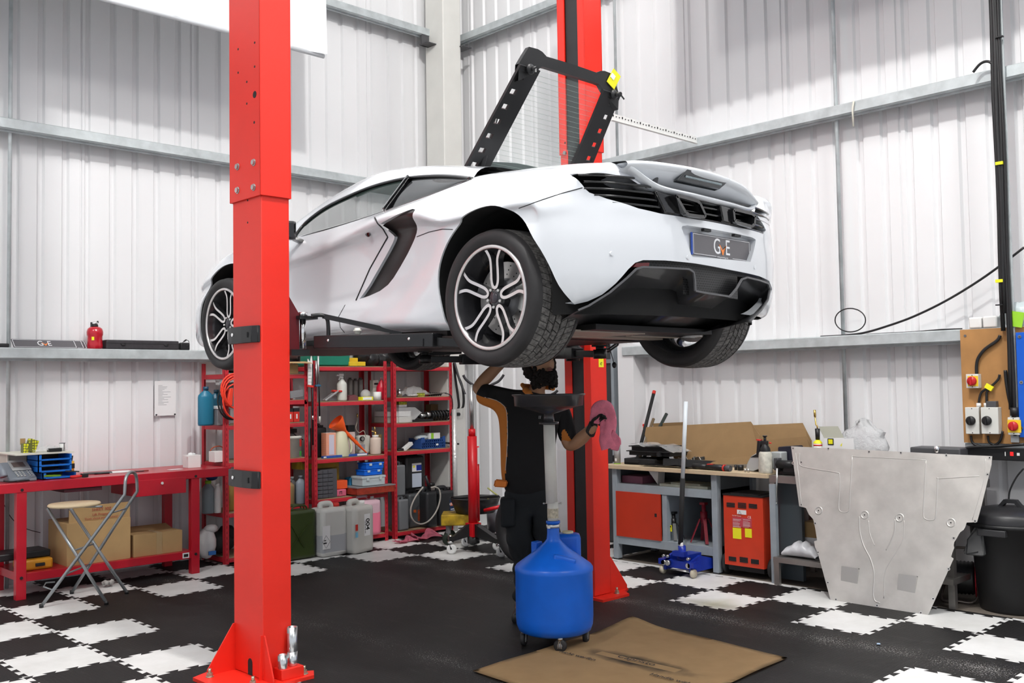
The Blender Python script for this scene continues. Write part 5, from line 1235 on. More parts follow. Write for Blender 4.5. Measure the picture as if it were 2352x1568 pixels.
tb_ = thing('round_tub', 'round white tub with red and green label on the rack right of the post', 'tub', (5.235, 8.46, .937))
mb = MB(OFFWHITE); mb.lathe([(0, 0), (.058, 0), (.062, .18), (.066, .18), (.066, .205), (0, .207)], n=28); obj('tub', mb, parent=tb_)
mb = MB(REDBOX); mb.grid([[(.0635*math.sin(a), -.0635*math.cos(a), z) for a in [.2+.7*k/5 for k in range(6)]] for z in (.105, .175)]); obj('red_label', mb, parent=tb_)
mb = MB(mat('label_green', (.05, .33, .05), .5)); mb.grid([[(.0625*math.sin(a), -.0625*math.cos(a), z) for a in [.2+.7*k/5 for k in range(6)]] for z in (.01, .06)]); obj('green_label', mb, parent=tb_)
can(5.30, 8.66, .937, .14, .12, .25, mat('plastic_clear_grey', (.35, .35, .34), .4), 'translucent grey jug with dark pump top behind the round white tub', nm='fluid_jug', cat='jug')
mb = MB(BLACK); mb.tube(smooth_pts([(5.14, 8.5, 1.14), (5.20, 8.5, 1.19), (5.29, 8.5, 1.13), (5.34, 8.48, 1.10)], 4), .006, n=6); mb.box((5.24, 8.6, 1.19), (.16, .08, .04)); solo('hand_pump', mb, 'black hand pump lying across the grey jug', 'pump', (5.22, 8.55, 1.10))
bottle('oil_bottle', 5.175, 8.47, .472, .052, .25, (.30, .20, .09), (.2, .2, .2), 'tan oil bottle on the rack immediately right of the post', neck=.35, flat=.7)
bottle('oil_bottle', 5.235, 8.52, .472, .05, .27, (.10, .10, .10), (.2, .2, .2), 'dark grey oil bottle second from the post', neck=.35, flat=.7)
bottle('oil_bottle', 5.295, 8.46, .472, .052, .28, (.20, .23, .27), (.12, .13, .15), 'slanting blue-grey oil bottle third from the post', neck=.35, flat=.7)
sq = thing('hanging_squeegee', 'black-handled squeegee with silver head hanging between the left and middle racks', 'squeegee', (5.37, 8.36, 1.2))
mb = MB(BLACK); mb.cyl((5.375, 8.36, 1.05), (5.375, 8.36, 1.85), .009, n=10); part(sq, 'handle', mb)
mb = MB(CHROME); mb.cyl((5.375, 8.36, 1.00), (5.375, 8.36, 1.32), .004, n=8); mb.cyl((5.375, 8.36, 1.30), (5.375, 8.36, 1.34), .010, n=8); part(sq, 'rod', mb)
sw = thing('torn_banner_roll', 'white rolled paper bag with red base hanging on the rack upright', 'bag', (5.34, 8.36, 1.6))
mb = MB(WHITE); mb.prism([(5.325, 8.355, 1.64), (5.36, 8.355, 1.64), (5.375, 8.355, 1.87), (5.365, 8.355, 1.93), (5.35, 8.355, 1.86), (5.325, 8.355, 1.90)], (0, .015, 0)); part(sw, 'roll', mb)
mb = MB(REDBOX); mb.box((5.35, 8.362, 1.63), (.06, .03, .02), (0, .15, 0)); part(sw, 'base', mb)
mb = MB(DGREY)
for k in range(5): mb.box((5.343, 8.3545, 1.67+k*.035), (.034, .001, .003))
part(sw, 'band', mb)
s2 = thing('window_wand', 'silver and black telescopic wand with blue collar hanging in front of the middle rack', 'wand', (5.44, 8.36, 1.2))
mb = MB(STEEL); mb.cyl((5.445, 8.36, 1.63), (5.445, 8.36, 1.97), .010, n=10); mb.cyl((5.42, 8.36, 1.65), (5.42, 8.36, 1.88), .010, n=10); part(s2, 'tube', mb)
mb = MB(mat('blue_collar', (.03, .12, .2), .4)); mb.box((5.437, 8.36, 1.635), (.06, .03, .02), bev=.005); part(s2, 'collar', mb)
mb = MB(BLACK); mb.cyl((5.455, 8.36, 1.32), (5.447, 8.36, 1.85), .008, n=8); part(s2, 'handle', mb)
mb = MB(OFFWHITE); mb.cyl((5.458, 8.36, 1.27), (5.456, 8.36, 1.33), .010, n=8); mb.cyl((5.44, 8.36, 1.95), (5.44, 8.36, 2.01), .003, n=6, m=YELB); part(s2, 'tip', mb)
gc = thing('tool_crate', 'green plastic storage crate on top of the middle rack', 'crate', (5.62, 8.6, 1.832))
mb = MB(GREEN); mb.box((5.655, 8.60, 1.895), (.42, .34, .115), bev=.012, taper=1.03); part(gc, 'tub', mb); mb = MB(GREEN); mb.box((5.655, 8.60, 1.985), (.45, .36, .07), bev=.012); part(gc, 'lid', mb)
yl = thing('yellow_case', 'small yellow case beside the green crate on top of the middle rack', 'case', (5.98, 8.5, 1.832)); mb = MB(YEL); mb.box((5.955, 8.5, 1.855), (.20, .18, .045), bev=.006); mb.box((5.94, 8.55, 1.90), (.15, .12, .04), bev=.005); part(yl, 'shell', mb)
rr = random.Random(11)
BAG = mat('black_bag', (.012, .012, .013), .28, bump=.8, bscale=16)
mb = MB(BAG)
for k in range(7): mb.ball((6.15+k*.115+rr.uniform(-.03, .03), 8.6+rr.uniform(-.06, .06), 1.90+rr.uniform(0, .05)), .085, n=10, sq=(1.3, 1, .85+rr.random()*.3))
solo('black_bin_bag', mb, 'shiny black plastic bags heaped on top of the racks under the car', 'bag', (6.5, 8.6, 1.832))
z = 1.477
sb = bottle('spray_bottle', X_(786), 8.50, z, .052, .25, (.62, .63, .58), (.75, .76, .74), 'translucent white trigger spray bottle on the upper middle shelf', neck=.28, shoulder=.72)
mb = MB(WHITE); mb.box((-.01, 0, .268), (.06, .022, .028), bev=.004); mb.box((-.05, 0, .262), (.03, .016, .014)); mb.box((-.028, 0, .235), (.01, .012, .045), (0, .4, 0)); obj('trigger', mb, parent=sb)
rd = thing('rag_packet', 'silver and red sachets leaning against the spray bottle', 'sachet', (X_(765), 8.46, z))
mb = MB(mat('foil', (.55, .55, .56), .3, metal=.6)); mb.box((X_(755), 8.46, z+.055), (.20, .05, .018), (0, -.5, .15), bev=.004); part(rd, 'foil_sachet', mb)
mb = MB(REDBOX); mb.box((X_(772), 8.47, z+.10), (.13, .04, .018), (0, .05, .1), bev=.004); part(rd, 'red_sachet', mb)
for k, (px, h) in enumerate(((805, .20), (817, .19), (829, .20))):
 bottle('brake_cleaner_can', X_(px, 8.68), 8.68, z, .028, h+.04, (.22, .21, .20), (.12, .12, .12), ('left', 'middle', 'right')[k]+' grey aerosol can of the row at the back of the upper middle shelf', 'aerosol', neck=.5, rough=.3, shoulder=.93)
mb = MB(mat('dark_red_card', (.16, .05, .06), .4)); mb.prism([(X_(798), 8.47, z), (X_(800), 8.47, z+.05), (X_(812), 8.47, z+.06), (X_(825), 8.47, z+.02), (X_(823), 8.47, z)], (0, .08, 0)); solo('face_shield', mb, 'dark tinted safety visor lying on the upper middle shelf', 'visor', (X_(812), 8.5, z))
mb = MB(CLEAR); mb.ball((X_(843), 8.52, z+.06), .055, n=12, sq=(1.1, .8, 1)); solo('bubble_bag', mb, 'clear plastic bag of small parts before the pale carton', 'bag', (X_(843), 8.52, z+.002))
wc = thing('white_carton', 'tall white printed carton at the back of the upper middle shelf', 'carton', (X_(861, 8.6), 8.6, z)); mb = MB(OFFWHITE); mb.box((X_(861, 8.6), 8.6, z+.105), (.075, .06, .21)); part(wc, 'carton', mb); mb = MB(BLACK); mb.box((X_(861, 8.6), 8.569, z+.17), (.05, .002, .02)); part(wc, 'print', mb)
yw = thing('yellow_carton', 'flat yellow and white carton on the front edge of the upper middle shelf', 'carton', (X_(833), 8.44, z)); mb = MB(YELB); mb.box((X_(833), 8.44, z+.018), (.145, .06, .036)); part(yw, 'carton', mb); mb = MB(PAPER); mb.box((X_(833), 8.409, z+.018), (.11, .002, .026)); part(yw, 'label', mb)
mb = MB(BLACK); mb.box((X_(838), 8.4075, z+.018), (.05, .001, .012)); mb.bm.free()
wt_ = thing('white_tin', 'short white tin in front of the red fluid bottle', 'tin', (X_(862), 8.46, z)); mb = MB(WHITE); mb.cyl((X_(862), 8.46, z), (X_(862), 8.46, z+.085), .043, n=24); part(wt_, 'tin', mb); mb = MB(DGREY); mb.box((X_(867), 8.416, z+.042), (.003, .002, .08)); part(wt_, 'stripe', mb)
bottle('fluid_bottle', X_(877), 8.50, z, .054, .235, (.55, .008, .03), (.75, .25, .32), 'round bottle of bright red fluid with pink pointed top on the upper middle shelf', neck=.2, shoulder=.60)
z = .907
can(X_(746), 8.62, z, .13, .12, .33, BLACK, 'black pressure sprayer with loop handle at the left of the funnel shelf', nm='pressure_sprayer', cat='sprayer')
cb_ = thing('patterned_carton', 'white carton with orange brick pattern left of the cream jug', 'carton', (X_(752), 8.48, z))
def brick_mat(n, a, c, s):
 m = bpy.data.materials.new(n); m.use_nodes = True; nt = m.node_tree; b = nt.nodes['Principled BSDF']; tc = nt.nodes.new('ShaderNodeTexCoord'); mp = nt.nodes.new('ShaderNodeMapping'); mp.inputs['Rotation'].default_value = (PI/2, 0, 0)
 br = nt.nodes.new('ShaderNodeTexBrick'); br.inputs['Scale'].default_value = s; br.inputs['Color1'].default_value = (*a, 1); br.inputs['Color2'].default_value = (*a, 1); br.inputs['Mortar'].default_value = (*c, 1); br.inputs['Mortar Size'].default_value = .03
 nt.links.new(tc.outputs['Object'], mp.inputs[0]); nt.links.new(mp.outputs[0], br.inputs[0]); nt.links.new(br.outputs[0], b.inputs['Base Color']); b.inputs['Roughness'].default_value = .6; return m
mb = MB(brick_mat('orange_brick_print', (.80, .18, .03), (.75, .72, .68), 45)); mb.box((X_(752), 8.48, z+.125), (.115, .09, .25)); part(cb_, 'carton', mb)
mb = MB(mat('lilac_label', (.60, .57, .66), .6)); mb.box((X_(753), 8.434, z+.13), (.06, .002, .20)); part(cb_, 'label', mb)
jg2 = thing('measuring_jug', 'cream plastic oil measuring jug with handle under the orange funnel', 'jug', (X_(783), 8.50, z))
CRM = mat('cream_plastic', (.60, .58, .40), .45); mb = MB(CRM); mb.lathe([(0, 0), (.10, 0), (.105, .01), (.07, .22), (.055, .25), (.05, .26)], o=(X_(781), 8.50, z), n=28); part(jg2, 'body', mb)
mb = MB(CRM); xj = X_(781); mb.tube(smooth_pts([(xj+.05, 8.49, z+.245), (xj+.085, 8.48, z+.22), (xj+.12, 8.47, z+.10), (xj+.105, 8.47, z+.03)], 4), .013, n=8); part(jg2, 'handle', mb)
fn = thing('funnel', 'orange plastic funnel with long ribbed spout resting on the cream jug', 'funnel', (X_(800), 8.44, z))
c0, c1 = Vector((X_(777), 8.50, z+.31)), Vector((X_(789), 8.47, z+.255)); tip = Vector((X_(833), 8.43, z+.02)); ax = (tip-c1).normalized()
mb = MB(ORG); d1 = (c1-c0).normalized(); cm = c1-ax*.0
a = c1-ax*.15; mb.lathe([(.088, 0), (.088, .02), (.03, .13), (.02, .15)], o=a, axis=ax, n=32); part(fn, 'cone', mb)
mb = MB(ORG); L_ = (tip-c1).length; prof = [(.020 if i % 2 else .0165, i*.011) for i in range(int(L_*.55/.011))]; prof += [(.015, L_*.6), (.006, L_)]; mb.lathe(prof, o=c1, axis=ax, n=18); part(fn, 'spout', mb)
sp = thing('spotted_carton', 'tall white carton with red dots and black top behind the funnel spout', 'carton', (X_(803, 8.62), 8.62, z)); mb = MB(brick_mat('red_dot_print', (.70, .66, .64), (.55, .22, .18), 90)); mb.box((X_(803, 8.62), 8.62, z+.12), (.085, .07, .24)); part(sp, 'carton', mb); mb = MB(BLACK); mb.box((X_(803, 8.62), 8.62, z+.275), (.085, .07, .07)); part(sp, 'top', mb)
vk = thing('vacuum_kit', 'white plastic bottle kit with round pressure gauge and curled hose on the funnel shelf', 'pressure bottle', (X_(836, 8.6), 8.6, z))
mb = MB(OFFWHITE); mb.box((X_(833, 8.6), 8.6, z+.10), (.15, .10, .20), bev=.03); part(vk, 'bottle', mb)
mb = MB(BLACK); c = Vector((X_(835), 8.535, z+.165)); mb.cyl(c, c-Vector((0, .02, 0)), .026, n=24); mb.cyl(c-Vector((0, .02, 0)), c-Vector((0, .022, 0)), .018, n=20, m=STEEL); part(vk, 'gauge', mb)
mb = MB(mat('grey_label', (.28, .28, .33), .5)); mb.box((X_(836), 8.548, z+.08), (.09, .002, .05)); part(vk, 'label', mb)
mb = MB(mat('brass_hose', (.35, .33, .26), .4)); mb.tube(smooth_pts([(X_(843), 8.52, z+.18), (X_(838), 8.52, z+.25), (X_(830), 8.54, z+.23), (X_(824), 8.55, z+.28), (X_(828), 8.56, z+.34), (X_(829), 8.56, z+.40)], 5), .004, n=6); mb.cyl((X_(829), 8.56, z+.39), (X_(829), 8.56, z+.43), .008, m=BRASS); part(vk, 'hose', mb)
ps = bottle('bleed_bottle', X_(857), 8.46, z, .058, .20, (.62, .50, .42), (.80, .80, .78), 'waisted clear bottle with white collar and brass valve on the funnel shelf', neck=.5, shoulder=.85)
mb = MB(BRASS); mb.cyl((0, 0, .20), (0, 0, .235), .012); mb.cyl((-.05, 0, .245), (.02, 0, .225), .005); mb.cyl((.0, 0, .23), (-.01, 0, .29), .005); obj('valve', mb, parent=ps)
bt = thing('parts_tray', 'long thin blue tray with white label along the front edge of the funnel shelf', 'tray', (X_(770), 8.43, z)); mb = MB(mat('mid_blue', (.03, .09, .38), .4, noise=.3, nscale=30)); mb.bb((X_(731), 8.405, z), (X_(832), 8.45, z+.022)); part(bt, 'tray', mb); mb = MB(WHITE); mb.bb((X_(808), 8.403, z+.003), (X_(830), 8.406, z+.020)); mb.bb((X_(731), 8.403, z+.003), (X_(737), 8.406, z+.016)); part(bt, 'label', mb)
mb = MB(mat('amber_glass', (.25, .16, .06), .2, alpha=.8)); mb.cyl((X_(876), 8.55, z), (X_(876), 8.55, z+.20), .035, n=18); solo('amber_jar', mb, 'amber glass jar near the right upright of the middle rack', 'jar', (X_(876), 8.55, z))
z = .507
dr_ = thing('drawer_cabinet', 'dark grey small-parts drawer cabinet on the lower middle shelf', 'drawer cabinet', (X_(744), 8.5, z)); DC = mat('cabinet_grey', (.075, .075, .085), .45)
mb = MB(DC); mb.bb((X_(726), 8.43, z), (X_(764), 8.60, z+.285)); part(dr_, 'frame', mb)
xa, xb = X_(726, 8.43)+.005, X_(764, 8.43)-.005
for i in range(3):
 for j in range(7):
  mb = MB(DC); w = (xb-xa)/3; mb.bb((xa+i*w+.002, 8.418, z+.004+j*.040), (xa+(i+1)*w-.002, 8.432, z+.038+j*.040), bev=.003); o = part(dr_, 'drawer', mb)
yt = thing('yellow_crate', 'upper of two stacked dark yellow crates behind the small-parts cabinet', 'crate', (X_(740, 8.68), 8.68, z)); YD = mat('dull_yellow', (.42, .27, .02), .5, noise=.2, nscale=10)
mb = MB(YD); mb.bb((X_(684, 8.68), 8.62, z+.285), (X_(778, 8.62), 8.80, z+.375)); part(yt, 'body', mb); mb = MB(MATTE); mb.prism([(X_(700, 8.7), 8.62, z+.376), (X_(735, 8.7), 8.62, z+.40), (X_(776, 8.7), 8.62, z+.376)], (0, .15, 0)); part(yt, 'contents', mb)
mb = MB(YD); mb.bb((X_(727, 8.68), 8.62, z), (X_(778, 8.62), 8.80, z+.28)); solo('yellow_crate', mb, 'lower of two stacked dark yellow crates behind the small-parts cabinet', 'crate', (X_(740, 8.7), 8.7, z))
mb = MB(mat('drill_case_orange', (.75, .09, .02), .45)); mb.box((X_(780), 8.52, z+.115), (.13, .12, .085), bev=.005); solo('orange_box', mb, 'orange plastic box stacked on the pink sponge tub', 'box', (X_(780), 8.52, z+.072))
pb = thing('pink_box', 'flat pink plastic box with black symbol under the orange box', 'box', (X_(776), 8.50, z)); mb = MB(mat('pink_plastic', (.60, .12, .20), .5)); mb.box((X_(776), 8.50, z+.035), (.12, .12, .068), bev=.01); part(pb, 'box', mb); mb = MB(BLACK); xx = X_(774); mb.box((xx, 8.439, z+.05), (.03, .002, .006)); mb.box((xx-.012, 8.439, z+.035), (.006, .002, .03)); mb.box((xx+.012, 8.439, z+.035), (.006, .002, .03)); part(pb, 'symbol', mb)
mb = MB(mat('blue_rag', (.02, .18, .36), .6)); mb.box((X_(805, 8.6), 8.6, z+.09), (.09, .10, .16), bev=.015); solo('blue_packet', mb, 'blue packet between the orange box and the clear tubs', 'packet', (X_(805, 8.6), 8.6, z))
rt = thing('red_toolbox', 'flat dusty red metal tray jutting over the shelf edge under the clear tubs', 'tray', (X_(846), 8.42, z)); mb = MB(mat('rusty_red', (.33, .035, .015), .6, noise=.4, nscale=18)); mb.bb((X_(806, 8.4), 8.30, z+.012), (X_(893, 8.4), 8.60, z+.082)); part(rt, 'tray', mb); mb = MB(MGREY); mb.bb((X_(806, 8.4)-.004, 8.296, z+.078), (X_(893, 8.4)+.004, 8.604, z+.088)); part(rt, 'rim', mb)
def tub(x, y, z, w, d, h, m, lab, name='organiser_case', latch=True, lidm=None):
 t = thing(name, lab, 'case', (x, y, z)); mb = MB(m); mb.box((0, 0, h*.40), (w*.95, d*.95, h*.8), bev=.006); obj('tub', mb, parent=t); mb = MB(lidm or m); mb.box((0, 0, h*.86), (w, d, h*.24), bev=.005); obj('lid', mb, parent=t)
 for sx in (-.27, .27): mb = MB(CLEARB); mb.box((w*sx, -d/2-.004, h*.72), (.03, .008, h*.35)); obj('latch', mb, parent=t)
tub(X_(848, 8.40), 8.42, z+.092, .30, .20, .10, CLEARB, 'large clear organiser tub on the red metal tray')
mb = MB(STEEL, BRASS, DGREY); r0 = random.Random(2);
for k in range(40): mb.ball((X_(848, 8.40)+r0.uniform(-.12, .12), 8.42+r0.uniform(-.07, .07), z+.110+r0.uniform(0, .02)), r0.uniform(.006, .011), n=6, m=(STEEL, BRASS, DGREY)[k % 3])
solo('assorted_fixings', mb, 'heap of assorted metal fixings inside the large clear tub', 'fixings', (X_(848, 8.4), 8.42, z+.10), kind='stuff')
tub(X_(847, 8.44), 8.44, z+.194, .235, .16, .060, BLUE, 'lower blue organiser case on the large clear tub', lidm=BLUE)
tub(X_(851, 8.44), 8.44, z+.256, .23, .16, .068, BLUE, 'topmost blue organiser case of the stack', lidm=BLUE)
jc = thing('fuel_can', 'dark green metal jerry can standing on the floor right of the near post', 'jerry can', (5.06, 8.16, 0))
mb = MB(ARMY); mb.box((0, 0, .235), (.33, .17, .46), bev=.035); obj('body', mb, parent=jc)
mb = MB(ARMY)
for dy in (-.05, 0, .05): mb.tube(smooth_pts([(-.08, dy, .46), (-.06, dy, .50), (.06, dy, .50), (.08, dy, .46)], 3), .009, n=6)
obj('handles', mb, parent=jc); mb = MB(ARMY); mb.bar((-.12, -.088, .35), (.02, -.088, .12), .012, .006); mb.bar((-.12, -.088, .12), (.10, -.088, .35), .012, .006); obj('pressed_ribs', mb, parent=jc)
JW = mat('translucent_white', (.60, .60, .57), .4, noise=.06, nscale=5)
w1_ = can(5.385, 8.12, 0, .29, .24, .50, JW, 'white drum with red cap half full of grey fluid on the floor before the racks', capm=REDBOX, nm='plastic_drum', bev=.04)
mb = MB(mat('fluid_grey', (.40, .41, .43), .35)); mb.box((0, 0, .125), (.292, .242, .23), bev=.04); obj('fluid_level', mb, parent=w1_)
mb = MB(PAPER); mb.box((-.10, -.123, .19), (.085, .002, .22)); obj('hazard_label', mb, parent=w1_)
mb = MB(BLACK); c = Vector((-.105, -.125, .15)); P4 = [c+Vector((dx, 0, dz)) for dx, dz in ((-.04, 0), (0, .06), (.045, 0), (0, -.06))]; mb.tube(P4, .0015, closed=True, n=5); mb.box(c+Vector((-.012, -.001, -.012)), (.035, .002, .012)); mb.box(c+Vector((-.012, -.001, .014)), (.02, .002, .008)); obj('hazard_symbol', mb, parent=w1_)
w2_ = can(5.66, 8.06, 0, .285, .25, .50, mat('drum_white', (.58, .57, .53), .4, noise=.08, nscale=4), 'whitish drum marked 004 standing on the floor right of the half-full drum', capm=WHITE, nm='plastic_drum', bev=.045, rz=.25)
mb = MB(PAPER); mb.box((.03, -.127, .27), (.085, .002, .21)); lb = obj('label', mb, parent=w2_)
text('004', .075, BLACK, w2_, (.035, -.1285, .275), FACE_NY@Matrix.Rotation(-PI/2, 3, 'Z'), bold=True)
mb = MB(BLACK)
for k in range(16): mb.box((.000, -.1285, .19+k*.008), (.014, .001, .004 if k % 3 else .002))
obj('barcode', mb, parent=w2_)
mb = MB(REDBOX); mb.box((-.125, -.127, .26), (.035, .002, .06)); mb.box((-.125, -.127, .19), (.035, .002, .05), m=mat('sky_label', (.20, .50, .70), .5)); obj('side_label', mb, parent=w2_)
pk2 = can(6.02, 8.42, .087, .30, .22, .40, mat('pink_clear_plastic', (.62, .42, .48), .4), 'clear drum of bright pink fluid on the bottom of the middle rack', capm=WHITE, nm='plastic_drum', bev=.045)
mb = MB(mat('pink_fluid', (.80, .20, .30), .35)); mb.box((0, 0, .135), (.303, .223, .27), bev=.045); obj('fluid_level', mb, parent=pk2)
mb = MB(mat('pale_pink', (.55, .32, .42), .5)); mb.box((6.25, 8.55, .20), (.08, .12, .22), bev=.01); solo('pink_canister', mb, 'narrow pale pink canister between the pink drum and the rack upright', 'canister', (6.25, 8.55, .087))
z = 1.502
for k, (px, r, h, m, lab) in enumerate(((921, .028, .07, STEEL, 'small round steel canister at the left of the cluttered top right shelf'),)):
 mb = MB(m); mb.cyl((X_(px), 8.52, z), (X_(px), 8.52, z+h), r, n=18); mb.cyl((X_(px), 8.52, z+h), (X_(px), 8.52, z+h+.015), r*.7, n=18); solo('steel_canister', mb, lab, 'canister', (X_(px), 8.52, z))
mb = MB(HC); mb.box((X_(960), 8.44, z+.02), (.07, .05, .04)); solo('honeycomb_carton', mb, 'tiny yellow and black honeycomb print carton on the top right shelf edge', 'carton', (X_(960), 8.44, z))
mb = MB(CLEAR); r0 = random.Random(8); mb.grid([[(X_(925)+.45*i/10, 8.5+.2*j/5, z+.005+.10*math.sin(PI*i/10)*math.sin(PI*j/5)+r0.uniform(0, .03)) for i in range(11)] for j in range(6)], smooth=False); solo('film_bag', mb, 'large rumpled clear plastic bag on the top right shelf', 'bag', (X_(960), 8.6, z))
mb = MB(STEEL); mb.cyl((X_(930), 8.45, z+.012), (X_(1020), 8.45, z+.035), .005, n=8); mb.cyl((X_(955), 8.47, z+.012), (X_(1005), 8.46, z+.03), .004, n=8); solo('steel_rod', mb, 'thin steel rods lying along the front of the top right shelf', 'rod', (X_(975), 8.46, z))
mb = MB(BLACK)
for k in range(6): mb.cyl((X_(985+k*5), 8.48, z+.012), (X_(990+k*5), 8.50, z+.03), .012, n=8)
solo('socket_set', mb, 'row of small black sockets on the top right shelf', 'sockets', (X_(995), 8.49, z))
mb = MB(BLACK); mb.tube(smooth_pts([(X_(1012), 8.42, z+.03), (X_(1022), 8.385, z), (X_(1025), 8.38, z-.12), (X_(1022), 8.40, z-.22)], 5), .005, n=6); solo('dangling_wire', mb, 'black wire hanging from the top right shelf onto the strut', 'wire', (X_(1022), 8.39, z-.22))
z = 1.227
wf = thing('wrapped_carton', 'pair of white cartons wrapped in clear film on the second shelf of the right rack', 'carton', (X_(925), 8.58, z))
mb = MB(OFFWHITE); mb.bb((X_(905, 8.45), 8.45, z), (X_(948, 8.45), 8.8, z+.06)); part(wf, 'lower_carton', mb)
mb = MB(WHITE); mb.bb((X_(905, 8.45), 8.47, z+.065), (X_(947, 8.45), 8.8, z+.12)); part(wf, 'upper_carton', mb)
mb = MB(CLEAR); P0 = [(X_(908), z), (X_(938), z), (X_(960), z+.10), (X_(945), z+.16), (X_(908), z+.165)]; mb.prism([(x, 8.43, zz) for x, zz in P0], (0, .3, 0)); part(wf, 'film', mb)
hb = thing('honeycomb_carton', 'yellow and black honeycomb print carton standing on the film wrapped cartons', 'carton', (X_(921), 8.5, z+.167)); mb = MB(HC); mb.box((X_(921), 8.5, z+.208), (.11, .08, .035)); part(hb, 'top_band', mb); mb = MB(PAPER); mb.box((X_(921), 8.5, z+.179), (.108, .078, .022)); part(hb, 'body', mb)
co = thing('coil_over_strut', 'black coil-over suspension strut lying on the second shelf of the right rack', 'suspension strut', (X_(1005), 8.48, z))
xs, xe = X_(990), X_(1042); zc = z+.062
mb = MB(BLACK); pts = []; T = 8
for i in range(T*16+1): a = 2*PI*i/16; pts.append((xs+(xe-xs)*i/(T*16), 8.48+.048*math.cos(a), zc+.048*math.sin(a)))
mb.tube(pts, .009, n=7); part(co, 'spring', mb)
mb = MB(BLACKM); mb.cyl((X_(958), 8.48, zc), (X_(1053), 8.48, zc), .020, n=16); mb.cyl((xs-.02, 8.48, zc), (xs, 8.48, zc), .05, n=20); part(co, 'damper', mb)
mb = MB(STEEL); mb.cyl((X_(962), 8.48, zc), (X_(975), 8.48, zc), .028, n=16); mb.cyl((X_(976), 8.48, zc+.01), (X_(986), 8.48, zc+.01), .034, n=16); part(co, 'top_mount', mb)
mb = MB(CARDD); mb.box((X_(1000, 8.7), 8.7, z+.09), (.20, .10, .18)); solo('brown_carton', mb, 'brown carton behind the suspension strut', 'carton', (X_(1000, 8.7), 8.7, z))
mb = MB(BLACK); mb.bb((X_(938), 8.42, z), (X_(985), 8.55, z+.025)); solo('black_pad', mb, 'flat black pad lying left of the suspension strut', 'pad', (X_(960), 8.48, z))
z = .927
cr8 = thing('mesh_crate', 'blue lattice plastic crate on the third shelf of the right rack', 'crate', (X_(985), 8.5, z)); CB = mat('crate_blue', (.02, .07, .26), .5); mb = MB(CB)
xa, xb = X_(958), X_(1013); mb.bb((xa, 8.43, z), (xb, 8.43+.22, z+.008))
for i in range(13): x = xa+(xb-xa)*i/12; mb.bb((x-.004, 8.43, z), (x+.004, 8.436, z+.10))
for k in range(4): mb.bb((xa, 8.43, z+.004+.03*k), (xb, 8.436, z+.012+.03*k))
mb.bb((xa, 8.43, z), (xa+.008, 8.65, z+.115)); mb.bb((xb-.008, 8.43, z), (xb, 8.65, z+.115)); mb.bb((xa, 8.64, z), (xb, 8.65, z+.10)); mb.bb((xa, 8.429, z+.07), (xa+.05, 8.44, z+.125)); mb.bb((xb-.03, 8.429, z+.07), (xb, 8.44, z+.13)); part(cr8, 'lattice', mb); mb = MB(PAPER); mb.bb((X_(992), 8.427, z+.03), (X_(997), 8.43, z+.05)); part(cr8, 'tag', mb)
bp_ = thing('bagged_part', 'clear bag and white carton with lime label heaped in the blue crate', 'carton', (X_(985), 8.53, z+.10)); mb = MB(WHITE); mb.box((X_(994), 8.54, z+.135), (.16, .14, .065)); part(bp_, 'carton', mb); mb = MB(LIME); mb.box((X_(989), 8.468, z+.135), (.035, .002, .062)); part(bp_, 'label', mb); mb = MB(CLEARB); mb.ball((X_(969), 8.52, z+.12), .07, n=10, sq=(1.3, 1, .5)); part(bp_, 'bag', mb)
wb = thing('white_book', 'white plastic part leaning on its side left of the blue crate', 'part', (X_(926), 8.46, z)); mb = MB(WHITE); mb.box((X_(929), 8.46, z+.035), (.16, .05, .035), (0, -.45, .2), bev=.004); part(wb, 'cover', mb)
mb = MB(BLACK); mb.bar((X_(1015), 8.44, z+.05), (X_(1042), 8.42, z+.03), .03, .02); mb.ball((X_(915), 8.45, z+.01), .03, sq=(2, 1, .5)); solo('black_strap', mb, 'short black hose lying right of the blue crate', 'hose', (X_(1028), 8.43, z))
mb = MB(CARD); mb.box((X_(1024, 8.7), 8.7, z+.06), (.08, .08, .12)); solo('brown_carton', mb, 'small brown carton behind the right end of the blue crate', 'carton', (X_(1024, 8.7), 8.7, z))
z = .077
GC = mat('grey_canister', (.16, .17, .18), .4, noise=.06, nscale=6); BD = mat('black_canister', (.022, .023, .025), .36)
can(X_(915), 8.47, z, .13, .12, .36, GC, 'lower grey oil canister at the left foot of the right rack', nm='oil_canister', bev=.02)
can(X_(913), 8.50, z+.365, .12, .12, .36, GC, 'upper grey oil canister stacked on the lower one', nm='oil_canister', bev=.02)
d1 = can(X_(941, 8.6), 8.62, z+.41, .26, .22, .40, BD, 'black oil drum with yellow logo label on top of the grey drum', nm='oil_drum', bev=.03)
mb = MB(PAPER); mb.box((.02, -.112, .24), (.13, .002, .09)); mb.box((.02, -.112, .10), (.13, .002, .15), m=mat('blueish_paper', (.50, .56, .66), .6)); o = obj('label', mb, parent=d1)
mb = MB(YELB); mb.ball((-.018, -.114, .25), .014, n=12, sq=(1, .1, 1)); mb.box((.05, -.1135, .235), (.07, .001, .06), m=DBLUE); obj('logo', mb, parent=d1)
d2 = can(X_(945, 8.6), 8.60, z, .27, .24, .40, mat('slate_canister', (.07, .075, .08), .4), 'dark grey oil drum with orange lettering under the black drum', nm='oil_drum', bev=.03)
mb = MB(mat('label_orange', (.70, .12, .02), .5)); mb.box((-.06, -.122, .18), (.035, .002, .03)); mb.box((.0, -.122, .13), (.04, .002, .12), m=mat('label_flame', (.35, .06, .02), .5, noise=.8, nscale=60)); obj('label', mb, parent=d2)
d3 = can(X_(978, 8.45), 8.46, z, .15, .22, .42, BD, 'black oil drum with pump and looping grey hose on the rack bottom', nm='oil_drum', bev=.03)
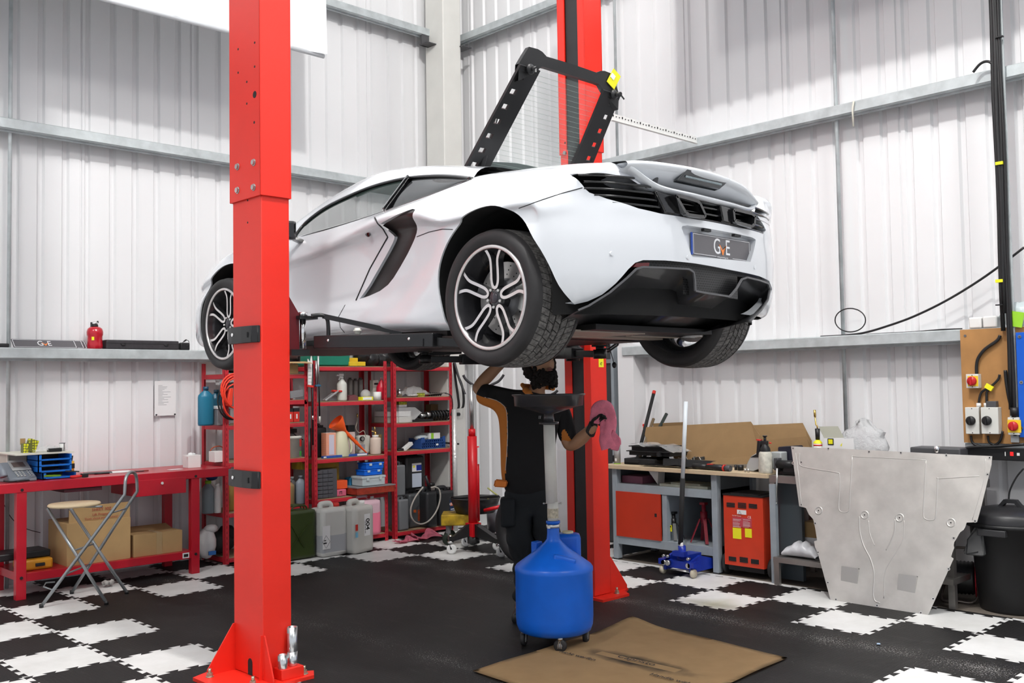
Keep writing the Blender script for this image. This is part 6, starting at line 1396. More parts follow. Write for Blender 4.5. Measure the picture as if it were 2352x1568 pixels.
d4 = can(X_(1018, 8.45), 8.47, z, .27, .22, .41, BD, 'black oil drum with orange and blue label at the right end of the rack bottom', nm='oil_drum', bev=.03)
mb = MB(mat('navy_label', (.01, .03, .09), .5)); mb.box((.055, -.112, .19), (.10, .002, .17)); lb4 = obj('label', mb, parent=d4)
mb = MB(mat('label_orange', (.70, .12, .02), .5)); mb.box((.03, -.114, .225), (.035, .001, .035)); mb.box((.04, -.114, .17), (.05, .001, .008), m=PAPER); mb.box((.045, -.114, .15), (.065, .001, .006), m=PAPER); mb.box((.10, -.114, .13), (.03, .001, .035), m=PAPER); obj('print', mb, parent=d4)
text('GTX', .032, PAPER, d4, (.03, -.1155, .226), FACE_NY, bold=True)
mb = MB(BLACK); bx_ = Vector((X_(985, 8.4), 8.40, z+.46)); mb.cyl(bx_-Vector((0, 0, .05)), bx_+Vector((-.05, 0, .10)), .015, n=10); mb.cyl(bx_, bx_+Vector((.06, 0, .0)), .02, n=10); solo('drum_pump', mb, 'black hand pump on the drum with the looping hose', 'pump', tuple(bx_-Vector((0, 0, .05))))
hs = []
for (x, y) in ((972, 1118), (955, 1140), (944, 1165), (945, 1187), (955, 1200), (970, 1203), (987, 1194), (1003, 1172), (1011, 1145), (1009, 1125), (999, 1118), (990, 1120)): hs.append(tuple(hY(x, y, 8.33)))
mb = MB(mat('grey_hose', (.40, .37, .33), .4)); mb.tube(smooth_pts(hs, 4), .009, n=8); solo('fuel_hose', mb, 'pale grey hose looping in front of the black oil drums', 'hose', hs[5])
for k, (pts_, lab) in enumerate(((((1043, 835), (1047, 870), (1052, 905), (1055, 930), (1053, 938)), 'long dark rubber belt hanging on the right end of the racks, left strand'), (((1043, 833), (1052, 860), (1062, 885), (1066, 915), (1064, 935), (1056, 937)), 'dark rubber belt hanging on the right end of the racks, outer strand'), (((1045, 832), (1055, 868), (1064, 892), (1069, 905)), 'short grey strap with metal end hanging by the rubber belts'))):
 P3 = [tuple(hY(x, y, 8.37-.01*k)) for x, y in pts_]; mb = MB(BLACK if k < 2 else DGREY); pp = smooth_pts(P3, 4); mb.grid([[p+Vector((-.012, 0, 0)), p+Vector((.012, 0, 0)), p+Vector((.012, .014, 0)), p+Vector((-.012, .014, 0)), p+Vector((-.012, 0, 0))] for p in pp]); solo('rubber_belt', mb, lab, 'belt', tuple(P3[-1]))
mb = MB(mat('foil_wrap', (.62, .62, .60), .3, metal=.5, bump=.8, bscale=30)); mb.cyl((7.22, 8.36, 0), (7.22, 8.36, 1.35), .028, n=16); solo('foil_roll', mb, 'tall slim foil-wrapped roll standing in the corner right of the racks', 'roll', (7.22, 8.36, 0))
def cloth(pts, seed, thick=.004, amp=.02):
 rr = random.Random(seed); return pts
rg = MB(PINK); r0 = random.Random(4); N = 26
def rag_patch(cx, cy, L, W, seed, ht):
 rr = random.Random(seed); ph1, ph2 = rr.uniform(0, 6), rr.uniform(0, 6); rows = []
 for i in range(N+1):
  row = []
  for j in range(15):
   u, v = i/N*2-1, j/14*2-1
   w = W*(.45+.55*abs(u)**.8); x = cx+u*L; y = cy+v*w*.6
   zz = .006+ht*(1-v*v)*(.5+.5*math.sin(u*4+ph1))**1.0*(1-.4*abs(u))+.012*math.sin(v*7+u*5+ph2)*(1-abs(v)*.3)+.01
   row.append((x+.015*math.sin(v*5+ph2), y+.02*math.sin(u*6+ph1), max(.004, zz)))
  rows.append(row)
 rg.grid(rows, thick=.003)
rag_patch(6.36, 8.14, .13, .10, 1, .05); rag_patch(6.62, 8.18, .17, .14, 2, .10)
solo('pink_rag', rg, 'crumpled pink cloth rag on the floor before the right rack', 'rag', (6.5, 8.16, 0))
# ================================================================= centre: mechanic, drainer, jacks
def depth_of(p): return (Vector(p)-Vector((0, 0, CAM_H))).dot(CF)
def at_depth(px, py, D): return Vector((0, 0, CAM_H))+ray(px, py)*D
dx, dy = 4.47, 4.25
RH0 = Vector((CR.x, CR.y, 0)).normalized(); FH0 = Vector((CF.x, CF.y, 0)).normalized()
dr = thing('oil_drainer', 'blue wheeled waste oil drainer with white pole and black catch funnel', 'oil drainer', (dx, dy, 0))
def dz(py, px=1290): return at_depth(px, py, depth_of((dx, dy, .6))).z
R0 = .240
mb = MB(BLUE); mb.lathe([(0, .078), (R0*.80, .08), (R0*.93, .095), (R0*.985, .13), (R0, .18), (R0, .445), (R0*1.012, .455), (R0*1.012, .475), (R0*.97, .49), (R0*.80, .52), (R0*.42, .585), (.058, .625), (.042, .645), (.038, .68), (.038, .755), (0, .755)], n=72); obj('tank', mb, parent=dr)
mb = MB(BLUE); v = RH0*.06-FH0*.13; mb.box((v.x, v.y, .535), (.14, .05, .05), (0, .25, math.atan2(RH0.y, RH0.x)), bev=.014); obj('grip_pocket', mb, parent=dr)
v = RH0*.10+FH0*.17; mb = MB(BLUE); mb.box((v.x, v.y, .545), (.16, .12, .22), (0, 0, math.atan2(RH0.y, RH0.x)), bev=.03); o = obj('side_tank', mb, parent=dr)
mb = MB(mat('cream_cap', (.62, .58, .38), .5)); mb.cyl((v.x, v.y, .65), (v.x, v.y, .667), .035, n=24); obj('filler_cap', mb, parent=o)
mb = MB(BLUE); w = -RH0*.10+FH0*.15; mb.box((w.x, w.y, .57), (.06, .05, .08), bev=.01); obj('rear_lug', mb, parent=dr)
POLE = mat('white_pole', (.68, .67, .62), .35, noise=.08, nscale=10)
mb = MB(mat('jubilee_clip', (.60, .60, .58), .3, metal=.9)); mb.lathe([(.041, .715), (.044, .717), (.044, .735), (.041, .737)], n=36); mb.box((-.045, -.01, .726), (.025, .014, .02)); obj('hose_clip', mb, parent=dr)
mb = MB(BLUE); mb.lathe([(.042, .742), (.044, .743), (.044, .758), (.038, .759)], n=36); obj('neck_band', mb, parent=dr)
mb = MB(POLE); mb.cyl((0, 0, .75), (0, 0, .875), .034, n=28); mb.cyl((-.004, .004, .870), (-.010, .010, 1.37), .0365, n=28); pl_ = obj('pole', mb, parent=dr)
mb = MB(STEEL); a_, b_ = -RH0*.055, RH0*.052; mb.cyl(a_+Vector((0, 0, .865)), b_+Vector((0, 0, .865)), .004, n=8); mb.ball(a_+Vector((0, 0, .865)), .007, n=8); mb.ball(b_+Vector((0, 0, .865)), .007, n=8); obj('pole_pin', mb, parent=pl_)
mb = MB(mat('stained_label', (.55, .50, .38), .7, noise=.4, nscale=60)); mb.lathe([(.0348, .775), (.0348, .835)], n=28); obj('label', mb, parent=pl_)
FB = mat('funnel_black', (.035, .034, .038), .28, coat=.3)
mb = MB(FB); mb.lathe([(.05, 1.355), (.062, 1.357), (.062, 1.37), (.034, 1.372), (.030, 1.42), (.19, 1.468), (.214, 1.472), (.218, 1.53), (.230, 1.538), (.230, 1.545), (.212, 1.542), (.208, 1.49), (.05, 1.455), (0, 1.45)], o=(-.010, .010, 0), n=72); fu = obj('catch_funnel', mb, parent=dr)
fz = dz(1272)
for a in range(4):
 ang = math.atan2(-CF.y, -CF.x)+.12+a*PI/2; c = Vector((math.cos(ang)*.195, math.sin(ang)*.195, 0)); t = Vector((math.cos(ang+1.1), math.sin(ang+1.1), 0))
 mb = MB(STEEL); mb.cyl(c+Vector((0, 0, .07)), c+Vector((0, 0, .09)), .018, n=14); mb.bar(c+t*.012+Vector((0, 0, .025)), c+Vector((0, 0, .085)), .035, .004); mb.bar(c-t*.012+Vector((0, 0, .025)), c+Vector((0, 0, .085)), .035, .004); k = obj('caster', mb, parent=dr)
 mb = MB(RUBBER); q = t.cross(Vector((0, 0, 1))); mb.lathe([(.016, -.013), (.036, -.013), (.040, -.008), (.040, .008), (.036, .013), (.016, .013)], o=c+Vector((0, 0, .040)), axis=q, n=28); mb.lathe([(0, -.014), (.016, -.014), (.016, .014), (0, .014)], o=c+Vector((0, 0, .040)), axis=q, n=16, m=MGREY); obj('wheel', mb, parent=k)
D0 = depth_of((4.78, 4.88, 0)); FH = Vector((CF.x, CF.y, 0)).normalized(); RH = Vector((CR.x, CR.y, 0)).normalized()
def mp(px, py, dd=0): return at_depth(px, py, D0+dd)
SKIN = mat('skin', (.38, .20, .11), .5, noise=.06, nscale=12); TEE = mat('black_tshirt', (.008, .0075, .008), .9); TEEO = mat('orange_fabric', (.52, .17, .025), .85); TRO = mat('black_work_trousers', (.009, .011, .013), .85, bump=.3, bscale=8); HAIR = mat('dark_hair', (.010, .007, .006), .9, bump=1, bscale=60); GLOVE = mat('black_glove', (.01, .01, .01), .6)
def skin_mesh(J, E, lvl=2, root=None, pre=None):
 names = list(J); me = bpy.data.meshes.new('tmp'); me.from_pydata([J[n][0] for n in names], [(names.index(a), names.index(b)) for a, b in E], []); me.update()
 o = bpy.data.objects.new('tmp', me); C.objects.link(o); md = o.modifiers.new('s', 'SKIN'); md.branch_smoothing = .4; sb = o.modifiers.new('u', 'SUBSURF'); sb.levels = sb.render_levels = lvl
 sk = me.skin_vertices[0].data
 for i, n in enumerate(names): r = J[n][1]; sk[i].radius = (r, r) if not isinstance(r, tuple) else r; sk[i].use_root = (n == (root or names[0]))
 dg = bpy.context.evaluated_depsgraph_get(); dg.update(); ev = bpy.data.meshes.new_from_object(o.evaluated_get(dg))
 bpy.data.objects.remove(o); bm = bmesh.new(); bm.from_mesh(ev); bpy.data.meshes.remove(ev)
 for f in bm.faces: f.smooth = True; f.material_index = 0
 return bm
def flat_torso(bm, k=.72, y0=905, y1=1150):
 c = mp(1220, 1000)
 for v in bm.verts:
  d = (v.co-c); lat = abs(d.dot(RH)); z = v.co.z
  w = 1 if lat < .24 else max(0, 1-(lat-.24)/.06)
  zt, zb = mp(1220, y0).z, mp(1220, y1).z
  if z > zt: w *= max(0, 1-(z-zt)/.06)
  if z < zb: w *= max(0, 1-(zb-z)/.1)
  v.co -= FH*(d.dot(FH)*(1-k)*w)
J = {'pelvis': (mp(1213, 1125), .15), 'belly': (mp(1212, 1050), .15), 'chest': (mp(1218, 965), .165), 'neck0': (mp(1232, 902), .070), 'neck': (mp(1238, 880), .056), 'skull': (mp(1241, 858), .06),
     'sh_r': (mp(1168, 915, .0), .058), 'el_r': (mp(1092, 893, .04), .056), 'wr_r': (mp(1146, 838, .06), .040), 'hd_r': (mp(1172, 818, .07), .034), 'fg_r': (mp(1190, 806, .07), .022),
     'sh_l': (mp(1287, 925, 0), .056), 'el_l': (mp(1306, 1030, -.02), .054), 'fa_l': (mp(1330, 1012, -.06), .052), 'wr_l': (mp(1358, 985, -.10), .036), 'hd_l': (mp(1368, 974, -.11), .030),
     'hip_r': (mp(1182, 1150), .095), 'kn_r': (mp(1200, 1270, -.03), .062), 'an_r': (mp(1197, 1392, .03), .042), 'to_r': (mp(1190, 1420, -.08), .035),
     'hip_l': (mp(1246, 1150), .095), 'kn_l': (mp(1262, 1272, -.06), .062), 'an_l': (mp(1265, 1392, .02), .042), 'to_l': (mp(1272, 1420, -.10), .035)}
Ed = [('pelvis', 'belly'), ('belly', 'chest'), ('chest', 'neck0'), ('neck0', 'neck'), ('neck', 'skull'), ('chest', 'sh_r'), ('sh_r', 'el_r'), ('el_r', 'wr_r'), ('wr_r', 'hd_r'), ('hd_r', 'fg_r'), ('chest', 'sh_l'), ('sh_l', 'el_l'), ('el_l', 'fa_l'), ('fa_l', 'wr_l'), ('wr_l', 'hd_l'),
      ('pelvis', 'hip_r'), ('hip_r', 'kn_r'), ('kn_r', 'an_r'), ('an_r', 'to_r'), ('pelvis', 'hip_l'), ('hip_l', 'kn_l'), ('kn_l', 'an_l'), ('an_l', 'to_l')]
zmin = min(J['to_r'][0].z, J['to_l'][0].z)
bm = skin_mesh(J, Ed, 2); flat_torso(bm, .60)
hf = (-FH*.84+RH*.44+Vector((0, 0, .30))).normalized(); hr = hf.cross(Vector((0, 0, 1))).normalized(); hu = hr.cross(hf).normalized(); hc = mp(1242, 838, -.02); HS = 1.12
def HP(x, y, z): return hc+(hr*x+hf*y+hu*z)*HS          # x: to his left/right, y: forward, z: up
nU, nV = 40, 30; V = []; F = []
for i in range(nV+1):
 th = PI*i/nV
 for j in range(nU):
  ph = 2*PI*j/nU; x, y, z = math.sin(th)*math.sin(ph), math.sin(th)*math.cos(ph), math.cos(th)
  X, Y, Z = x*.076, y*.098, z*.118
  if z < 0: X *= 1-.30*(-z)**1.5; Y *= 1-.10*(-z)
  if y > 0:
   Y += .026*math.exp(-(X/.011)**2-((Z+.012)/.020)**2)+.012*math.exp(-(X/.008)**2-((Z-.012)/.02)**2)   # nose and bridge
   Y += .008*math.exp(-(Z-.034)**2/.00010)*math.exp(-(abs(X)-.03)**2/.0006)                          # brow
   Y -= .012*math.exp(-((abs(X)-.031)/.014)**2-((Z-.016)/.011)**2)                                    # sockets
   Y += .009*math.exp(-(X/.024)**2-((Z+.052)/.006)**2)+.010*math.exp(-(X/.022)**2-((Z+.066)/.007)**2) # lips
   Y += .012*math.exp(-(X/.022)**2-((Z+.095)/.018)**2)                                                # chin
   Y += .006*math.exp(-((abs(X)-.045)/.016)**2-((Z+.018)/.020)**2)                                    # cheeks
  V.append(HP(X, Y, Z))
for i in range(nV):
 for j in range(nU): F.append((i*nU+j, (i+1)*nU+j, (i+1)*nU+(j+1) % nU, i*nU+(j+1) % nU))
vs = [bm.verts.new(p) for p in V]
for f in F:
 try: g = bm.faces.new([vs[k] for k in f]); g.smooth = True
 except ValueError: pass
bmb = MB(SKIN); bmb.bm.free(); bmb.bm = bm
foot = Vector((4.80, 4.86, 0))
person = solo('person', bmb, 'bearded man in black and orange work shirt under the car, holding a pink rag', 'person', tuple(foot))
def wear(name, bm, *ms, recalc=True):
 m_ = MB(*ms)
 if bm is not None: m_.bm.free(); m_.bm = bm
 return obj(name, m_, parent=person, world=True, recalc=recalc)
mb = MB(mat('eye_white', (.65, .62, .58), .2))
for s in (-1, 1): mb.ball(HP(s*.031, .078, .016), .0125, n=14)
e_ = wear('eyes', mb.bm, *mb.mats); mb = MB(mat('iris', (.02, .012, .008), .15))
for s in (-1, 1): mb.ball(HP(s*.031+.001, .0865, .0175), .0062, n=12, sq=(1, 1, 1))
obj('irises', mb, parent=e_, world=False) if False else None
wear('iris', mb.bm, *mb.mats)
mb = MB(SKIN)
for s in (-1, 1): mb.ball(HP(s*.077, -.005, -.005), .030, n=12, sq=(.45, .8, 1.1), rot=(0, 0, math.atan2(hr.y, hr.x)))
wear('ears', mb.bm, *mb.mats)
mb = MB(HAIR)
for s in (-1, 1): mb.tube([HP(s*.014, .097, .036), HP(s*.03, .094, .043), HP(s*.05, .078, .036)], .0045, n=6)
wear('eyebrows', mb.bm, *mb.mats)
mb = MB(mat('lips', (.24, .09, .07), .5)); mb.tube([HP(-.02, .098, -.058), HP(0, .106, -.056), HP(.02, .098, -.058)], [.003, .0055, .003], n=8); mb.tube([HP(-.018, .096, -.066), HP(0, .103, -.068), HP(.018, .096, -.066)], [.003, .006, .003], n=8); wear('lips', mb.bm, *mb.mats)
rr = random.Random(21)
def curls(n, fn, r0, r1):
 mb = MB(HAIR)
 for k in range(n): p = fn(rr); mb.ball(p, rr.uniform(r0, r1), n=8, sq=(1, 1, rr.uniform(.8, 1.2)), rot=(rr.random()*3, rr.random()*3, 0))
 return mb
def hair_pt(r):
 while True:
  x, y, z = r.gauss(0, 1), r.gauss(0, 1), r.gauss(0, 1); L = math.sqrt(x*x+y*y+z*z); x, y, z = x/L, y/L, z/L
  if z > .30 or (y < .12 and z > -.55):
   if y > .62 and z < .62: continue
   return HP(x*.088, y*.100-.012, z*.122+.012)
mb = curls(240, hair_pt, .018, .030); wear('hair', mb.bm, *mb.mats)
def beard_pt(r):
 while True:
  a = r.uniform(-1.9, 1.9); z = r.uniform(-.150, -.030 if abs(a) > 1.1 else -.058)
  k = max(0, (-z-.025)/.125); rad_x, rad_y = .076*(1-.25*k), .092*(1+.16*k)
  if abs(a) < .42 and -.078 < z < -.040: continue
  if abs(a) < .75 and z > -.045: continue
  return HP(math.sin(a)*rad_x, math.cos(a)*rad_y-.004, z)
mb = curls(260, beard_pt, .011, .019); mb.ball(HP(0, .055, -.105), .052, n=14, sq=(1.1, 1, .9)); wear('beard', mb.bm, *mb.mats)
Jt = {'hem': (mp(1210, 1158), .20), 'belly': (mp(1209, 1055), .215), 'chest': (mp(1217, 962), .222), 'neck0': (mp(1231, 903), .090),
      'sh_r': (mp(1160, 915, .0), .095), 'mid_r': (mp(1122, 908, .02), .085), 'el_r': (mp(1094, 900, .04), .074), 'sh_l': (mp(1288, 930, 0), .085), 'mid_l': (mp(1300, 980, -.01), .074), 'el_l': (mp(1307, 1022, -.02), .066)}
bm = skin_mesh(Jt, [('hem', 'belly'), ('belly', 'chest'), ('chest', 'neck0'), ('chest', 'sh_r'), ('sh_r', 'mid_r'), ('mid_r', 'el_r'), ('chest', 'sh_l'), ('sh_l', 'mid_l'), ('mid_l', 'el_l')], 4); flat_torso(bm, .60)
def to_px(p): d = p-Vector((0, 0, CAM_H)); D = d.dot(CF); return (W_PX/2+F_PX*d.dot(CR)/D, H_PX/2-F_PX*d.dot(CU)/D)
OR1 = [(1060, 885), (1090, 905), (1112, 912), (1140, 918), (1158, 930), (1165, 945), (1166, 1020), (1160, 1095), (1158, 1150), (1100, 1150), (1100, 960), (1060, 940)]; OR2 = [(1296, 985), (1306, 1000), (1312, 1010), (1325, 1060), (1290, 1060), (1290, 990)]
bm.normal_update()
for f in bm.faces:
 c = to_px(f.calc_center_median())
 if in_poly(c, OR1) or in_poly(c, OR2): f.material_index = 1
sh = wear('work_shirt', bm, TEE, TEEO)
mb = MB(PAPER); pp = [mp(x, y, -.21) for x, y in ((1115, 913), (1140, 918), (1157, 930), (1163, 945), (1165, 1000), (1163, 1050), (1159, 1095))]
TS = BVHTree.FromPolygons([v.co+person.location for v in sh.data.vertices], [tuple(p.vertices) for p in sh.data.polygons])
def on_tree(T, px, py, off=.002):
 d = ray(px, py).normalized(); h = T.ray_cast(Vector((0, 0, CAM_H)), d); return None if h[0] is None else h[0]-d*off
q = [on_tree(TS, 1112+(x-1112)*1.0, y) for x, y in [(1113, 912), (1126, 915), (1140, 919), (1150, 925), (1158, 932), (1163, 942), (1165, 960), (1166, 1000), (1164, 1040), (1161, 1080)]]; q = [v for v in q if v is not None]
if len(q) > 3: mb.tube(q, .0022, n=6); wear('piping', mb.bm, mat('cream_piping', (.6, .55, .5), .7))
p = on_tree(TS, 1240, 958)
if p: mb = MB(PAPER); mb.bar(p-RH*.006-Vector((0, 0, .01)), p-RH*.004+Vector((0, 0, .01)), .004, .002); mb.bar(p+RH*.003-Vector((0, 0, .01)), p+RH*.006+Vector((0, 0, .01)), .004, .002); wear('chest_logo', mb.bm, *mb.mats)
mb = MB(TEEO); cpts = [mp(1200, 884, -.05), mp(1206, 894, -.09), mp(1216, 903, -.12), mp(1228, 913, -.13)]; mb.tube(smooth_pts([tuple(v) for v in cpts], 4), [.012]*4+[.022]*5+[.014]*4, n=8)
cp3 = [mp(1200, 884, -.05), mp(1206, 886, .05), mp(1235, 888, .09), mp(1262, 890, .05), mp(1270, 892, -.04)]; mb.tube(smooth_pts([tuple(v) for v in cp3], 4), .016, n=8); wear('collar', mb.bm, *mb.mats)
mb = MB(mat('bright_orange_fabric', (.72, .20, .03), .8)); P = [mp(x, y, -.10) for x, y in ((1137, 1101), (1167, 1104), (1163, 1120), (1133, 1118))]; mb.prism(P, FH*.05, bev=.008); wear('shirt_tail', mb.bm, *mb.mats)
Jp = {'waist': (mp(1211, 1100), .185), 'seat': (mp(1212, 1155), .195), 'hip_r': (mp(1188, 1165), .118), 'th_r': (mp(1190, 1215, -.02), .112), 'kn_r': (mp(1203, 1270, -.03), .092), 'sh_r': (mp(1203, 1330, 0), .068), 'an_r': (mp(1197, 1385, .03), .066),
      'hip_l': (mp(1246, 1165), .112), 'th_l': (mp(1254, 1215, -.03), .105), 'kn_l': (mp(1264, 1272, -.06), .088), 'sh_l': (mp(1266, 1330, -.03), .072), 'an_l': (mp(1266, 1385, .02), .07)}
bm = skin_mesh(Jp, [('waist', 'seat'), ('seat', 'hip_r'), ('hip_r', 'th_r'), ('th_r', 'kn_r'), ('kn_r', 'sh_r'), ('sh_r', 'an_r'), ('seat', 'hip_l'), ('hip_l', 'th_l'), ('th_l', 'kn_l'), ('kn_l', 'sh_l'), ('sh_l', 'an_l')], 3)
flat_torso(bm, .66, 1090, 1160)
for v in bm.verts: q = v.co; n_ = .006*math.sin(q.z*38+q.x*21)+.005*math.sin(q.z*61-q.y*33); v.co += (RH*n_)
wear('trousers', bm, TRO)
mb = MB(TRO); c = mp(1166, 1175, -.05); mb.box(c, (.10, .14, .20), (0, 0, math.atan2(RH.y, RH.x)), bev=.025); wear('cargo_pocket', mb.bm, *mb.mats)
for (an, to) in (('an_r', 'to_r'), ('an_l', 'to_l')):
 a, t = J[an][0].copy(), J[to][0].copy(); a.z = .06; t.z = .045; d = (t-a).normalized()
 mb = MB(BLACK); s = skin_mesh({'a': (a+Vector((0, 0, .06)), .058), 'h': (Vector((a.x, a.y, .052))-d*.03, .050), 'b': (a+d*.07+Vector((0, 0, -.012)), .050), 't': (a+d*.17+Vector((0, 0, -.016)), .044)}, [('a', 'h'), ('h', 'b'), ('b', 't')], 2)
 for v in s.verts: v.co.z = max(v.co.z, 0.0)
 wear('boot', s, BLACK)
def hand(wr, pd, cd, nd, scale=1, curl=.8, name='glove'):
 """wr wrist, pd palm direction, cd across towards the thumb, nd palm normal (closing side)"""
 pd, cd, nd = pd.normalized(), cd.normalized(), nd.normalized(); Jh = {'c': (wr-pd*.035, .040), 'w': (wr, .036*scale), 'p': (wr+pd*.045*scale, .034*scale), 'k': (wr+pd*.085*scale, .034*scale)}; E2 = [('c', 'w'), ('w', 'p'), ('p', 'k')]
 bm = skin_mesh(Jh, E2, 2);
 for v in bm.verts:
  d = v.co-wr; v.co -= nd*(d.dot(nd)*.42); v.co += cd*(d.dot(cd)*.28)
 out = bm
 for k, (off, L) in enumerate(((.030, .072), (.010, .080), (-.010, .074), (-.029, .058))):
  b = wr+pd*.088*scale+cd*off*scale; p = b; Jf = {0: (b-pd*.02, .0095)}; Ef = []; ang = 0
  for i in range(3):
   ang += curl*(.55, .95, .7)[i]; p = p+(pd*math.cos(ang)+nd*math.sin(ang))*L*(.45, .32, .26)[i]*scale; Jf[i+1] = (p, (.0092, .0085, .0075)[i]*scale); Ef.append((i, i+1))
  b2 = skin_mesh(Jf, Ef, 2); me = bpy.data.meshes.new('t'); b2.to_mesh(me); b2.free(); out.from_mesh(me); bpy.data.meshes.remove(me)
 b = wr+pd*.03+cd*.028; Jf = {0: (b-cd*.012, .013), 1: (b+cd*.022+pd*.025+nd*.012, .0115), 2: (b+cd*.022+pd*.055+nd*.030, .009)}; b2 = skin_mesh(Jf, [(0, 1), (1, 2)], 2); me = bpy.data.meshes.new('t'); b2.to_mesh(me); b2.free(); out.from_mesh(me); bpy.data.meshes.remove(me)
 me = None
 for f in out.faces: f.smooth = True
 return wear(name, out, GLOVE)
wl = mp(1357, 990, -.10); hand(wl, mp(1372, 968, -.12)-wl, -RH*.6+Vector((0, 0, .6))-FH*.6, -FH*.6+RH*.5, curl=.95)
wr_ = mp(1150, 836, .06); hand(wr_, mp(1185, 808, .05)-wr_, -FH, Vector((0, 0, 1)), curl=.35)
RG = MB(PINK); C_ = [(1366, 972, 9), (1369, 958, 13), (1376, 944, 17), (1390, 938, 17), (1399, 950, 16), (1399, 970, 17), (1396, 992, 18), (1397, 1010, 22), (1402, 1028, 22)]
cen = [tuple(mp(x, y, -.13))+(w/336,) for x, y, w in C_]; rows = []
for i in range(41):
 x, y, z, w = cr(cen, 8*i/40); c = Vector((x, y, z)); row = []
 nx = Vector(cr(cen, min(8, 8*i/40+.1))[:3])-Vector(cr(cen, max(0, 8*i/40-.1))[:3]); nx.normalize(); sd = nx.cross(FH).normalized()
 for j in range(28):
  a = 2*PI*j/28; rad = 1+.16*math.sin(3*a+i*.22)+.10*math.sin(5*a-i*.3); row.append(c+sd*math.cos(a)*w*rad+FH*math.sin(a)*w*.42*rad)
 row.append(row[0]); rows.append(row)
RG.grid(rows); RG.poly(rows[0][:-1]); RG.poly(rows[-1][:-1]);
P = [mp(x, y, -.15) for x, y in ((1408, 985), (1420, 1000), (1427, 1015), (1420, 1036), (1402, 1032), (1402, 1000))]; RG.prism(P, FH*.02, bev=.004)
solo('pink_rag', RG, 'pink cloth rag hanging from the gloved hand of the man', 'rag', tuple(mp(1395, 1034, -.13)))
mx, my = 6.40, 7.15
js = thing('transmission_stand', 'red hydraulic transmission stand with black legs and white casters behind the man', 'transmission jack', (mx, my, 0))
TR = mat('stand_red', (.60, .006, .012), .35)
mb = MB(TR); mb.cyl((0, 0, .20), (0, 0, 1.12), .046, n=28); mb.cyl((0, 0, 1.12), (0, 0, 1.19), .034, n=24); mb.cyl((.045, -.02, .3), (.045, -.02, 1.02), .020, n=14); obj('mast', mb, parent=js)
mb = MB(TR); mb.box((0, 0, .22), (.11, .11, .13), bev=.004); obj('base_block', mb, parent=js)
mb = MB(PAPER); mb.box((.035, -.048, .93), (.02, .004, .16)); obj('label', mb, parent=js)
mb = MB(STEEL); mb.cyl((0, 0, 1.18), (0, 0, 1.62), .021, n=20); obj('ram', mb, parent=js)
LW = Vector((6.215, 7.29, 0)), Vector((6.455, 6.83, 0)), Vector((6.60, 7.45, 0)), Vector((6.15, 7.0, 0))
lw = [hZ(1035, 1272), hZ(1149, 1279), hZ(1068, 1255)]; lw.append(lw[1]+lw[2]-lw[0]+Vector((0, 0, 0)))
ctr = (lw[1]+lw[2])/2
for k, q in enumerate(lw[:3]+[Vector((2*mx-lw[0].x, 2*my-lw[0].y, 0))]):
 v = Vector((q.x-mx, q.y-my, 0)); L = v.length; d = v.normalized(); sd = Vector((d.y, -d.x, 0))*.03
 mb = MB(BLACKM); mb.prism([d*.05-sd+Vector((0, 0, .16)), d*.05-sd+Vector((0, 0, .28)), d*(L-.03)-sd+Vector((0, 0, .17)), d*(L+.02)-sd+Vector((0, 0, .17)), d*(L+.02)-sd+Vector((0, 0, .135)), d*(L-.03)-sd+Vector((0, 0, .125))], sd*2); lg = obj('leg', mb, parent=js)
 mb = MB(CHROME); mb.cyl(v+Vector((0, 0, .12)), v+Vector((0, 0, .18)), .012, n=12); mb.cyl(v+Vector((0, 0, .105)), v+Vector((0, 0, .125)), .028, n=16); mb.bar(v+RH*.0+Vector((0, 0, .11)), v+RH*.01-FH*.015+Vector((0, 0, .045)), .028, .004); obj('caster_fork', mb, parent=lg)
 mb = MB(WHITE); mb.lathe([(0, -.012), (.030, -.014), (.046, -.012), (.048, 0), (.046, .012), (.030, .014), (0, .012)], o=v+RH*.01+Vector((0, 0, .048)), axis=FH, n=28); obj('caster_wheel', mb, parent=lg)
mb = MB(mat('dark_foot', (.03, .03, .03), .5)); mb.cyl((0, 0, .09), (0, 0, .16), .06, n=20); obj('foot_valve', mb, parent=js)
Dj = depth_of((mx, my, 1.6)); SD = mat('saddle_black', (.03, .028, .032), .5)
for pts_ in ([(1064, 861), (1069, 870), (1078, 878), (1092, 886), (1112, 892)], [(1157, 860), (1152, 868), (1144, 876), (1132, 882), (1112, 892)], [(1281, 896), (1274, 902), (1262, 908), (1240, 915), (1112, 905)]):
 mb = MB(SD); mb.tube(smooth_pts([tuple(at_depth(x, y, Dj)-Vector((mx, my, 0))) for x, y in pts_], 4), .013, n=10); obj('saddle_arm', mb, parent=js)
dl = thing('yellow_dolly', 'worn yellow four-wheel dolly standing beside the right rack', 'dolly', (6.55, 7.80, 0))
YW_ = mat('worn_yellow', (.50, .32, .015), .5, noise=.45, nscale=14); Dd = depth_of((6.55, 7.8, .3))
a, b = at_depth(1018, 1202, Dd), at_depth(1098, 1206, Dd+.0); c = (a+b)/2
mb = MB(YW_); mb.box((c.x, c.y, .255), ((b-a).length+.02, .34, .11), (0, 0, math.atan2(RH.y, RH.x)), bev=.012); part(dl, 'deck', mb)
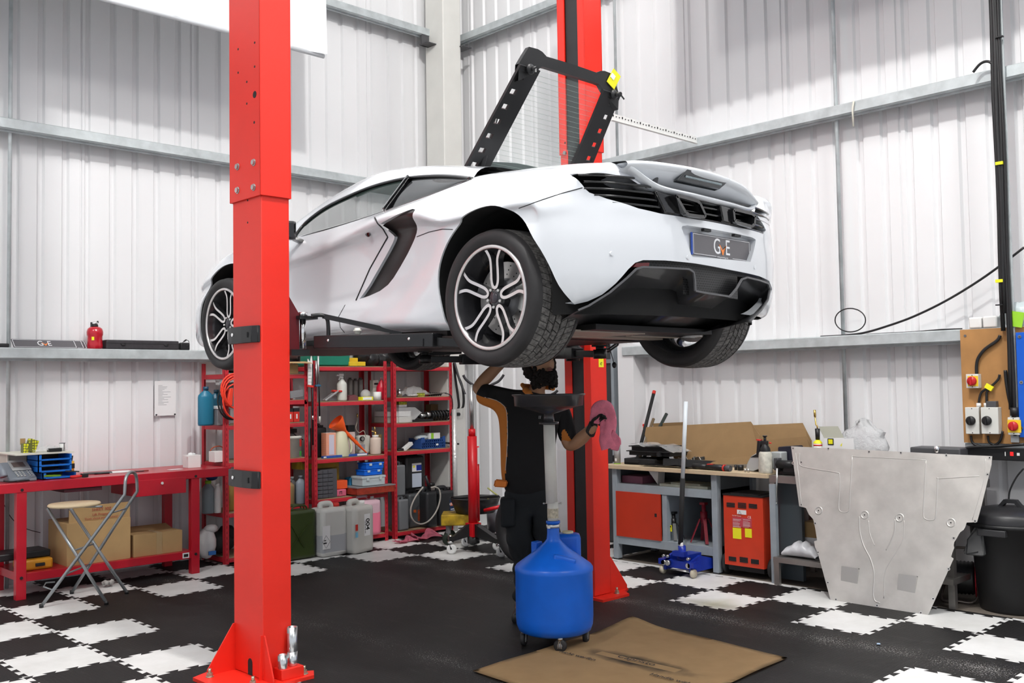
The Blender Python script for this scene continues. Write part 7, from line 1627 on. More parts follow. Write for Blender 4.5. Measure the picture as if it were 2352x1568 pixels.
for sx, sy in ((-.12, -.12), (.13, -.12), (-.12, .12), (.13, .12)):
 q = Vector((c.x, c.y, 0))+RH*sx+FH*sy; mb = MB(MGREY); mb.bar(q+Vector((0, 0, .20)), q+Vector((0, 0, .09)), .04, .03); k = part(dl, 'caster_fork', mb); mb = MB(mat('green_black_tyre', (.02, .03, .02), .6)); mb.lathe([(.02, -.018), (.055, -.018), (.062, -.010), (.062, .010), (.055, .018), (.02, .018)], o=q+Vector((0, 0, .062)), axis=FH, n=24); obj('wheel', mb, parent=k, world=True)
pan = thing('drain_pan', 'black oil drain pan lying on the yellow dolly', 'drain pan', (c.x+.18, c.y, .315)); cc = at_depth(1092, 1172, Dd)
mb = MB(mat('pan_black', (.015, .014, .016), .4)); mb.lathe([(0, 0), (.20, 0), (.24, .10), (.255, .145), (.262, .15), (.235, .15), (.20, .05), (0, .03)], o=(cc.x, cc.y, .315), n=40); part(pan, 'pan', mb)
mb = MB(BLACK); mb.tube([Vector((cc.x, cc.y, .47))+RH*(.24*math.cos(t/6*PI))+FH*.05*math.sin(t)-Vector((0, 0, .0)) for t in range(7)], .014, n=8); part(pan, 'spout', mb)
bk = thing('metal_bucket', 'grey metal bucket behind the red stand, handles leaning from it', 'bucket', tuple(hZ(1146, 1228)))
q = hZ(1146, 1228); mb = MB(mat('bucket_grey', (.16, .16, .18), .35, metal=.4)); mb.cyl(q, q+Vector((0, 0, .32)), .12, .135, n=28); mb.lathe([(.126, .25), (.130, .252), (.130, .262), (.126, .264)], o=q, n=28, m=STEEL); part(bk, 'bucket', mb)
ys = thing('yellow_poles', 'two yellow-green sticks leaning behind the red stand', 'stick', tuple(q+Vector((0, 0, .33))))
mb = MB(mat('yellowish_stick', (.42, .42, .12), .5)); mb.cyl(at_depth(1120, 1120, Dj+.6), at_depth(1146, 1140, Dj+.55), .008, n=8); mb.cyl(at_depth(1120, 1145, Dj+.6), at_depth(1140, 1158, Dj+.55), .008, n=8); part(ys, 'sticks', mb)
mb = MB(TR); mb.cyl(at_depth(1112, 1172, Dj-.0), at_depth(1150, 1163, Dj-.05), .018, n=10); obj('handle_bar', mb, parent=js, world=True)
tq = hZ(1205, 1290); ty = thing('spare_tyre', 'black loose tyre standing on the floor behind the man at knee height', 'tyre', tuple(tq))
axv = (RH*.75+FH*.65).normalized(); mb = MB(RUBBER); Rt = .31; prf = [(.19, -.08), (.24, -.105), (.285, -.105), (.303, -.09)]+[(.31 if k % 2 else .300, -.085+.017*k) for k in range(11)]+[(.303, .09), (.285, .105), (.24, .105), (.19, .08), (.20, 0)]
mb.lathe(prf, o=tq+Vector((0, 0, Rt)), axis=axv, n=56, close=True); part(ty, 'tyre', mb)
def card_mat():
 m = bpy.data.materials.new('stencilled_cardboard'); m.use_nodes = True; nt = m.node_tree; b = nt.nodes['Principled BSDF']; N = nt.nodes; L = nt.links
 geo = N.new('ShaderNodeTexCoord'); sp_ = N.new('ShaderNodeSeparateXYZ'); L.new(geo.outputs['Object'], sp_.inputs[0])
 def M(op, a, c=None):
  n = N.new('ShaderNodeMath'); n.operation = op
  for i, v in enumerate((a, c)):
   if v is None: continue
   if isinstance(v, (int, float)): n.inputs[i].default_value = v
   else: L.new(v, n.inputs[i])
  return n.outputs[0]
 n1 = N.new('ShaderNodeTexNoise'); n1.inputs['Scale'].default_value = 7; n1.inputs['Detail'].default_value = 6; L.new(geo.outputs['Object'], n1.inputs[0])
 r = N.new('ShaderNodeValToRGB'); r.color_ramp.elements[0].color = (.47, .31, .155, 1); r.color_ramp.elements[1].color = (.62, .43, .225, 1); L.new(n1.outputs['Fac'], r.inputs[0])
 cx, cy = SPC
 dx_ = M('SUBTRACT', sp_.outputs[0], cx); dy_ = M('SUBTRACT', sp_.outputs[1], cy)
 ex = M('DIVIDE', M('ABSOLUTE', dx_), .105); ey = M('DIVIDE', M('ABSOLUTE', dy_), .42)
 d = M('SQRT', M('ADD', M('MULTIPLY', ex, ex), M('MULTIPLY', ey, ey))); d = M('ADD', d, M('MULTIPLY', M('SUBTRACT', n1.outputs['Fac'], .5), .8))
 halo = M('MINIMUM', 1.0, M('MAXIMUM', 0.0, M('MULTIPLY', M('SUBTRACT', 1.05, d), 1.6)))
 clean = M('MULTIPLY', M('LESS_THAN', M('ABSOLUTE', M('SUBTRACT', dx_, .005)), .034), M('LESS_THAN', M('ABSOLUTE', dy_), .29))
 fac = M('MULTIPLY', M('MULTIPLY', halo, M('SUBTRACT', 1.0, clean)), .88)
 mx_ = N.new('ShaderNodeMixRGB'); L.new(fac, mx_.inputs[0]); L.new(r.outputs[0], mx_.inputs[1]); mx_.inputs[2].default_value = (.022, .022, .022, 1); L.new(mx_.outputs[0], b.inputs['Base Color']); b.inputs['Roughness'].default_value = .85
 return m
cL, cT, cR = Vector((3.72, 4.18, .008)), Vector((5.23, 4.25, .008)), Vector((5.13, 3.03, .008)); cB = cL+cR-cT
org = (cL+cR)/2; sc_ = hZ(1462, 1523); SPC = (sc_.x-org.x, sc_.y-org.y)
cb_ = thing('cardboard_sheet', 'flat sheet of brown cardboard with black stencilled lettering on the floor under the drainer', 'cardboard', (org.x, org.y, 0))
mb = MB(card_mat()); rows = []
for i in range(25):
 row = []
 for j in range(25):
  u, v = i/24, j/24; p = (cL*(1-u)+cT*u)*(1-v)+(cB*(1-u)+cR*u)*v; k = math.exp(-((1-u)**2+v**2)/.02); p = p+Vector((0, 0, .03*k+.004*math.sin(u*9+v*4)**2)); row.append(p)
 rows.append(row)
mb.grid(rows, thick=-.005); part(cb_, 'sheet', mb)
TXT = axes((0, -1, 0), (1, 0, 0)); STEN = mat('stencil_ink', (.03, .03, .03), .8)
text('Capristo', .062, STEN, cb_, Vector((sc_.x, sc_.y, .0175))-cb_.location, TXT, sx=1.25, ext=.0003)
p = hZ(1327, 1512); text('nicht werfen', .050, STEN, cb_, Vector((p.x, p.y, .0175))-cb_.location, TXT, sx=1.1, ext=.0003)
p = hZ(1530, 1560); text('Handle with care', .050, STEN, cb_, Vector((p.x-.02, p.y-.10, .0175))-cb_.location, TXT, sx=1.1, ext=.0003)
mb = MB(mat('blue_scrap', (.45, .58, .75), .7)); q = hZ(2018, 1480); mb.box(q+Vector((0, 0, .005)), (.05, .02, .008), (0, .2, .4), bev=.003); solo('paper_scrap', mb, 'tiny pale blue scrap of tissue on the black floor at the right', 'scrap', tuple(q))
# ================================================================= right wall
def Pn(px, py, X): return hX(px, py, X)
yd0, yd1 = hX(1419, 900, 7.72).y, hX(1335, 900, 7.72).y
DR = mat('door_dark_grey', (.045, .047, .05), .5)
mb = MB(DR); mb.bb((7.70, yd0+.05, .02), (7.74, yd1, 2.05)); d1 = struct('door_1', mb)
mb = MB(GREY); mb.bb((7.66, yd0, 0), (7.76, yd0+.035, 2.12)); mb.bb((7.66, yd0, 2.05), (7.76, yd1+.04, 2.12)); mb.bb((7.66, yd1, 0), (7.76, yd1+.04, 2.12)); o = obj('door_frame', mb, parent=d1)
z_ = hX(1405, 829, 7.68).z; mb = MB(mat('door_bar', (.22, .23, .25), .5)); mb.bb((7.68, yd0+.05, z_-.02), (7.70, yd1, z_+.02)); obj('push_bar', mb, parent=d1)
mb = MB(PANEL); mb.bb((7.62, hX(1456, 900, 7.62).y, 0), (7.80, hX(1420, 900, 7.62).y, 2.0)); trim(mb, PANEL)
fa = thing('call_point', 'small red fire alarm call point on the right wall beside the stick handles', 'alarm call point', tuple(Pn(1473, 983, 7.76)))
p = Pn(1474, 983, 7.76); mb = MB(REDBOX); mb.box(p, (.03, .11, .085), bev=.003); part(fa, 'housing', mb); mb = MB(PAPER); mb.box(p-Vector((.016, -.005, .0)), (.002, .07, .035)); part(fa, 'label', mb)
mb = MB(mat('dark_print', (.1, .1, .1), .6)); mb.box(p-Vector((.0175, -.005, 0)), (.001, .03, .006)); part(fa, 'print', mb)
pt = thing('perforated_tray', 'white perforated cable tray sloping across in front of the right wall', 'cable tray', tuple(Pn(1500, 290, 7.3)))
a, b = hX(1405, 268, 6.35), hX(1600, 322, 7.55); mb = MB(WHITE); mb.bar(a, b, .004, .062, up=(0, 0, 1)); mb.bar(a-Vector((0, 0, .031)), b-Vector((0, 0, .031)), .03, .003)
for k in range(30):
 q = a.lerp(b, (k+.5)/30); mb.box(q+Vector((-.006, -.004, .008 if k % 3 else .012)), (.008, .008, .007 if k % 3 else .016), m=BLACK)
part(pt, 'tray', mb)
mb = MB(mat('cream_tie', (.62, .60, .52), .5)); t_ = [hX(1961, 232, 7.585), hX(1958, 250, 7.575), hX(1960, 290, 7.58)]; mb.tube(t_, .008, n=8); solo('cable_tie', mb, 'cream cable tie dangling from the upper right wall rail', 'cable tie', tuple(t_[-1]))
XF = 7.0; BT = hX(1500, 1076, XF).z
yl, ym, yr = hX(1408, 1200, XF).y, hX(1641, 1200, XF).y, hX(1766, 1090, XF).y
gb = thing('workbench', 'grey steel workbench with birch top and red cabinet door along the right wall', 'workbench', (7.3, (yl+ym)/2, 0))
ztop = hX(1410, 1067, XF).z
mb = MB(WOOD); mb.bb((XF-.03, yr, ztop-.035), (7.66, yl+.10, ztop), bev=.003); part(gb, 'worktop', mb)
for y in (yl-.055, ym-.03):
 for x in (XF, 7.55): mb = MB(GREY); mb.bb((x, y, 0.01), (x+.06, y+.055, ztop-.035), bev=.002); o = part(gb, 'leg', mb); mb = MB(BLACK); mb.bb((x, y, 0), (x+.06, y+.055, .012)); obj('foot', mb, parent=o, world=True)
z1, z2 = hX(1525, 1118, XF).z, hX(1525, 1136, XF).z; zb1, zb2 = hX(1525, 1243, XF).z, hX(1525, 1262, XF).z
mb = MB(GREY); mb.bb((XF+.005, ym, z2), (7.60, yl, z1)); part(gb, 'shelf', mb)
mb = MB(GREY); mb.bb((XF+.005, ym, zb2), (7.60, yl, zb1)); part(gb, 'bottom_shelf', mb)
mb = MB(mat('cabinet_back', (.10, .115, .125), .5)); mb.bb((7.58, ym, zb2), (7.60, yl, ztop-.04)); mb.bb((XF+.06, ym-.0, 0.02), (7.6, ym+.006, ztop-.04)); mb.bb((XF+.06, yl-.006, 0.02), (7.6, yl, ztop-.04)); part(gb, 'panels', mb)
ya, yb_ = hX(1416, 1180, XF).y, hX(1517, 1180, XF).y
mb = MB(mat('cabinet_red', (.50, .035, .012), .4, noise=.06, nscale=5)); mb.bb((XF-.005, yb_, zb1), (XF+.015, ya, z2)); dr_ = part(gb, 'door', mb)
mb = MB(BLACK); q = hX(1506, 1183, XF-.006); mb.box(q, (.004, .022, .03)); obj('latch', mb, parent=dr_, world=True)
yu = hX(1526, 1180, XF).y; mb = MB(GREY); mb.bb((XF+.01, yu-.02, zb1), (XF+.05, yu+.03, z2)); mb.bb((XF+.05, yu, zb1), (7.58, yu+.006, z2)); part(gb, 'divider', mb)
def onX(name, label, cat, px, py, X, **k): return thing(name, label, cat, tuple(hX(px, py, X)), **k)
zs1 = z1
y = hX(1452, 1105, 7.1).y; mb = MB(mat('mauve_box', (.22, .08, .12), .7)); mb.bb((7.1, y-.12, zs1+.001), (7.3, y+.12, zs1+.065)); solo('mauve_box', mb, 'flat dusty pink box on the shelf under the bench top', 'box', (7.2, y, zs1))
y = hX(1500, 1100, 7.15).y; mb = MB(WHITE); mb.prism([(7.15, y-.05, zs1+.001), (7.15, y+.055, zs1+.12), (7.15, y-.06, zs1+.12)], (.10, 0, 0)); solo('white_carton', mb, 'white angular carton beside the pink box under the bench top', 'carton', (7.2, y, zs1))
y0_, y1_ = hX(1515, 1115, 7.05).y, hX(1625, 1118, 7.05).y; mb = MB(mat('papers_mixed', (.45, .47, .38), .7, noise=.3, nscale=10)); mb.bb((7.05, y1_, zs1+.001), (7.35, y0_, zs1+.022)); mb.bb((7.08, y1_+.1, zs1+.022), (7.3, y0_-.1, zs1+.035)); solo('paper_stack', mb, 'untidy stack of papers and folders on the shelf under the bench top', 'papers', (7.2, (y0_+y1_)/2, zs1))
def axle_stand(px, X, m, label, h=.30, s=1):
 q = hX(px, 1236, X); t = thing('axle_stand', label, 'axle stand', (q.x, q.y, zb1), group='axle stands in the open bay of the grey bench')
 for a in range(4):
  c = math.cos(PI/4+a*PI/2), math.sin(PI/4+a*PI/2); mb = MB(m); mb.bar((c[0]*.035*s, c[1]*.035*s, h*.62), (c[0]*.12*s, c[1]*.12*s, .008), .028, .008); obj('leg', mb, parent=t)
 mb = MB(m); mb.cyl((0, 0, h*.5), (0, 0, h*.8), .030*s, n=14); obj('collar', mb, parent=t); mb = MB(m); mb.cyl((0, 0, h*.5), (0, 0, h), .018, n=12); mb.box((0, 0, h), (.05, .05, .02)); obj('post', mb, parent=t); return t
t1 = axle_stand(1548, 7.12, BLACKM, 'black axle stand with a yellow label in the open bench bay', .24, .8); mb = MB(YELB); mb.box((-.06, .0, .11), (.004, .05, .055)); mb.box((-.062, 0, .125), (.002, .035, .012), m=BLACK); obj('label', mb, parent=t1)
axle_stand(1618, 7.15, mat('maroon_paint', (.22, .008, .02), .4), 'maroon axle stand in the open bay of the grey bench', .34)
zt = ztop
def bench_solo(name, mb, label, cat, base, **k): return solo(name, mb, label, cat, base, **k)
q = hX(1418, 1066, 7.10); t = thing('spray_can', 'tall grey spray can standing at the left end of the birch worktop', 'spray can', (7.10, q.y, zt)); mb = MB(mat('can_grey', (.36, .36, .36), .35, metal=.3)); mb.cyl((0, 0, 0), (0, 0, .19), .032, n=24); obj('can', mb, parent=t); mb = MB(LIME); mb.cyl((0, 0, 0), (0, 0, .006), .033, n=24); mb.cyl((0, 0, .19), (0, 0, .225), .024, n=20, m=WHITE); obj('cap', mb, parent=t); mb = MB(BLACK); mb.box((-.028, .02, .05), (.01, .02, .06)); mb.box((-.033, -.01, .04), (.003, .02, .025), m=PAPER); obj('label', mb, parent=t)
yA, yB = hX(1430, 1050, 7.1).y, hX(1500, 1060, 7.1).y
mb = MB(MATTE); mb.bb((7.12, yB, zt), (7.40, yA, zt+.055), bev=.006); mb.bb((7.10, yA-.02, zt+.02), (7.12, yA-.18, zt+.05)); solo('black_case', mb, 'flat open black case at the left of the worktop under the trays', 'case', (7.26, (yA+yB)/2, zt))
yA, yB = hX(1442, 1035, 7.12).y, hX(1535, 1040, 7.12).y
for k in range(2):
 mb = MB(MATTE); z = zt+.085+.045*k; mb.bb((7.14, yB+.08*k, z), (7.40, yA-.03*k, z+.04)); mb.bb((7.12, yB+.08*k-.01, z+.034), (7.42, yA-.03*k+.02, z+.042)); mb.bar((7.2, yB+.1, zt+.055), (7.2, yB+.1, z), .03, .2); solo('black_tray', mb, ('lower', 'upper')[k]+' black plastic parts tray of the stack on the worktop', 'tray', (7.27, (yA+yB)/2, z))
mb = MB(CLEAR, ); r0 = random.Random(12); yA, yB = hX(1447, 1020, 7.12).y, hX(1550, 1035, 7.12).y; mb.grid([[(7.10+.28*j/6, yA+(yB-yA)*i/12, zt+.178+.012*math.sin(i)+r0.uniform(0, .012)-.05*(i/12)**3) for i in range(13)] for j in range(7)]); solo('poly_bag', mb, 'clear polythene bag draped over the upper black tray', 'bag', (7.25, (yA+yB)/2, zt+.175))
mb = MB(STEEL); r0 = random.Random(14); yA, yB = hX(1536, 1050, 7.2).y, hX(1610, 1055, 7.2).y
for k in range(26): yy = r0.uniform(yB, yA); mb.box((7.22+r0.uniform(-.04, .04), yy, zt+.035+r0.uniform(0, .045)), (.004, .04, .03), (r0.uniform(-1, 1), r0.uniform(-.5, .5), r0.uniform(-1, 1)))
solo('metal_brackets', mb, 'heap of bright metal brackets in front of the leaning cardboard', 'brackets', (7.22, (yA+yB)/2, zt), kind='stuff')
yA, yB = hX(1517, 1062, 7.08).y, hX(1636, 1062, 7.08).y
t = thing('carbon_sheet', 'bent dark carbon panel lying on the worktop before the brackets', 'panel', (7.1, (yA+yB)/2, zt)); CF_ = mat('dull_carbon', (.035, .034, .036), .55, noise=.25, nscale=60)
mb = MB(CF_); mb.grid([[(7.05, yA-.05, zt+.012), (7.05, yB+.08, zt+.014)], [(7.12, yA, zt+.065), (7.12, yB+.02, zt+.065)], [(7.14, yA+.01, zt+.07), (7.14, yB, zt+.07)]], smooth=False, thick=.004); part(t, 'upper_panel', mb)
yA, yB = hX(1470, 1070, 7.02).y, hX(1590, 1075, 7.02).y; mb = MB(CF_); mb.grid([[(7.00+.1*j, yA+(yB-yA)*i/8, zt+.006+.018*abs(math.sin(i*.9))) for i in range(9)] for j in range(2)], thick=.003); part(t, 'lower_panel', mb)
t = thing('air_ratchet', 'black and red air ratchet lying on the middle of the worktop', 'air tool', tuple(hX(1630, 1080, 7.02))); a, b, c = hX(1593, 1078, 7.04), hX(1625, 1076, 7.03), hX(1678, 1078, 7.0)
for v in (a, b, c): v.z = zt+.026
mb = MB(BLACK); mb.cyl(a, b, .024, n=16); part(t, 'hose_end', mb); mb = MB(BLACK); mb.cyl(b, b.lerp(c, .75), .027, n=16); mb.cyl(b.lerp(c, .75), c, .024, n=16, m=DGREY); mb.cyl(b.lerp(c, .72), b.lerp(c, .78), .029, n=16, m=REDBOX); part(t, 'body', mb); mb = MB(REDBOX); mb.box(b.lerp(c, .15)+Vector((0, 0, .022)), (.03, .06, .012)); part(t, 'trigger', mb)
for px, lab in ((1690, 'small black socket left of the silver housing'), (1701, 'black ratchet head just left of the silver housing')):
 q = hX(px, 1075, 7.15); mb = MB(BLACK); mb.cyl((q.x, q.y, zt), (q.x, q.y, zt+.045), .026 if px > 1695 else .012, n=14); solo('socket', mb, lab, 'socket', (q.x, q.y, zt))
t = thing('silver_housing', 'silver plastic mirror-shaped housing on the worktop', 'housing', tuple(hX(1728, 1080, 7.12))); SH = mat('silver_plastic', (.48, .50, .50), .35, metal=.2)
P = [(1712, 1083), (1716, 1062), (1724, 1048), (1738, 1040), (1746, 1043), (1746, 1078), (1740, 1075), (1731, 1086)]; P = [hX(x, y, 7.10) for x, y in P]
for v in P: v.z = max(v.z, zt+.002)
mb = MB(SH); mb.prism(P, (.22, 0, 0), bev=.006); part(t, 'shell', mb); mb = MB(BLACK); mb.prism([hX(x, y, 7.097) for x, y in ((1723, 1050), (1738, 1042), (1745, 1045), (1744, 1050))], (.01, 0, 0)); part(t, 'opening', mb)
q = hX(1779, 1080, 7.1); mb = MB(SH); mb.box((7.16, hX(1780, 1055, 7.1).y, zt+.10), (.10, .10, .14), bev=.01); solo('silver_bracket', mb, 'grey plastic block seen between the sprayer and the grinder', 'block', (7.16, q.y, zt+.02))
q = hX(1759, 1085, 7.04); ps = thing('pressure_sprayer', 'stained white pressure sprayer with black pump head and red nozzle on the worktop', 'sprayer', (q.x, q.y, zt))
mb = MB(mat('stained_white', (.60, .58, .50), .5, noise=.3, nscale=25)); mb.lathe([(0, 0), (.052, 0), (.056, .01), (.056, .05), (.054, .14), (.050, .165), (.040, .178)], n=32); obj('bottle', mb, parent=ps)
mb = MB(BLACK); mb.lathe([(.042, .172), (.040, .20), (.026, .225), (.022, .235)], n=28); mb.box((0, .012, .245), (.035, .07, .035), bev=.006); mb.box((-.005, .052, .205), (.03, .030, .12), (.12, 0, 0), bev=.006); mb.cyl((0, 0, .25), (0, 0, .30), .011, n=12); mb.cyl((0, 0, .295), (0, 0, .305), .018, n=14); obj('pump_head', mb, parent=ps)
mb = MB(REDBOX); mb.box((-.005, .050, .268), (.028, .038, .010), (.1, 0, 0)); mb.cyl((0, -.04, .246), (0, -.06, .244), .008, .004, n=10); obj('nozzle', mb, parent=ps)
mb = MB(STEEL)
for dy in (0, .03): q = hX(1719, 1083, 7.03); mb.cyl((7.03, q.y+dy, zt), (7.03, q.y+dy, zt+.03), .009, n=10)
solo('chrome_socket', mb, 'pair of tiny chrome sockets before the silver housing', 'sockets', (7.03, q.y, zt))
def stick(a, b, r, m, label, tipm=None, name='broom_stick'):
 t = thing(name, label, 'handle', tuple(a)); mb = MB(m); mb.cyl(a, b, r, n=14); part(t, 'shaft', mb)
 if tipm: d = (b-a).normalized(); mb = MB(tipm); mb.cyl(b-d*.0, b+d*.035, r*1.05, n=14); part(t, 'tip', mb)
a = hX(1462, 1060, 7.35); a.z = zt
stick(a, hX(1501, 905, 7.70), .017, MATTE, 'tall black tool handle with a red tip leaning on the right wall', REDBOX)
stick(hX(1470, 1050, 7.3), hX(1501, 962, 7.68), .015, mat('brown_wood', (.16, .11, .06), .7), 'brown wooden handle beside the red-tipped one')
stick(hX(1470, 1068, 7.3), hX(1531, 950, 7.70), .016, mat('green_black', (.03, .04, .035), .6), 'dark green tube leaning right of the two handles')
def sheet(px, X0, X1, label, name='cardboard_offcut', m=CARDD, th=.006):
 P = []
 for x, y, t in px: P.append(hX(x, y, X0+(X1-X0)*t))
 lo_ = min(p.z for p in P)
 mb = MB(m); mb.prism(P, (th, 0, 0)); return solo(name, mb, label, 'cardboard', tuple(sum(P, Vector())/len(P)))
sheet([(1476, 981, 1), (1724, 968, 1), (1745, 1000, .6), (1745, 1045, .25), (1740, 1066, 0), (1500, 1066, 0), (1490, 1030, .5)], 7.36, 7.52, 'large sheet of brown cardboard leaning behind the trays on the worktop')
sheet([(1500, 972, 1), (1572, 969, 1), (1572, 985, 1), (1500, 985, 1)], 7.5, 7.62, 'thin brown cardboard edge showing above the large leaning sheet')
sheet([(1729, 976, 1), (1843, 971, 1), (1850, 985, .8), (1864, 1012, .4), (1864, 1060, 0), (1740, 1060, 0)], 7.45, 7.62, 'right-hand brown cardboard sheet leaning behind the sprayer')
sheet([(1728, 1013, 1), (1853, 1002, 1), (1866, 1030, .3), (1866, 1065, 0), (1745, 1065, 0)], 7.40, 7.45, 'lower folded flap of cardboard in front of the right-hand sheet')
p = hZ(1560, 1318); jk = thing('trolley_jack', 'blue trolley jack with tall upright handle in front of the grey bench', 'trolley jack', (6.92, 4.98, 0))
A = hZ(1542, 1318); B = hZ(1612, 1322)
yj = hX(1572, 1300, 6.82).y; JB = DBLUE
for s in (-.13, .13):
 mb = MB(JB); mb.prism([(6.72, yj+s-.01, .04), (6.72, yj+s-.01, .13), (6.85, yj+s-.01, .17), (7.12, yj+s-.01, .10), (7.12, yj+s-.01, .04)], (0, .02, 0)); part(jk, 'side_plate', mb)
mb = MB(JB); mb.bb((6.74, yj-.13, .06), (6.80, yj+.13, .12)); mb.bb((6.80, yj-.06, .08), (6.98, yj+.06, .17)); mb.bb((6.70, yj-.18, .085), (6.78, yj-.12, .13)); mb.bb((6.70, yj+.12, .085), (6.78, yj+.18, .13)); part(jk, 'chassis', mb)
mb = MB(JB); mb.cyl((6.80, yj, .14), (6.79, yj, .24), .032, n=20); mb.bar((6.76, yj-.06, .18), (6.76, yj+.06, .18), .05, .04); part(jk, 'handle_socket', mb)
mb = MB(STEEL)
for s in (-.12, .09, .13): mb.cyl((6.70, yj+s, .10), (6.73, yj+s, .10), .022, n=16); mb.cyl((6.70, yj+s+.0, .155), (6.73, yj+s, .155), .012, n=12)
mb.cyl((6.735, yj-.11, .045), (6.735, yj+.11, .045), .006, n=8); part(jk, 'bolts', mb)
for s in (-.155, .155): mb = MB(mat('cream_wheel', (.50, .46, .36), .5)); mb.lathe([(0, -.014), (.034, -.014), (.038, 0), (.034, .014), (0, .014)], o=(6.73, yj+s, .038), axis=(0, 1, 0), n=24); part(jk, 'wheel', mb)
h0, h1, h2, h3 = Vector((6.79, yj, .22)), hX(1563, 1250, 6.79), hX(1568, 1098, 6.79), hX(1575.5, 922, 6.79)
mb = MB(WHITE); mb.cyl(h0, h1.lerp(h2, .05), .018, n=18); part(jk, 'lower_tube', mb); mb = MB(MATTE); mb.cyl(h1, h2, .0205, n=18); part(jk, 'foam_sleeve', mb); mb = MB(mat('pale_blue_white', (.68, .74, .78), .35)); mb.cyl(h2, h3, .017, n=18); part(jk, 'handle', mb)
c0, c1 = hX(1663, 1137, 7.0), hX(1752, 1310, 7.0)
yl_, yr_ = hX(1663, 1220, 7.0).y, hX(1753, 1220, 7.0).y; zt_, zb_ = hX(1700, 1139, 7.0).z, hX(1700, 1300, 7.0).z
ch = thing('battery_charger', 'red wheeled battery charger cabinet with vents, red data plate and yellow stickers', 'battery charger', (7.15, (yl_+yr_)/2, 0))
CHR = mat('charger_red', (.60, .045, .015), .42, noise=.08, nscale=6); mb = MB(CHR); mb.bb((7.0, yr_, zb_), (7.32, yl_, zt_), bev=.003); part(ch, 'cabinet', mb)
mb = MB(BLACK); mb.bb((6.995, yr_-.004, zt_), (7.32, yl_+.004, zt_+.012)); mb.bb((7.02, yr_+.05, zt_+.012), (7.3, yl_-.06, zt_+.02)); part(ch, 'lid', mb)
def on_front(px, py, X=6.9985): return hX(px, py, X)
mb = MB(MATTE)
def vent(px0, py0, px1, py1, n):
 a, b = on_front(px0, py0), on_front(px1, py1)
 mb = MB(MATTE)
 for k in range(n): z = a.z+(b.z-a.z)*(k+.5)/n; mb.bb((6.996, b.y, z-.0028), (7.0, a.y, z+.0028))
 part(ch, 'vent', mb)
for v in ((1669, 1153, 1688, 1165), (1695, 1153, 1714, 1168), (1720, 1156, 1739, 1168), (1674, 1277, 1691, 1289), (1699, 1278, 1718, 1293), (1725, 1283, 1743, 1296)): vent(*v, 5 if v[1] < 1200 else 6)
def plate(px0, py0, px1, py1, m, name='label', X=6.998): a, b = on_front(px0, py0), on_front(px1, py1); mb = MB(m); mb.bb((X-.001, b.y, b.z), (X+.0015, a.y, a.z)); return part(ch, name, mb)
plate(1682, 1186, 1727, 1212, mat('data_plate', (.50, .06, .08), .5), 'data_plate'); plate(1693, 1170, 1714, 1182, PAPER, 'warning_plate'); plate(1683, 1211, 1703, 1238, YELB, 'yellow_sticker'); plate(1711, 1213, 1727, 1235, YELB, 'yellow_sticker')
mb = MB(PAPER); r0 = random.Random(6)
for k in range(7): a, b = on_front(1684, 1192+k*2.8), on_front(1684+r0.uniform(12, 20), 1193+k*2.8); mb.bb((6.995, b.y, b.z), (6.9965, a.y, a.z)); a, b = on_front(1707, 1193+k*2.8), on_front(1707+r0.uniform(10, 18), 1194+k*2.8); mb.bb((6.995, b.y, b.z), (6.9965, a.y, a.z))
part(ch, 'data_print', mb)
q = on_front(1721, 1188, 6.9955); text('CE', .028, PAPER, ch, q-ch.location, FACE_NX, ext=.0003)
q = on_front(1692, 1184, 6.9955); text('No Volt Connect', .012, PAPER, ch, q-ch.location, FACE_NX, ext=.0003)
q = on_front(1699, 1177, 6.994); mb = MB(BLACK); tri = [q+Vector((0, .016, -.012)), q+Vector((0, -.016, -.012)), q+Vector((0, 0, .015))]; mb.tube(tri, .0012, closed=True, n=5); part(ch, 'warning_triangle', mb)
for y in (yl_+.03, yr_-.035):
 mb = MB(RUBBER); mb.lathe([(.05, -.016), (.085, -.018), (.092, -.008), (.092, .008), (.085, .018), (.05, .016)], o=(7.10, y, .092), axis=(0, 1, 0), n=36); w_ = part(ch, 'wheel', mb); mb = MB(DGREY); mb.cyl((7.10, y-.014, .092), (7.10, y+.014, .092), .052, n=24); obj('hub', mb, parent=w_, world=True)
mb = MB(MATTE); mb.bb((7.03, yr_+.02, .05), (7.3, yl_-.02, zb_)); part(ch, 'skid', mb)
ys0, ys1 = hX(1777, 1200, 7.02).y, hX(2195, 1150, 7.02).y
SS = mat('stained_stainless', (.34, .32, .30), .35, metal=.75, noise=.2, nscale=5)
ss = thing('steel_table', 'stained stainless steel table with low shelf behind the leaning panel', 'table', (7.3, (ys0+ys1)/2, 0)); zst = hX(1800, 1092, 7.02).z
mb = MB(SS); mb.bb((7.0, ys1, zst-.06), (7.66, ys0+.02, zst), bev=.003); part(ss, 'worktop', mb)
for y in (ys0-.03, ys1+.02):
 for x in (7.0, 7.6): mb = MB(SS); mb.bb((x, y, 0), (x+.045, y+.045, zst-.06)); part(ss, 'leg', mb)
zsh = hX(1860, 1285, 7.0).z; mb = MB(SS); mb.bb((6.93, ys1, zsh-.04), (7.5, ys0-.04, zsh)); part(ss, 'low_shelf', mb); mb = MB(SS); mb.bb((6.93, ys0-.09, 0), (6.96, ys0-.045, zsh-.04)); part(ss, 'shelf_leg', mb)
gl = thing('slate_board', 'dark blue-grey panel standing under the steel table', 'panel', (7.12, ys0-.2, 0)); mb = MB(mat('slate_panel', (.06, .075, .085), .5)); mb.bb((7.10, hX(1842, 1200, 7.1).y, .02), (7.14, hX(1786, 1200, 7.1).y, zst-.07)); part(gl, 'panel', mb)
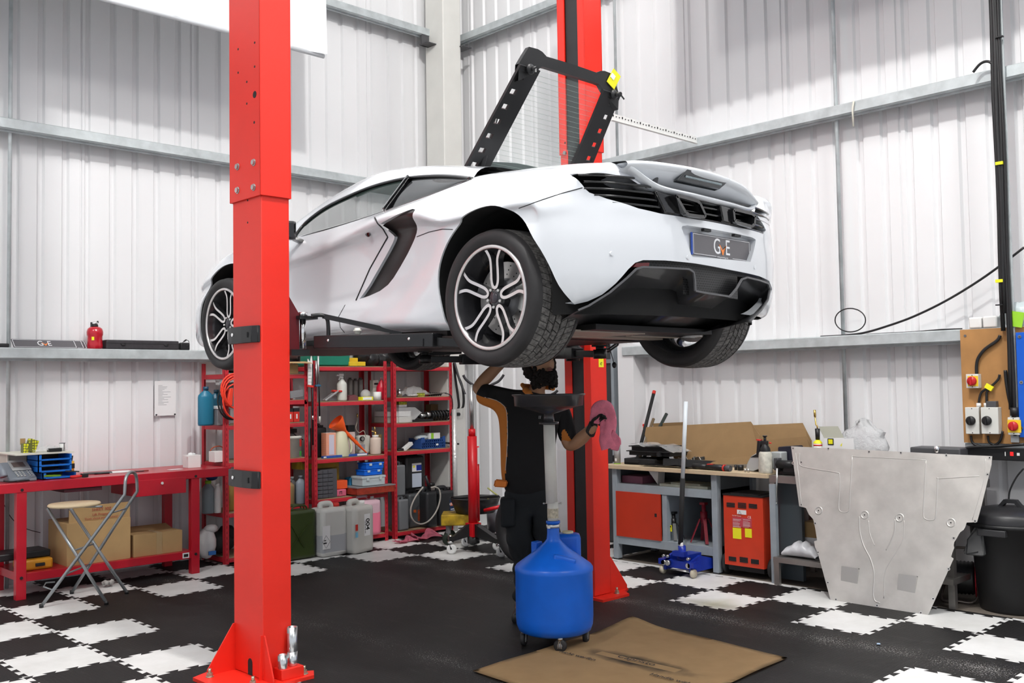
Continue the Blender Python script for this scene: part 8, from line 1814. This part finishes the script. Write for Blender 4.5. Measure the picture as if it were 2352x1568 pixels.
mb = MB(GREY); mb.bb((6.98, hX(1785, 1320, 6.98).y, 0), (7.02, hX(1772, 1320, 6.98).y, zst-.07)); solo('grey_upright', mb, 'narrow blue-grey upright beside the battery charger', 'upright', (7.0, ys0, 0))
cbx = thing('cardboard_box', 'tall printed cardboard box under the steel table behind the white bag', 'box', (7.22, hX(1855, 1200, 7.2).y, zsh)); y0_ = hX(1845, 1200, 7.2).y; mb = MB(CARD); mb.bb((7.18, y0_-.32, zsh), (7.42, y0_, zsh+.26)); part(cbx, 'carton', mb); mb = MB(PAPER); mb.bb((7.176, y0_-.3, zsh), (7.18, y0_-.01, zsh+.14)); part(cbx, 'label', mb); mb = MB(YELB); q = Vector((7.174, y0_-.05, zsh+.07)); mb.cyl(q, q-Vector((.001, 0, 0)), .022, n=4, smooth=False); part(cbx, 'logo', mb)
wbg = MB(mat('white_film_bag', (.66, .67, .70), .3, bump=.6, bscale=14)); a, b = hX(1800, 1268, 7.0), hX(1878, 1280, 7.0); rows = []
for i in range(15):
 t = i/14; c = a.lerp(b, t); r_ = .070*(math.sin(PI*min(1, max(.04, t*.96+.02)))**.45); rows.append([(7.05+math.cos(w_)*.09, c.y, zsh+.005+r_*(1+math.sin(w_))*(.85+.1*math.sin(i*1.7))) for w_ in [2*PI*k/16 for k in range(17)]])
wbg.grid(rows); solo('white_bag', wbg, 'white plastic bag of rolled rags on the low steel shelf', 'bag', (7.05, (a.y+b.y)/2, zsh))
vc = thing('bench_grinder', 'black bench vice and grinder with ball-ended handle on the steel table', 'vice', (7.2, hX(1800, 1085, 7.15).y, zst))
mb = MB(mat('navy_black', (.018, .017, .03), .4)); P = [hX(x, y, 7.22) for x, y in ((1786, 1026), (1822, 1024), (1824, 1088), (1788, 1078))]; mb.prism(P, (.16, 0, 0), bev=.006); part(vc, 'guard', mb)
mb = MB(BLACK); q = hX(1786, 1066, 7.05); mb.cyl(q, q+Vector((.02, -.16, 0)), .035, n=18); mb.ball(q, .022, n=14); mb.box(q+Vector((.05, -.12, -.03)), (.12, .14, .07), bev=.01); mb.cyl((7.12, q.y-.02, zst), (7.12, q.y-.02, zst+.05), .05, n=18); mb.box((7.15, q.y-.09, zst+.015), (.16, .20, .03), bev=.005); part(vc, 'vice_body', mb)
mb = MB(DGREY); mb.bb((7.04, q.y-.01, q.z-.05), (7.10, q.y+.03, q.z+.05), bev=.006); part(vc, 'jaw', mb)
mb = MB(STEEL); mb.cyl(hX(1783, 1155, 7.0), hX(1785, 1075, 7.0), .009, n=12); mb.ball(hX(1783, 1155, 7.0), .011, n=10); part(vc, 'handle_bar', mb)
q = hX(1879, 1035, 7.35); tc_ = thing('gas_torch', 'brass-tipped gas torch on a yellow-topped canister behind the leaning panel', 'gas torch', (7.35, q.y, zst))
mb = MB(WHITE); hz_ = hX(1879, 1018, 7.35).z; mb.cyl((7.35, q.y, zst), (7.35, q.y, hz_), .035, n=28); part(tc_, 'canister', mb)
mb = MB(YELB); mb.lathe([(.036, 0), (.034, .012), (.016, .028), (.010, .03)], o=(7.35, q.y, hz_), n=28); mb.cyl((7.35, q.y, hz_-.02), (7.35, q.y, hz_-.008), .0355, n=28, m=REDBOX); part(tc_, 'collar', mb)
mb = MB(BLACK); mb.cyl((7.35, q.y, hz_+.03), (7.35, q.y, hz_+.12), .017, .020, n=18); part(tc_, 'grip', mb)
mb = MB(BRASS); P = [Vector((7.35, q.y, hz_+.12)), Vector((7.35, q.y, hz_+.14)), hX(1874, 975, 7.35), hX(1872, 955, 7.35)]; mb.tube(P, .006, n=8); mb.cyl(hX(1872, 957, 7.35), hX(1871, 941, 7.35), .010, n=12); part(tc_, 'burner', mb)
pb_ = thing('printed_box', 'open white box printed with yellow diamonds behind the leaning panel', 'box', tuple(hX(1915, 1020, 7.35))); DG = mat('carton_grey_inside', (.30, .30, .25), .7)
P = [hX(x, y, 7.32) for x, y in ((1893, 1006), (1938, 1005), (1938, 1045), (1893, 1045))]; mb = MB(PAPER); mb.prism(P, (.18, 0, 0)); part(pb_, 'carton', mb)
P = [hX(1893, 1006, 7.32), hX(1938, 1005, 7.32), hX(1924, 979, 7.42), hX(1880, 980, 7.42)]; mb = MB(DG); mb.prism(P, (.004, 0, .002)); part(pb_, 'flap', mb)
mb = MB(YELB, BLACK)
q = hX(1908, 1014, 7.318); mb.cyl(q, q-Vector((.002, 0, 0)), .036, n=4, smooth=False, m=BLACK); mb.cyl(q-Vector((.002, 0, 0)), q-Vector((.003, 0, 0)), .026, n=4, smooth=False, m=YELB); q = hX(1938, 1024, 7.30); mb.box(q, (.003, .05, .03), (.7, 0, 0), m=YELB); part(pb_, 'print', mb)
P = [hX(x, y, 7.29) for x, y in ((1936, 1008), (1960, 1006), (1962, 1045), (1930, 1045))]; mb = MB(PAPER); mb.prism(P, (.02, 0, 0)); part(pb_, 'side_panel', mb)
mb = MB(mat('bubble_wrap', (.72, .73, .74), .2, alpha=.55, bump=1, bscale=45)); c = hX(1985, 1010, 7.4); r0 = random.Random(17)
mb.ball((7.4, c.y, c.z-.03), .17, n=24, sq=(.5, 1.05, 1.0))
for v in mb.bm.verts: v.co += Vector((0, r0.uniform(-.022, .022)+.02*math.sin(v.co.z*40), r0.uniform(-.02, .02)+.02*math.sin(v.co.y*35)))
solo('bubble_wrap', mb, 'large clump of clear bubble wrap behind the leaning panel', 'bubble wrap', (7.4, c.y, zst))
t = thing('bench_machine', 'low flat black machine top showing above the leaning panel', 'machine', tuple(hX(2145, 1035, 7.35))); y0_, y1_ = hX(2090, 1035, 7.3).y, hX(2205, 1035, 7.3).y; zc_ = hX(2145, 1028, 7.3).z; mb = MB(DGREY); mb.bb((7.3, y1_, zst), (7.5, y0_, zc_), bev=.01); part(t, 'body', mb); mb = MB(CHROME); q = hX(2152, 1030, 7.3); mb.cyl(q-Vector((0, 0, .03)), q+Vector((0, 0, .02)), .020, n=16); part(t, 'nut', mb)
LX, LK = 6.72, .27
def pan(px, py):
 d = ray(px, py); t = (LX+LK*CAM_H)/(d.x-LK*d.z); return Vector((0, 0, CAM_H))+d*t
Z7 = lambda x, y: (1780+x/2.119, 680+y/2.119)
Z8 = lambda x, y: (2100+x/5.226, 1120+y/5.226)
out = [Z7(78, 730), Z7(300, 741), Z7(600, 756), Z7(830, 768), Z7(1057, 778), Z7(1054, 820), Z8(810, 200), Z8(752, 412), Z8(628, 416), Z8(612, 470), Z8(590, 505), Z8(548, 535), Z8(512, 600), Z8(480, 650), Z8(472, 690), Z8(480, 720), Z8(455, 780), Z8(442, 828), Z8(472, 850), Z8(165, 1528), Z7(500, 1513), Z7(270, 1477), Z7(212, 1262), Z7(195, 1220), Z7(190, 1192), Z7(205, 1188), Z7(196, 1130), Z7(186, 1085), Z7(165, 1062), Z7(150, 1030), Z7(118, 1022)]
P = [pan(*q) for q in out]
nrm = (P[4]-P[0]).cross(P[19]-P[0]).normalized(); nrm = nrm if nrm.x < 0 else -nrm
ap = thing('aluminium_undertray', 'large pressed aluminium undertray panel leaning against the steel table', 'aluminium panel', tuple(hZ(2020, 1395)))
mb = MB(ALU); mb.prism(P, -nrm*.003)
bmesh.ops.triangulate(mb.bm, faces=[f for f in mb.bm.faces if len(f.verts) > 4]); part(ap, 'sheet', mb)
RDG = mat('pressed_ridge', (.56, .545, .52), .4, metal=.55)
def ridge(L, r=.006, k=5, name='pressed_ridge'):
 mb = MB(RDG); q = smooth_pts([tuple(pan(*v)-nrm*(r*.35)) for v in L], k); mb.tube(q, r, n=8); part(ap, name, mb)
ridge([Z7(120, 765), Z7(118, 800), Z7(128, 826), Z7(200, 842), Z7(300, 858), Z7(314, 872), Z7(314, 950), Z7(310, 1030), Z7(325, 1050), Z7(350, 1050), Z7(362, 1030), Z7(366, 950), Z7(376, 775)], .0045)
ridge([Z7(376, 780), Z7(550, 788), Z7(735, 797)], .003)
ridge([Z7(735, 797), Z7(728, 930), Z7(722, 1060), Z7(735, 1085), Z7(760, 1090), Z7(780, 1075), Z7(788, 980), Z7(793, 890), Z7(805, 887), Z7(995, 875)], .0045)
ridge([Z7(410, 1070), Z7(412, 1140), Z7(430, 1210), Z7(465, 1280), Z7(482, 1350), Z7(478, 1440), Z7(485, 1480), Z7(510, 1492)], .0055)
ridge([Z7(584, 1085), Z7(582, 1140), Z7(565, 1190), Z7(540, 1235)], .0055); ridge([Z7(628, 1090), Z7(625, 1170), Z7(600, 1230), Z7(560, 1290), Z7(535, 1350), Z7(530, 1470)], .0035); ridge([Z7(455, 1090), Z7(460, 1150), Z7(485, 1215)], .0035)
ridge([Z7(100, 760), Z7(115, 880), Z7(128, 1020)], .004); ridge([Z7(1025, 790), Z7(1015, 900), Z7(960, 1090)], .003)
for x, y in ((212, 1043), (436, 1064), (606, 1078), (856, 1102)):
 c = pan(*Z7(x, y)); mb = MB(RDG); mb.lathe([(.033, .0), (.029, .004), (.022, .002), (.018, -.004), (0, -.004)], o=c, axis=nrm, n=28); o = part(ap, 'dimple', mb); mb = MB(BLACK); mb.cyl(c, c+nrm*.001, .005, n=12); obj('screw_hole', mb, parent=o, world=True)
for x, y in ((88, 740), (88, 812), (128, 808), (128, 1014), (260, 742), (613, 762), (458, 757), (834, 774), (1045, 786), (1035, 867), (974, 1094), (870, 1177), (845, 1327), (770, 1472), (710, 1540), (497, 1505), (297, 1475), (258, 1393), (210, 1246), (196, 1105)):
 c = pan(*Z7(x, y)); mb = MB(mat('bright_washer', (.62, .61, .59), .3, metal=.6)); mb.cyl(c, c+nrm*.0015, .011, n=16); mb.cyl(c+nrm*.0015, c+nrm*.0022, .005, n=12, m=BLACK); part(ap, 'rivet_hole', mb)
for a_, b_, c_, d_ in (((330, 1314), (412, 1326), (402, 1400), (342, 1330)), ((608, 1352), (696, 1364), (682, 1445), (618, 1372))):
 A1, B1, C1, D1 = (pan(*Z7(*q)) for q in (a_, b_, c_, d_)); mb = MB(RDG); up = nrm*.022
 mb._new([A1+up, B1+up, C1, A1+(C1-B1)*.95], [(0, 1, 2, 3)]); mb._new([B1+up, B1, C1], [(0, 1, 2)]); mb._new([A1+up, A1, A1+(C1-B1)*.95], [(0, 1, 2)]); part(ap, 'louvre', mb)
 mb = MB(MATTE); mb.prism([A1, B1, B1+nrm*.021, A1+nrm*.021], Vector((0, 0, -.004))); part(ap, 'louvre_slot', mb)
by = hX(2330, 1300, 7.15).y+.05; bn = thing('dustbin', 'large black plastic dustbin with domed lid at the right edge', 'bin', (7.28, by, 0)); BR = .30
bz = hX(2300, 1208, 6.99).z
mb = MB(mat('bin_black', (.012, .012, .013), .45)); mb.lathe([(0, 0), (.215, 0), (.225, .02), (.27, bz-.03), (.295, bz-.03), (.30, bz-.005), (.28, bz)], n=56); obj('body', mb, parent=bn)
mb = MB(mat('lid_black', (.02, .02, .022), .4)); mb.lathe([(.29, bz), (.29, bz+.05), (.26, bz+.075), (.14, bz+.10), (0, bz+.105)], n=56); ld_ = obj('lid', mb, parent=bn)
mb = MB(mat('lid_black', (.02, .02, .022), .4)); mb.prism([(-.03, .09, bz+.09), (-.03, .04, bz+.15), (-.03, -.04, bz+.15), (-.03, -.09, bz+.09), (-.03, -.06, bz+.09), (-.03, -.03, bz+.125), (-.03, .03, bz+.125), (-.03, .06, bz+.09)], (.05, 0, 0)); obj('lid_handle', mb, parent=ld_)
mb = MB(mat('bin_black2', (.03, .03, .032), .4)); v = Vector((-.30, .0, bz-.07)); mb.bb((-.31, -.06, bz-.075), (-.25, .12, bz-.03), bev=.006); obj('side_handle', mb, parent=bn)
rl = thing('cable_reel', 'red cable reel wound with black cable beside the dustbin', 'cable reel', tuple(hZ(2208, 1388))); q = hZ(2200, 1388); axr = Vector((.35, -1, 0)).normalized(); cc = Vector((q.x+.16, q.y+.02, .165))
for s in (-.085, .085): mb = MB(mat('reel_red', (.42, .006, .02), .4)); mb.lathe([(0, -.004), (.135, -.004), (.142, 0), (.135, .004), (0, .004)], o=cc+axr*s, axis=axr, n=44); part(rl, 'flange', mb)
mb = MB(BLACK); mb.lathe([(.05, -.08)]+[(.112+.008*(k % 2), -.075+.0125*k) for k in range(13)]+[(.05, .08)], o=cc, axis=axr, n=44); part(rl, 'cable', mb)
mb = MB(mat('bent_tube', (.20, .17, .15), .35, metal=.6)); w = Vector((-.15, -.03, 0)); mb.tube(smooth_pts([tuple(v) for v in (cc-axr*.11+Vector((0, 0, -.02)), cc-axr*.11+Vector((-.10, 0, -.145)), cc+Vector((-.12, 0, -.150)), cc+axr*.11+Vector((-.10, 0, -.145)), cc+axr*.12+Vector((0, 0, 0)), cc+axr*.11+Vector((0, 0, .19)), cc-axr*.11+Vector((0, 0, .19)), cc-axr*.11+Vector((0, 0, -.02)))], 5), .010, n=8); part(rl, 'frame', mb)
mb = MB(CHROME); mb.cyl(cc+axr*.12+Vector((-.06, 0, -.12)), cc+axr*.16+Vector((-.06, 0, -.12)), .018, n=10); part(rl, 'foot_nut', mb)
gbx = thing('grey_reel_case', 'grey moulded plastic housing above the cable reel', 'housing', tuple(cc+Vector((0, 0, .2)))); P = [pan(*Z8(x, y))+Vector((.16, -.01, 0)) for x, y in ((630, 430), (690, 430), (700, 860), (480, 840), (450, 810), (520, 640), (560, 560))]; mb = MB(mat('moulded_grey', (.10, .10, .10), .5)); mb.prism(P, (.12, 0, 0), bev=.008); part(gbx, 'moulding', mb); mb = MB(BLACK); mb.tube([pan(*Z8(x, y))+Vector((.155, -.01, 0)) for x, y in ((620, 520), (515, 650), (500, 825), (640, 800))], .004, n=6); part(gbx, 'wire', mb)
XB = 7.575
yb0, yb1 = hX(2210, 900, XB).y, 1.9
ebd = thing('plywood_board', 'plywood backing board screwed over the right wall rail carrying switches', 'board', (XB, (yb0+yb1)/2, hX(2215, 1015, XB).z)); zt1, zb1_ = hX(2212, 757, XB).z, hX(2218, 1016, XB).z
mb = MB(PLY); mb.bb((XB, yb1, zb1_), (XB+.018, yb0, zt1)); part(ebd, 'board', mb)
for x, y in ((2217, 771),): q = hX(x, y, XB); mb = MB(STEEL); mb.cyl(q, q-Vector((.004, 0, 0)), .010, n=14); part(ebd, 'screw', mb)
mb = MB(GALV); mb.bb((XB+.02, yb1, zb1_-.05), (XB+.20, yb0, zb1_-.005)); part(ebd, 'ledge', mb)
bp = thing('metal_enclosure', 'bright blue metal panel with steel bolts at the far right edge', 'panel', tuple(hX(2345, 880, XB-.03))); y0_ = hX(2338, 880, XB-.03).y; mb = MB(mat('panel_blue', (.005, .10, .55), .4)); mb.bb((XB-.04, 1.9, hX(2345, 1004, XB-.03).z), (XB-.02, y0_, hX(2345, 763, XB-.03).z), bev=.003); part(bp, 'panel', mb)
for y in (773, 878, 983): q = hX(2342 if y < 800 else 2346, y, XB-.042); mb = MB(STEEL); mb.cyl(q, q-Vector((.004, 0, 0)), .012, n=16); mb.cyl(q-Vector((.004, 0, 0)), q-Vector((.008, 0, 0)), .007, n=6, m=DGREY); part(bp, 'bolt', mb)
SWB = mat('switch_ivory', (.66, .66, .62), .4)
def sw_box(px0, py0, px1, py1, label, knob, plate_=None, d=.06, kx=.5, ky=.5):
 a, b = hX(px0, py0, XB-d), hX(px1, py1, XB-d); t = thing('isolator_switch', label, 'switch', (XB-d/2, (a.y+b.y)/2, b.z)); mb = MB(SWB); mb.bb((XB-d, b.y, b.z), (XB-.001, a.y, a.z), bev=.004); part(t, 'housing', mb)
 c = Vector((XB-d, a.y+(b.y-a.y)*kx, a.z+(b.z-a.z)*ky)); hh = abs(a.z-b.z)
 if plate_: mb = MB(plate_); s = hh*.36; mb.bb((XB-d-.003, c.y-s-.006, c.z-s), (XB-d, c.y+s-.006, c.z+s)); part(t, 'yellow_plate', mb)
 mb = MB(knob); r = .034; mb.lathe([(r, 0), (r, .014), (r*.85, .022), (0, .022)], o=c-Vector((.002, 0, 0)), axis=(-1, 0, 0), n=30); kn = part(t, 'knob', mb); mb = MB(knob); mb.box(c-Vector((.028, 0, 0)), (.014, .012, r*1.6)); obj('grip', mb, parent=kn, world=True)
 mb = MB(BLACK)
 for zz in (a.z-.010, b.z+.010): mb.cyl((XB-d-.001, (a.y+b.y)/2, zz), (XB-d+.002, (a.y+b.y)/2, zz), .004, n=8)
 part(t, 'screw', mb); return t
KR = mat('knob_red', (.50, .015, .02), .3); KY = mat('switch_yellow', (.82, .55, .02), .45)
sw_box(2218, 859, 2248, 891, 'red rotary isolator on yellow plate, upper left of the plywood board', KR, KY)
sw_box(2216, 935, 2250, 997, 'left white isolator box with black rotary knob', BLACK, kx=.42)
sw_box(2252, 935, 2294, 997, 'middle white isolator box with black rotary knob', BLACK, kx=.36, d=.075)
sw_box(2314, 958, 2342, 999, 'red rotary isolator on yellow plate, lower right beside the blue panel', KR, KY)
def wire(name, L, r, label, m=BLACK, X=None, k=5):
 P = [tuple(hX(x, y, XB-.02 if X is None else X)) for x, y in L]; mb = MB(m); mb.tube(smooth_pts(P, k), r, n=8); return solo(name, mb, label, 'cable', P[-1])
yt_ = hX(2314, 500, 7.56).y
tk = thing('cable_strut', 'vertical galvanised strut carrying bundled black cables down the right wall', 'cable strut', tuple(hX(2312, 1010, 7.56)))
mb = MB(GALV); z0_ = hX(2312, 1015, 7.56).z; mb.bb((7.555, yt_-.02, z0_), (7.572, yt_+.035, 6.5)); part(tk, 'strut', mb)
mb = MB(MATTE)
for k in range(12): mb.box((7.553, yt_-.002, z0_+.08+.075*k), (.004, .012, .022))
part(tk, 'slots', mb)
for j, (xo, r_) in enumerate(((2287, .016), (2293, .018), (2299, .016), (2305, .012))):
 y_ = hX(xo, 300, 7.54).y; zz0 = hX(2300, (760, 720, 940, 1000)[j], 7.54).z; mb = MB(BLACK); P = [(7.535-.004*(j % 2), y_+.004*math.sin(k*1.3+j), zz0+(6.5-zz0)*k/16) for k in range(17)]; mb.tube(P, r_, n=8); part(tk, 'cable', mb)
for py in (85, 375, 645, 700):
 q = hX(2296, py, 7.52); mb = MB(YELB if py in (375, 645) else BLACK); mb.box(q, (.03, .05, .022 if py in (375, 645) else .008)); part(tk, 'band', mb)
wire('black_cable', [(2297, 770), (2290, 782), (2262, 802), (2247, 822), (2243, 840), (2243, 860)], .012, 'black cable curving across the board to the upper red isolator')
wire('black_cable', [(2296, 860), (2292, 872), (2275, 888), (2255, 900), (2249, 918), (2248, 930)], .009, 'black cable from the bundle to the left white isolator')
wire('black_cable', [(2275, 888), (2267, 900), (2266, 915), (2266, 930)], .009, 'short black cable dropping to the middle white isolator')
wire('black_cable', [(2309, 850), (2312, 880), (2318, 915), (2326, 945), (2328, 958)], .013, 'thick black cable on the right side of the strut')
wire('black_cable', [(2230, 1000), (2233, 1015), (2245, 1023), (2270, 1026), (2295, 1015), (2303, 990)], .009, 'black cable looping under the white isolators')
wire('black_cable', [(2269, 1000), (2272, 1015), (2285, 1022)], .008, 'short black tail under the middle isolator')
q = hX(2272, 889, XB-.035); mb = MB(YELB); mb.box(q, (.02, .055, .035), (.55, 0, 0)); solo('yellow_tag', mb, 'bright yellow cable tag in the middle of the plywood board', 'tag', tuple(q))
q = hX(2279, 928, XB-.04); mb = MB(DGREY); mb.box(q, (.05, .07, .045), bev=.003); solo('junction_box', mb, 'dark grey junction block above the middle isolator', 'junction box', tuple(q))
for px, lab in ((2248, 'white cable gland on top of the left isolator'), (2265, 'white cable gland on top of the middle isolator')): q = hX(px, 930, XB-.03); mb = MB(WHITE); mb.cyl(q-Vector((0, 0, .015)), q+Vector((0, 0, .015)), .016, n=12); solo('cable_gland', mb, lab, 'cable gland', tuple(q))
q = hX(2330, 945, XB-.04); mb = MB(BLACK); mb.cyl(q-Vector((0, 0, .03)), q+Vector((0, 0, .03)), .03, n=16); solo('cable_gland', mb, 'black cable gland above the lower right red isolator', 'cable gland', tuple(q))
sk_ = thing('power_strip', 'long black power strip with red rocker switch below the plywood board', 'power strip', tuple(hX(2290, 1040, 7.5))); a, b = hX(2212, 1027, 7.45), hX(2351, 1046, 7.45)
mb = MB(BLACK); mb.bb((7.45, 1.9, a.z-.085), (7.58, a.y, a.z), bev=.004); part(sk_, 'strip', mb); q = hX(2324, 1042, 7.449); mb = MB(mat('lit_red_switch', (.8, .02, .02), .3, emit=.6)); mb.box(q, (.006, .022, .028)); part(sk_, 'rocker', mb); q = hX(2339, 1043, 7.449); mb = MB(WHITE); mb.box(q, (.005, .018, .020)); q = hX(2309, 1042, 7.449); mb.box(q, (.003, .006, .03)); part(sk_, 'port', mb)
wire('black_cable', [(2352, 1020), (2300, 1024), (2250, 1026), (2222, 1028), (2212, 1036), (2214, 1050)], .010, 'black lead trailing over the left end of the power strip', X=7.43)
wire('black_cable', [(2352, 1075), (2335, 1095), (2320, 1125), (2317, 1148)], .006, 'thin black lead hanging down to the dustbin lid', X=7.3)
for k, (a_, b_, lab) in enumerate((((2224, 727), (2254, 751), 'left white foam block on the right wall rail'), ((2256, 727), (2290, 752), 'right white foam block beside the cable strut'))):
 a, b = hX(a_[0], a_[1], 7.6), hX(b_[0], b_[1], 7.6); z0_ = 1.974; mb = MB(WHITE); h_ = a.z-b.z; mb.bb((7.6, b.y, z0_), (7.74, a.y, z0_+h_), bev=.012)
 solo('foam_block', mb, lab, 'foam block', (7.67, (a.y+b.y)/2, z0_))
c = hX(2335, 730, 7.6); mb = MB(CLEARB); mb.ball((7.66, c.y, 2.06), .11, n=16, sq=(.6, 1.2, .85)); r0 = random.Random(3)
for v in mb.bm.verts: v.co += Vector((r0.uniform(-.01, .01), r0.uniform(-.012, .012), r0.uniform(-.01, .01)))
pw_ = solo('plastic_wrap', mb, 'clump of clear plastic packaging on the rail at the far right', 'packaging', (7.66, c.y, 1.974)); a = hX(2335, 733, 7.55); mb = MB(LIME); mb.box(a, (.006, .09, .11), (.2, 0, 0)); obj('lime_label', mb, parent=pw_, world=True)
wire('black_cable', [(2352, 568), (2300, 608), (2240, 650), (2170, 692), (2100, 726), (2040, 748), (1985, 764), (1940, 770), (1885, 773)], .009, 'black cable swooping down across the right wall to the lower rail', X=7.66)
wire('black_cable', [(2210, 755), (2160, 757), (2100, 762), (2040, 765), (1990, 768)], .006, 'black cable lying along the lower right wall rail', X=7.62)
L = [(1953+35*math.cos(t*2*PI/18), 735+27*math.sin(t*2*PI/18)) for t in range(15, 34)]; wire('cable_loop', L, .005, 'ring-shaped loop of black cable standing on the lower right rail', X=7.64, k=2)
wire('black_cable', [(2235, 166), (2250, 148), (2265, 141), (2278, 146), (2286, 165), (2290, 200)], .010, 'short black cable arching over the upper right rail into the bundle', X=7.53)
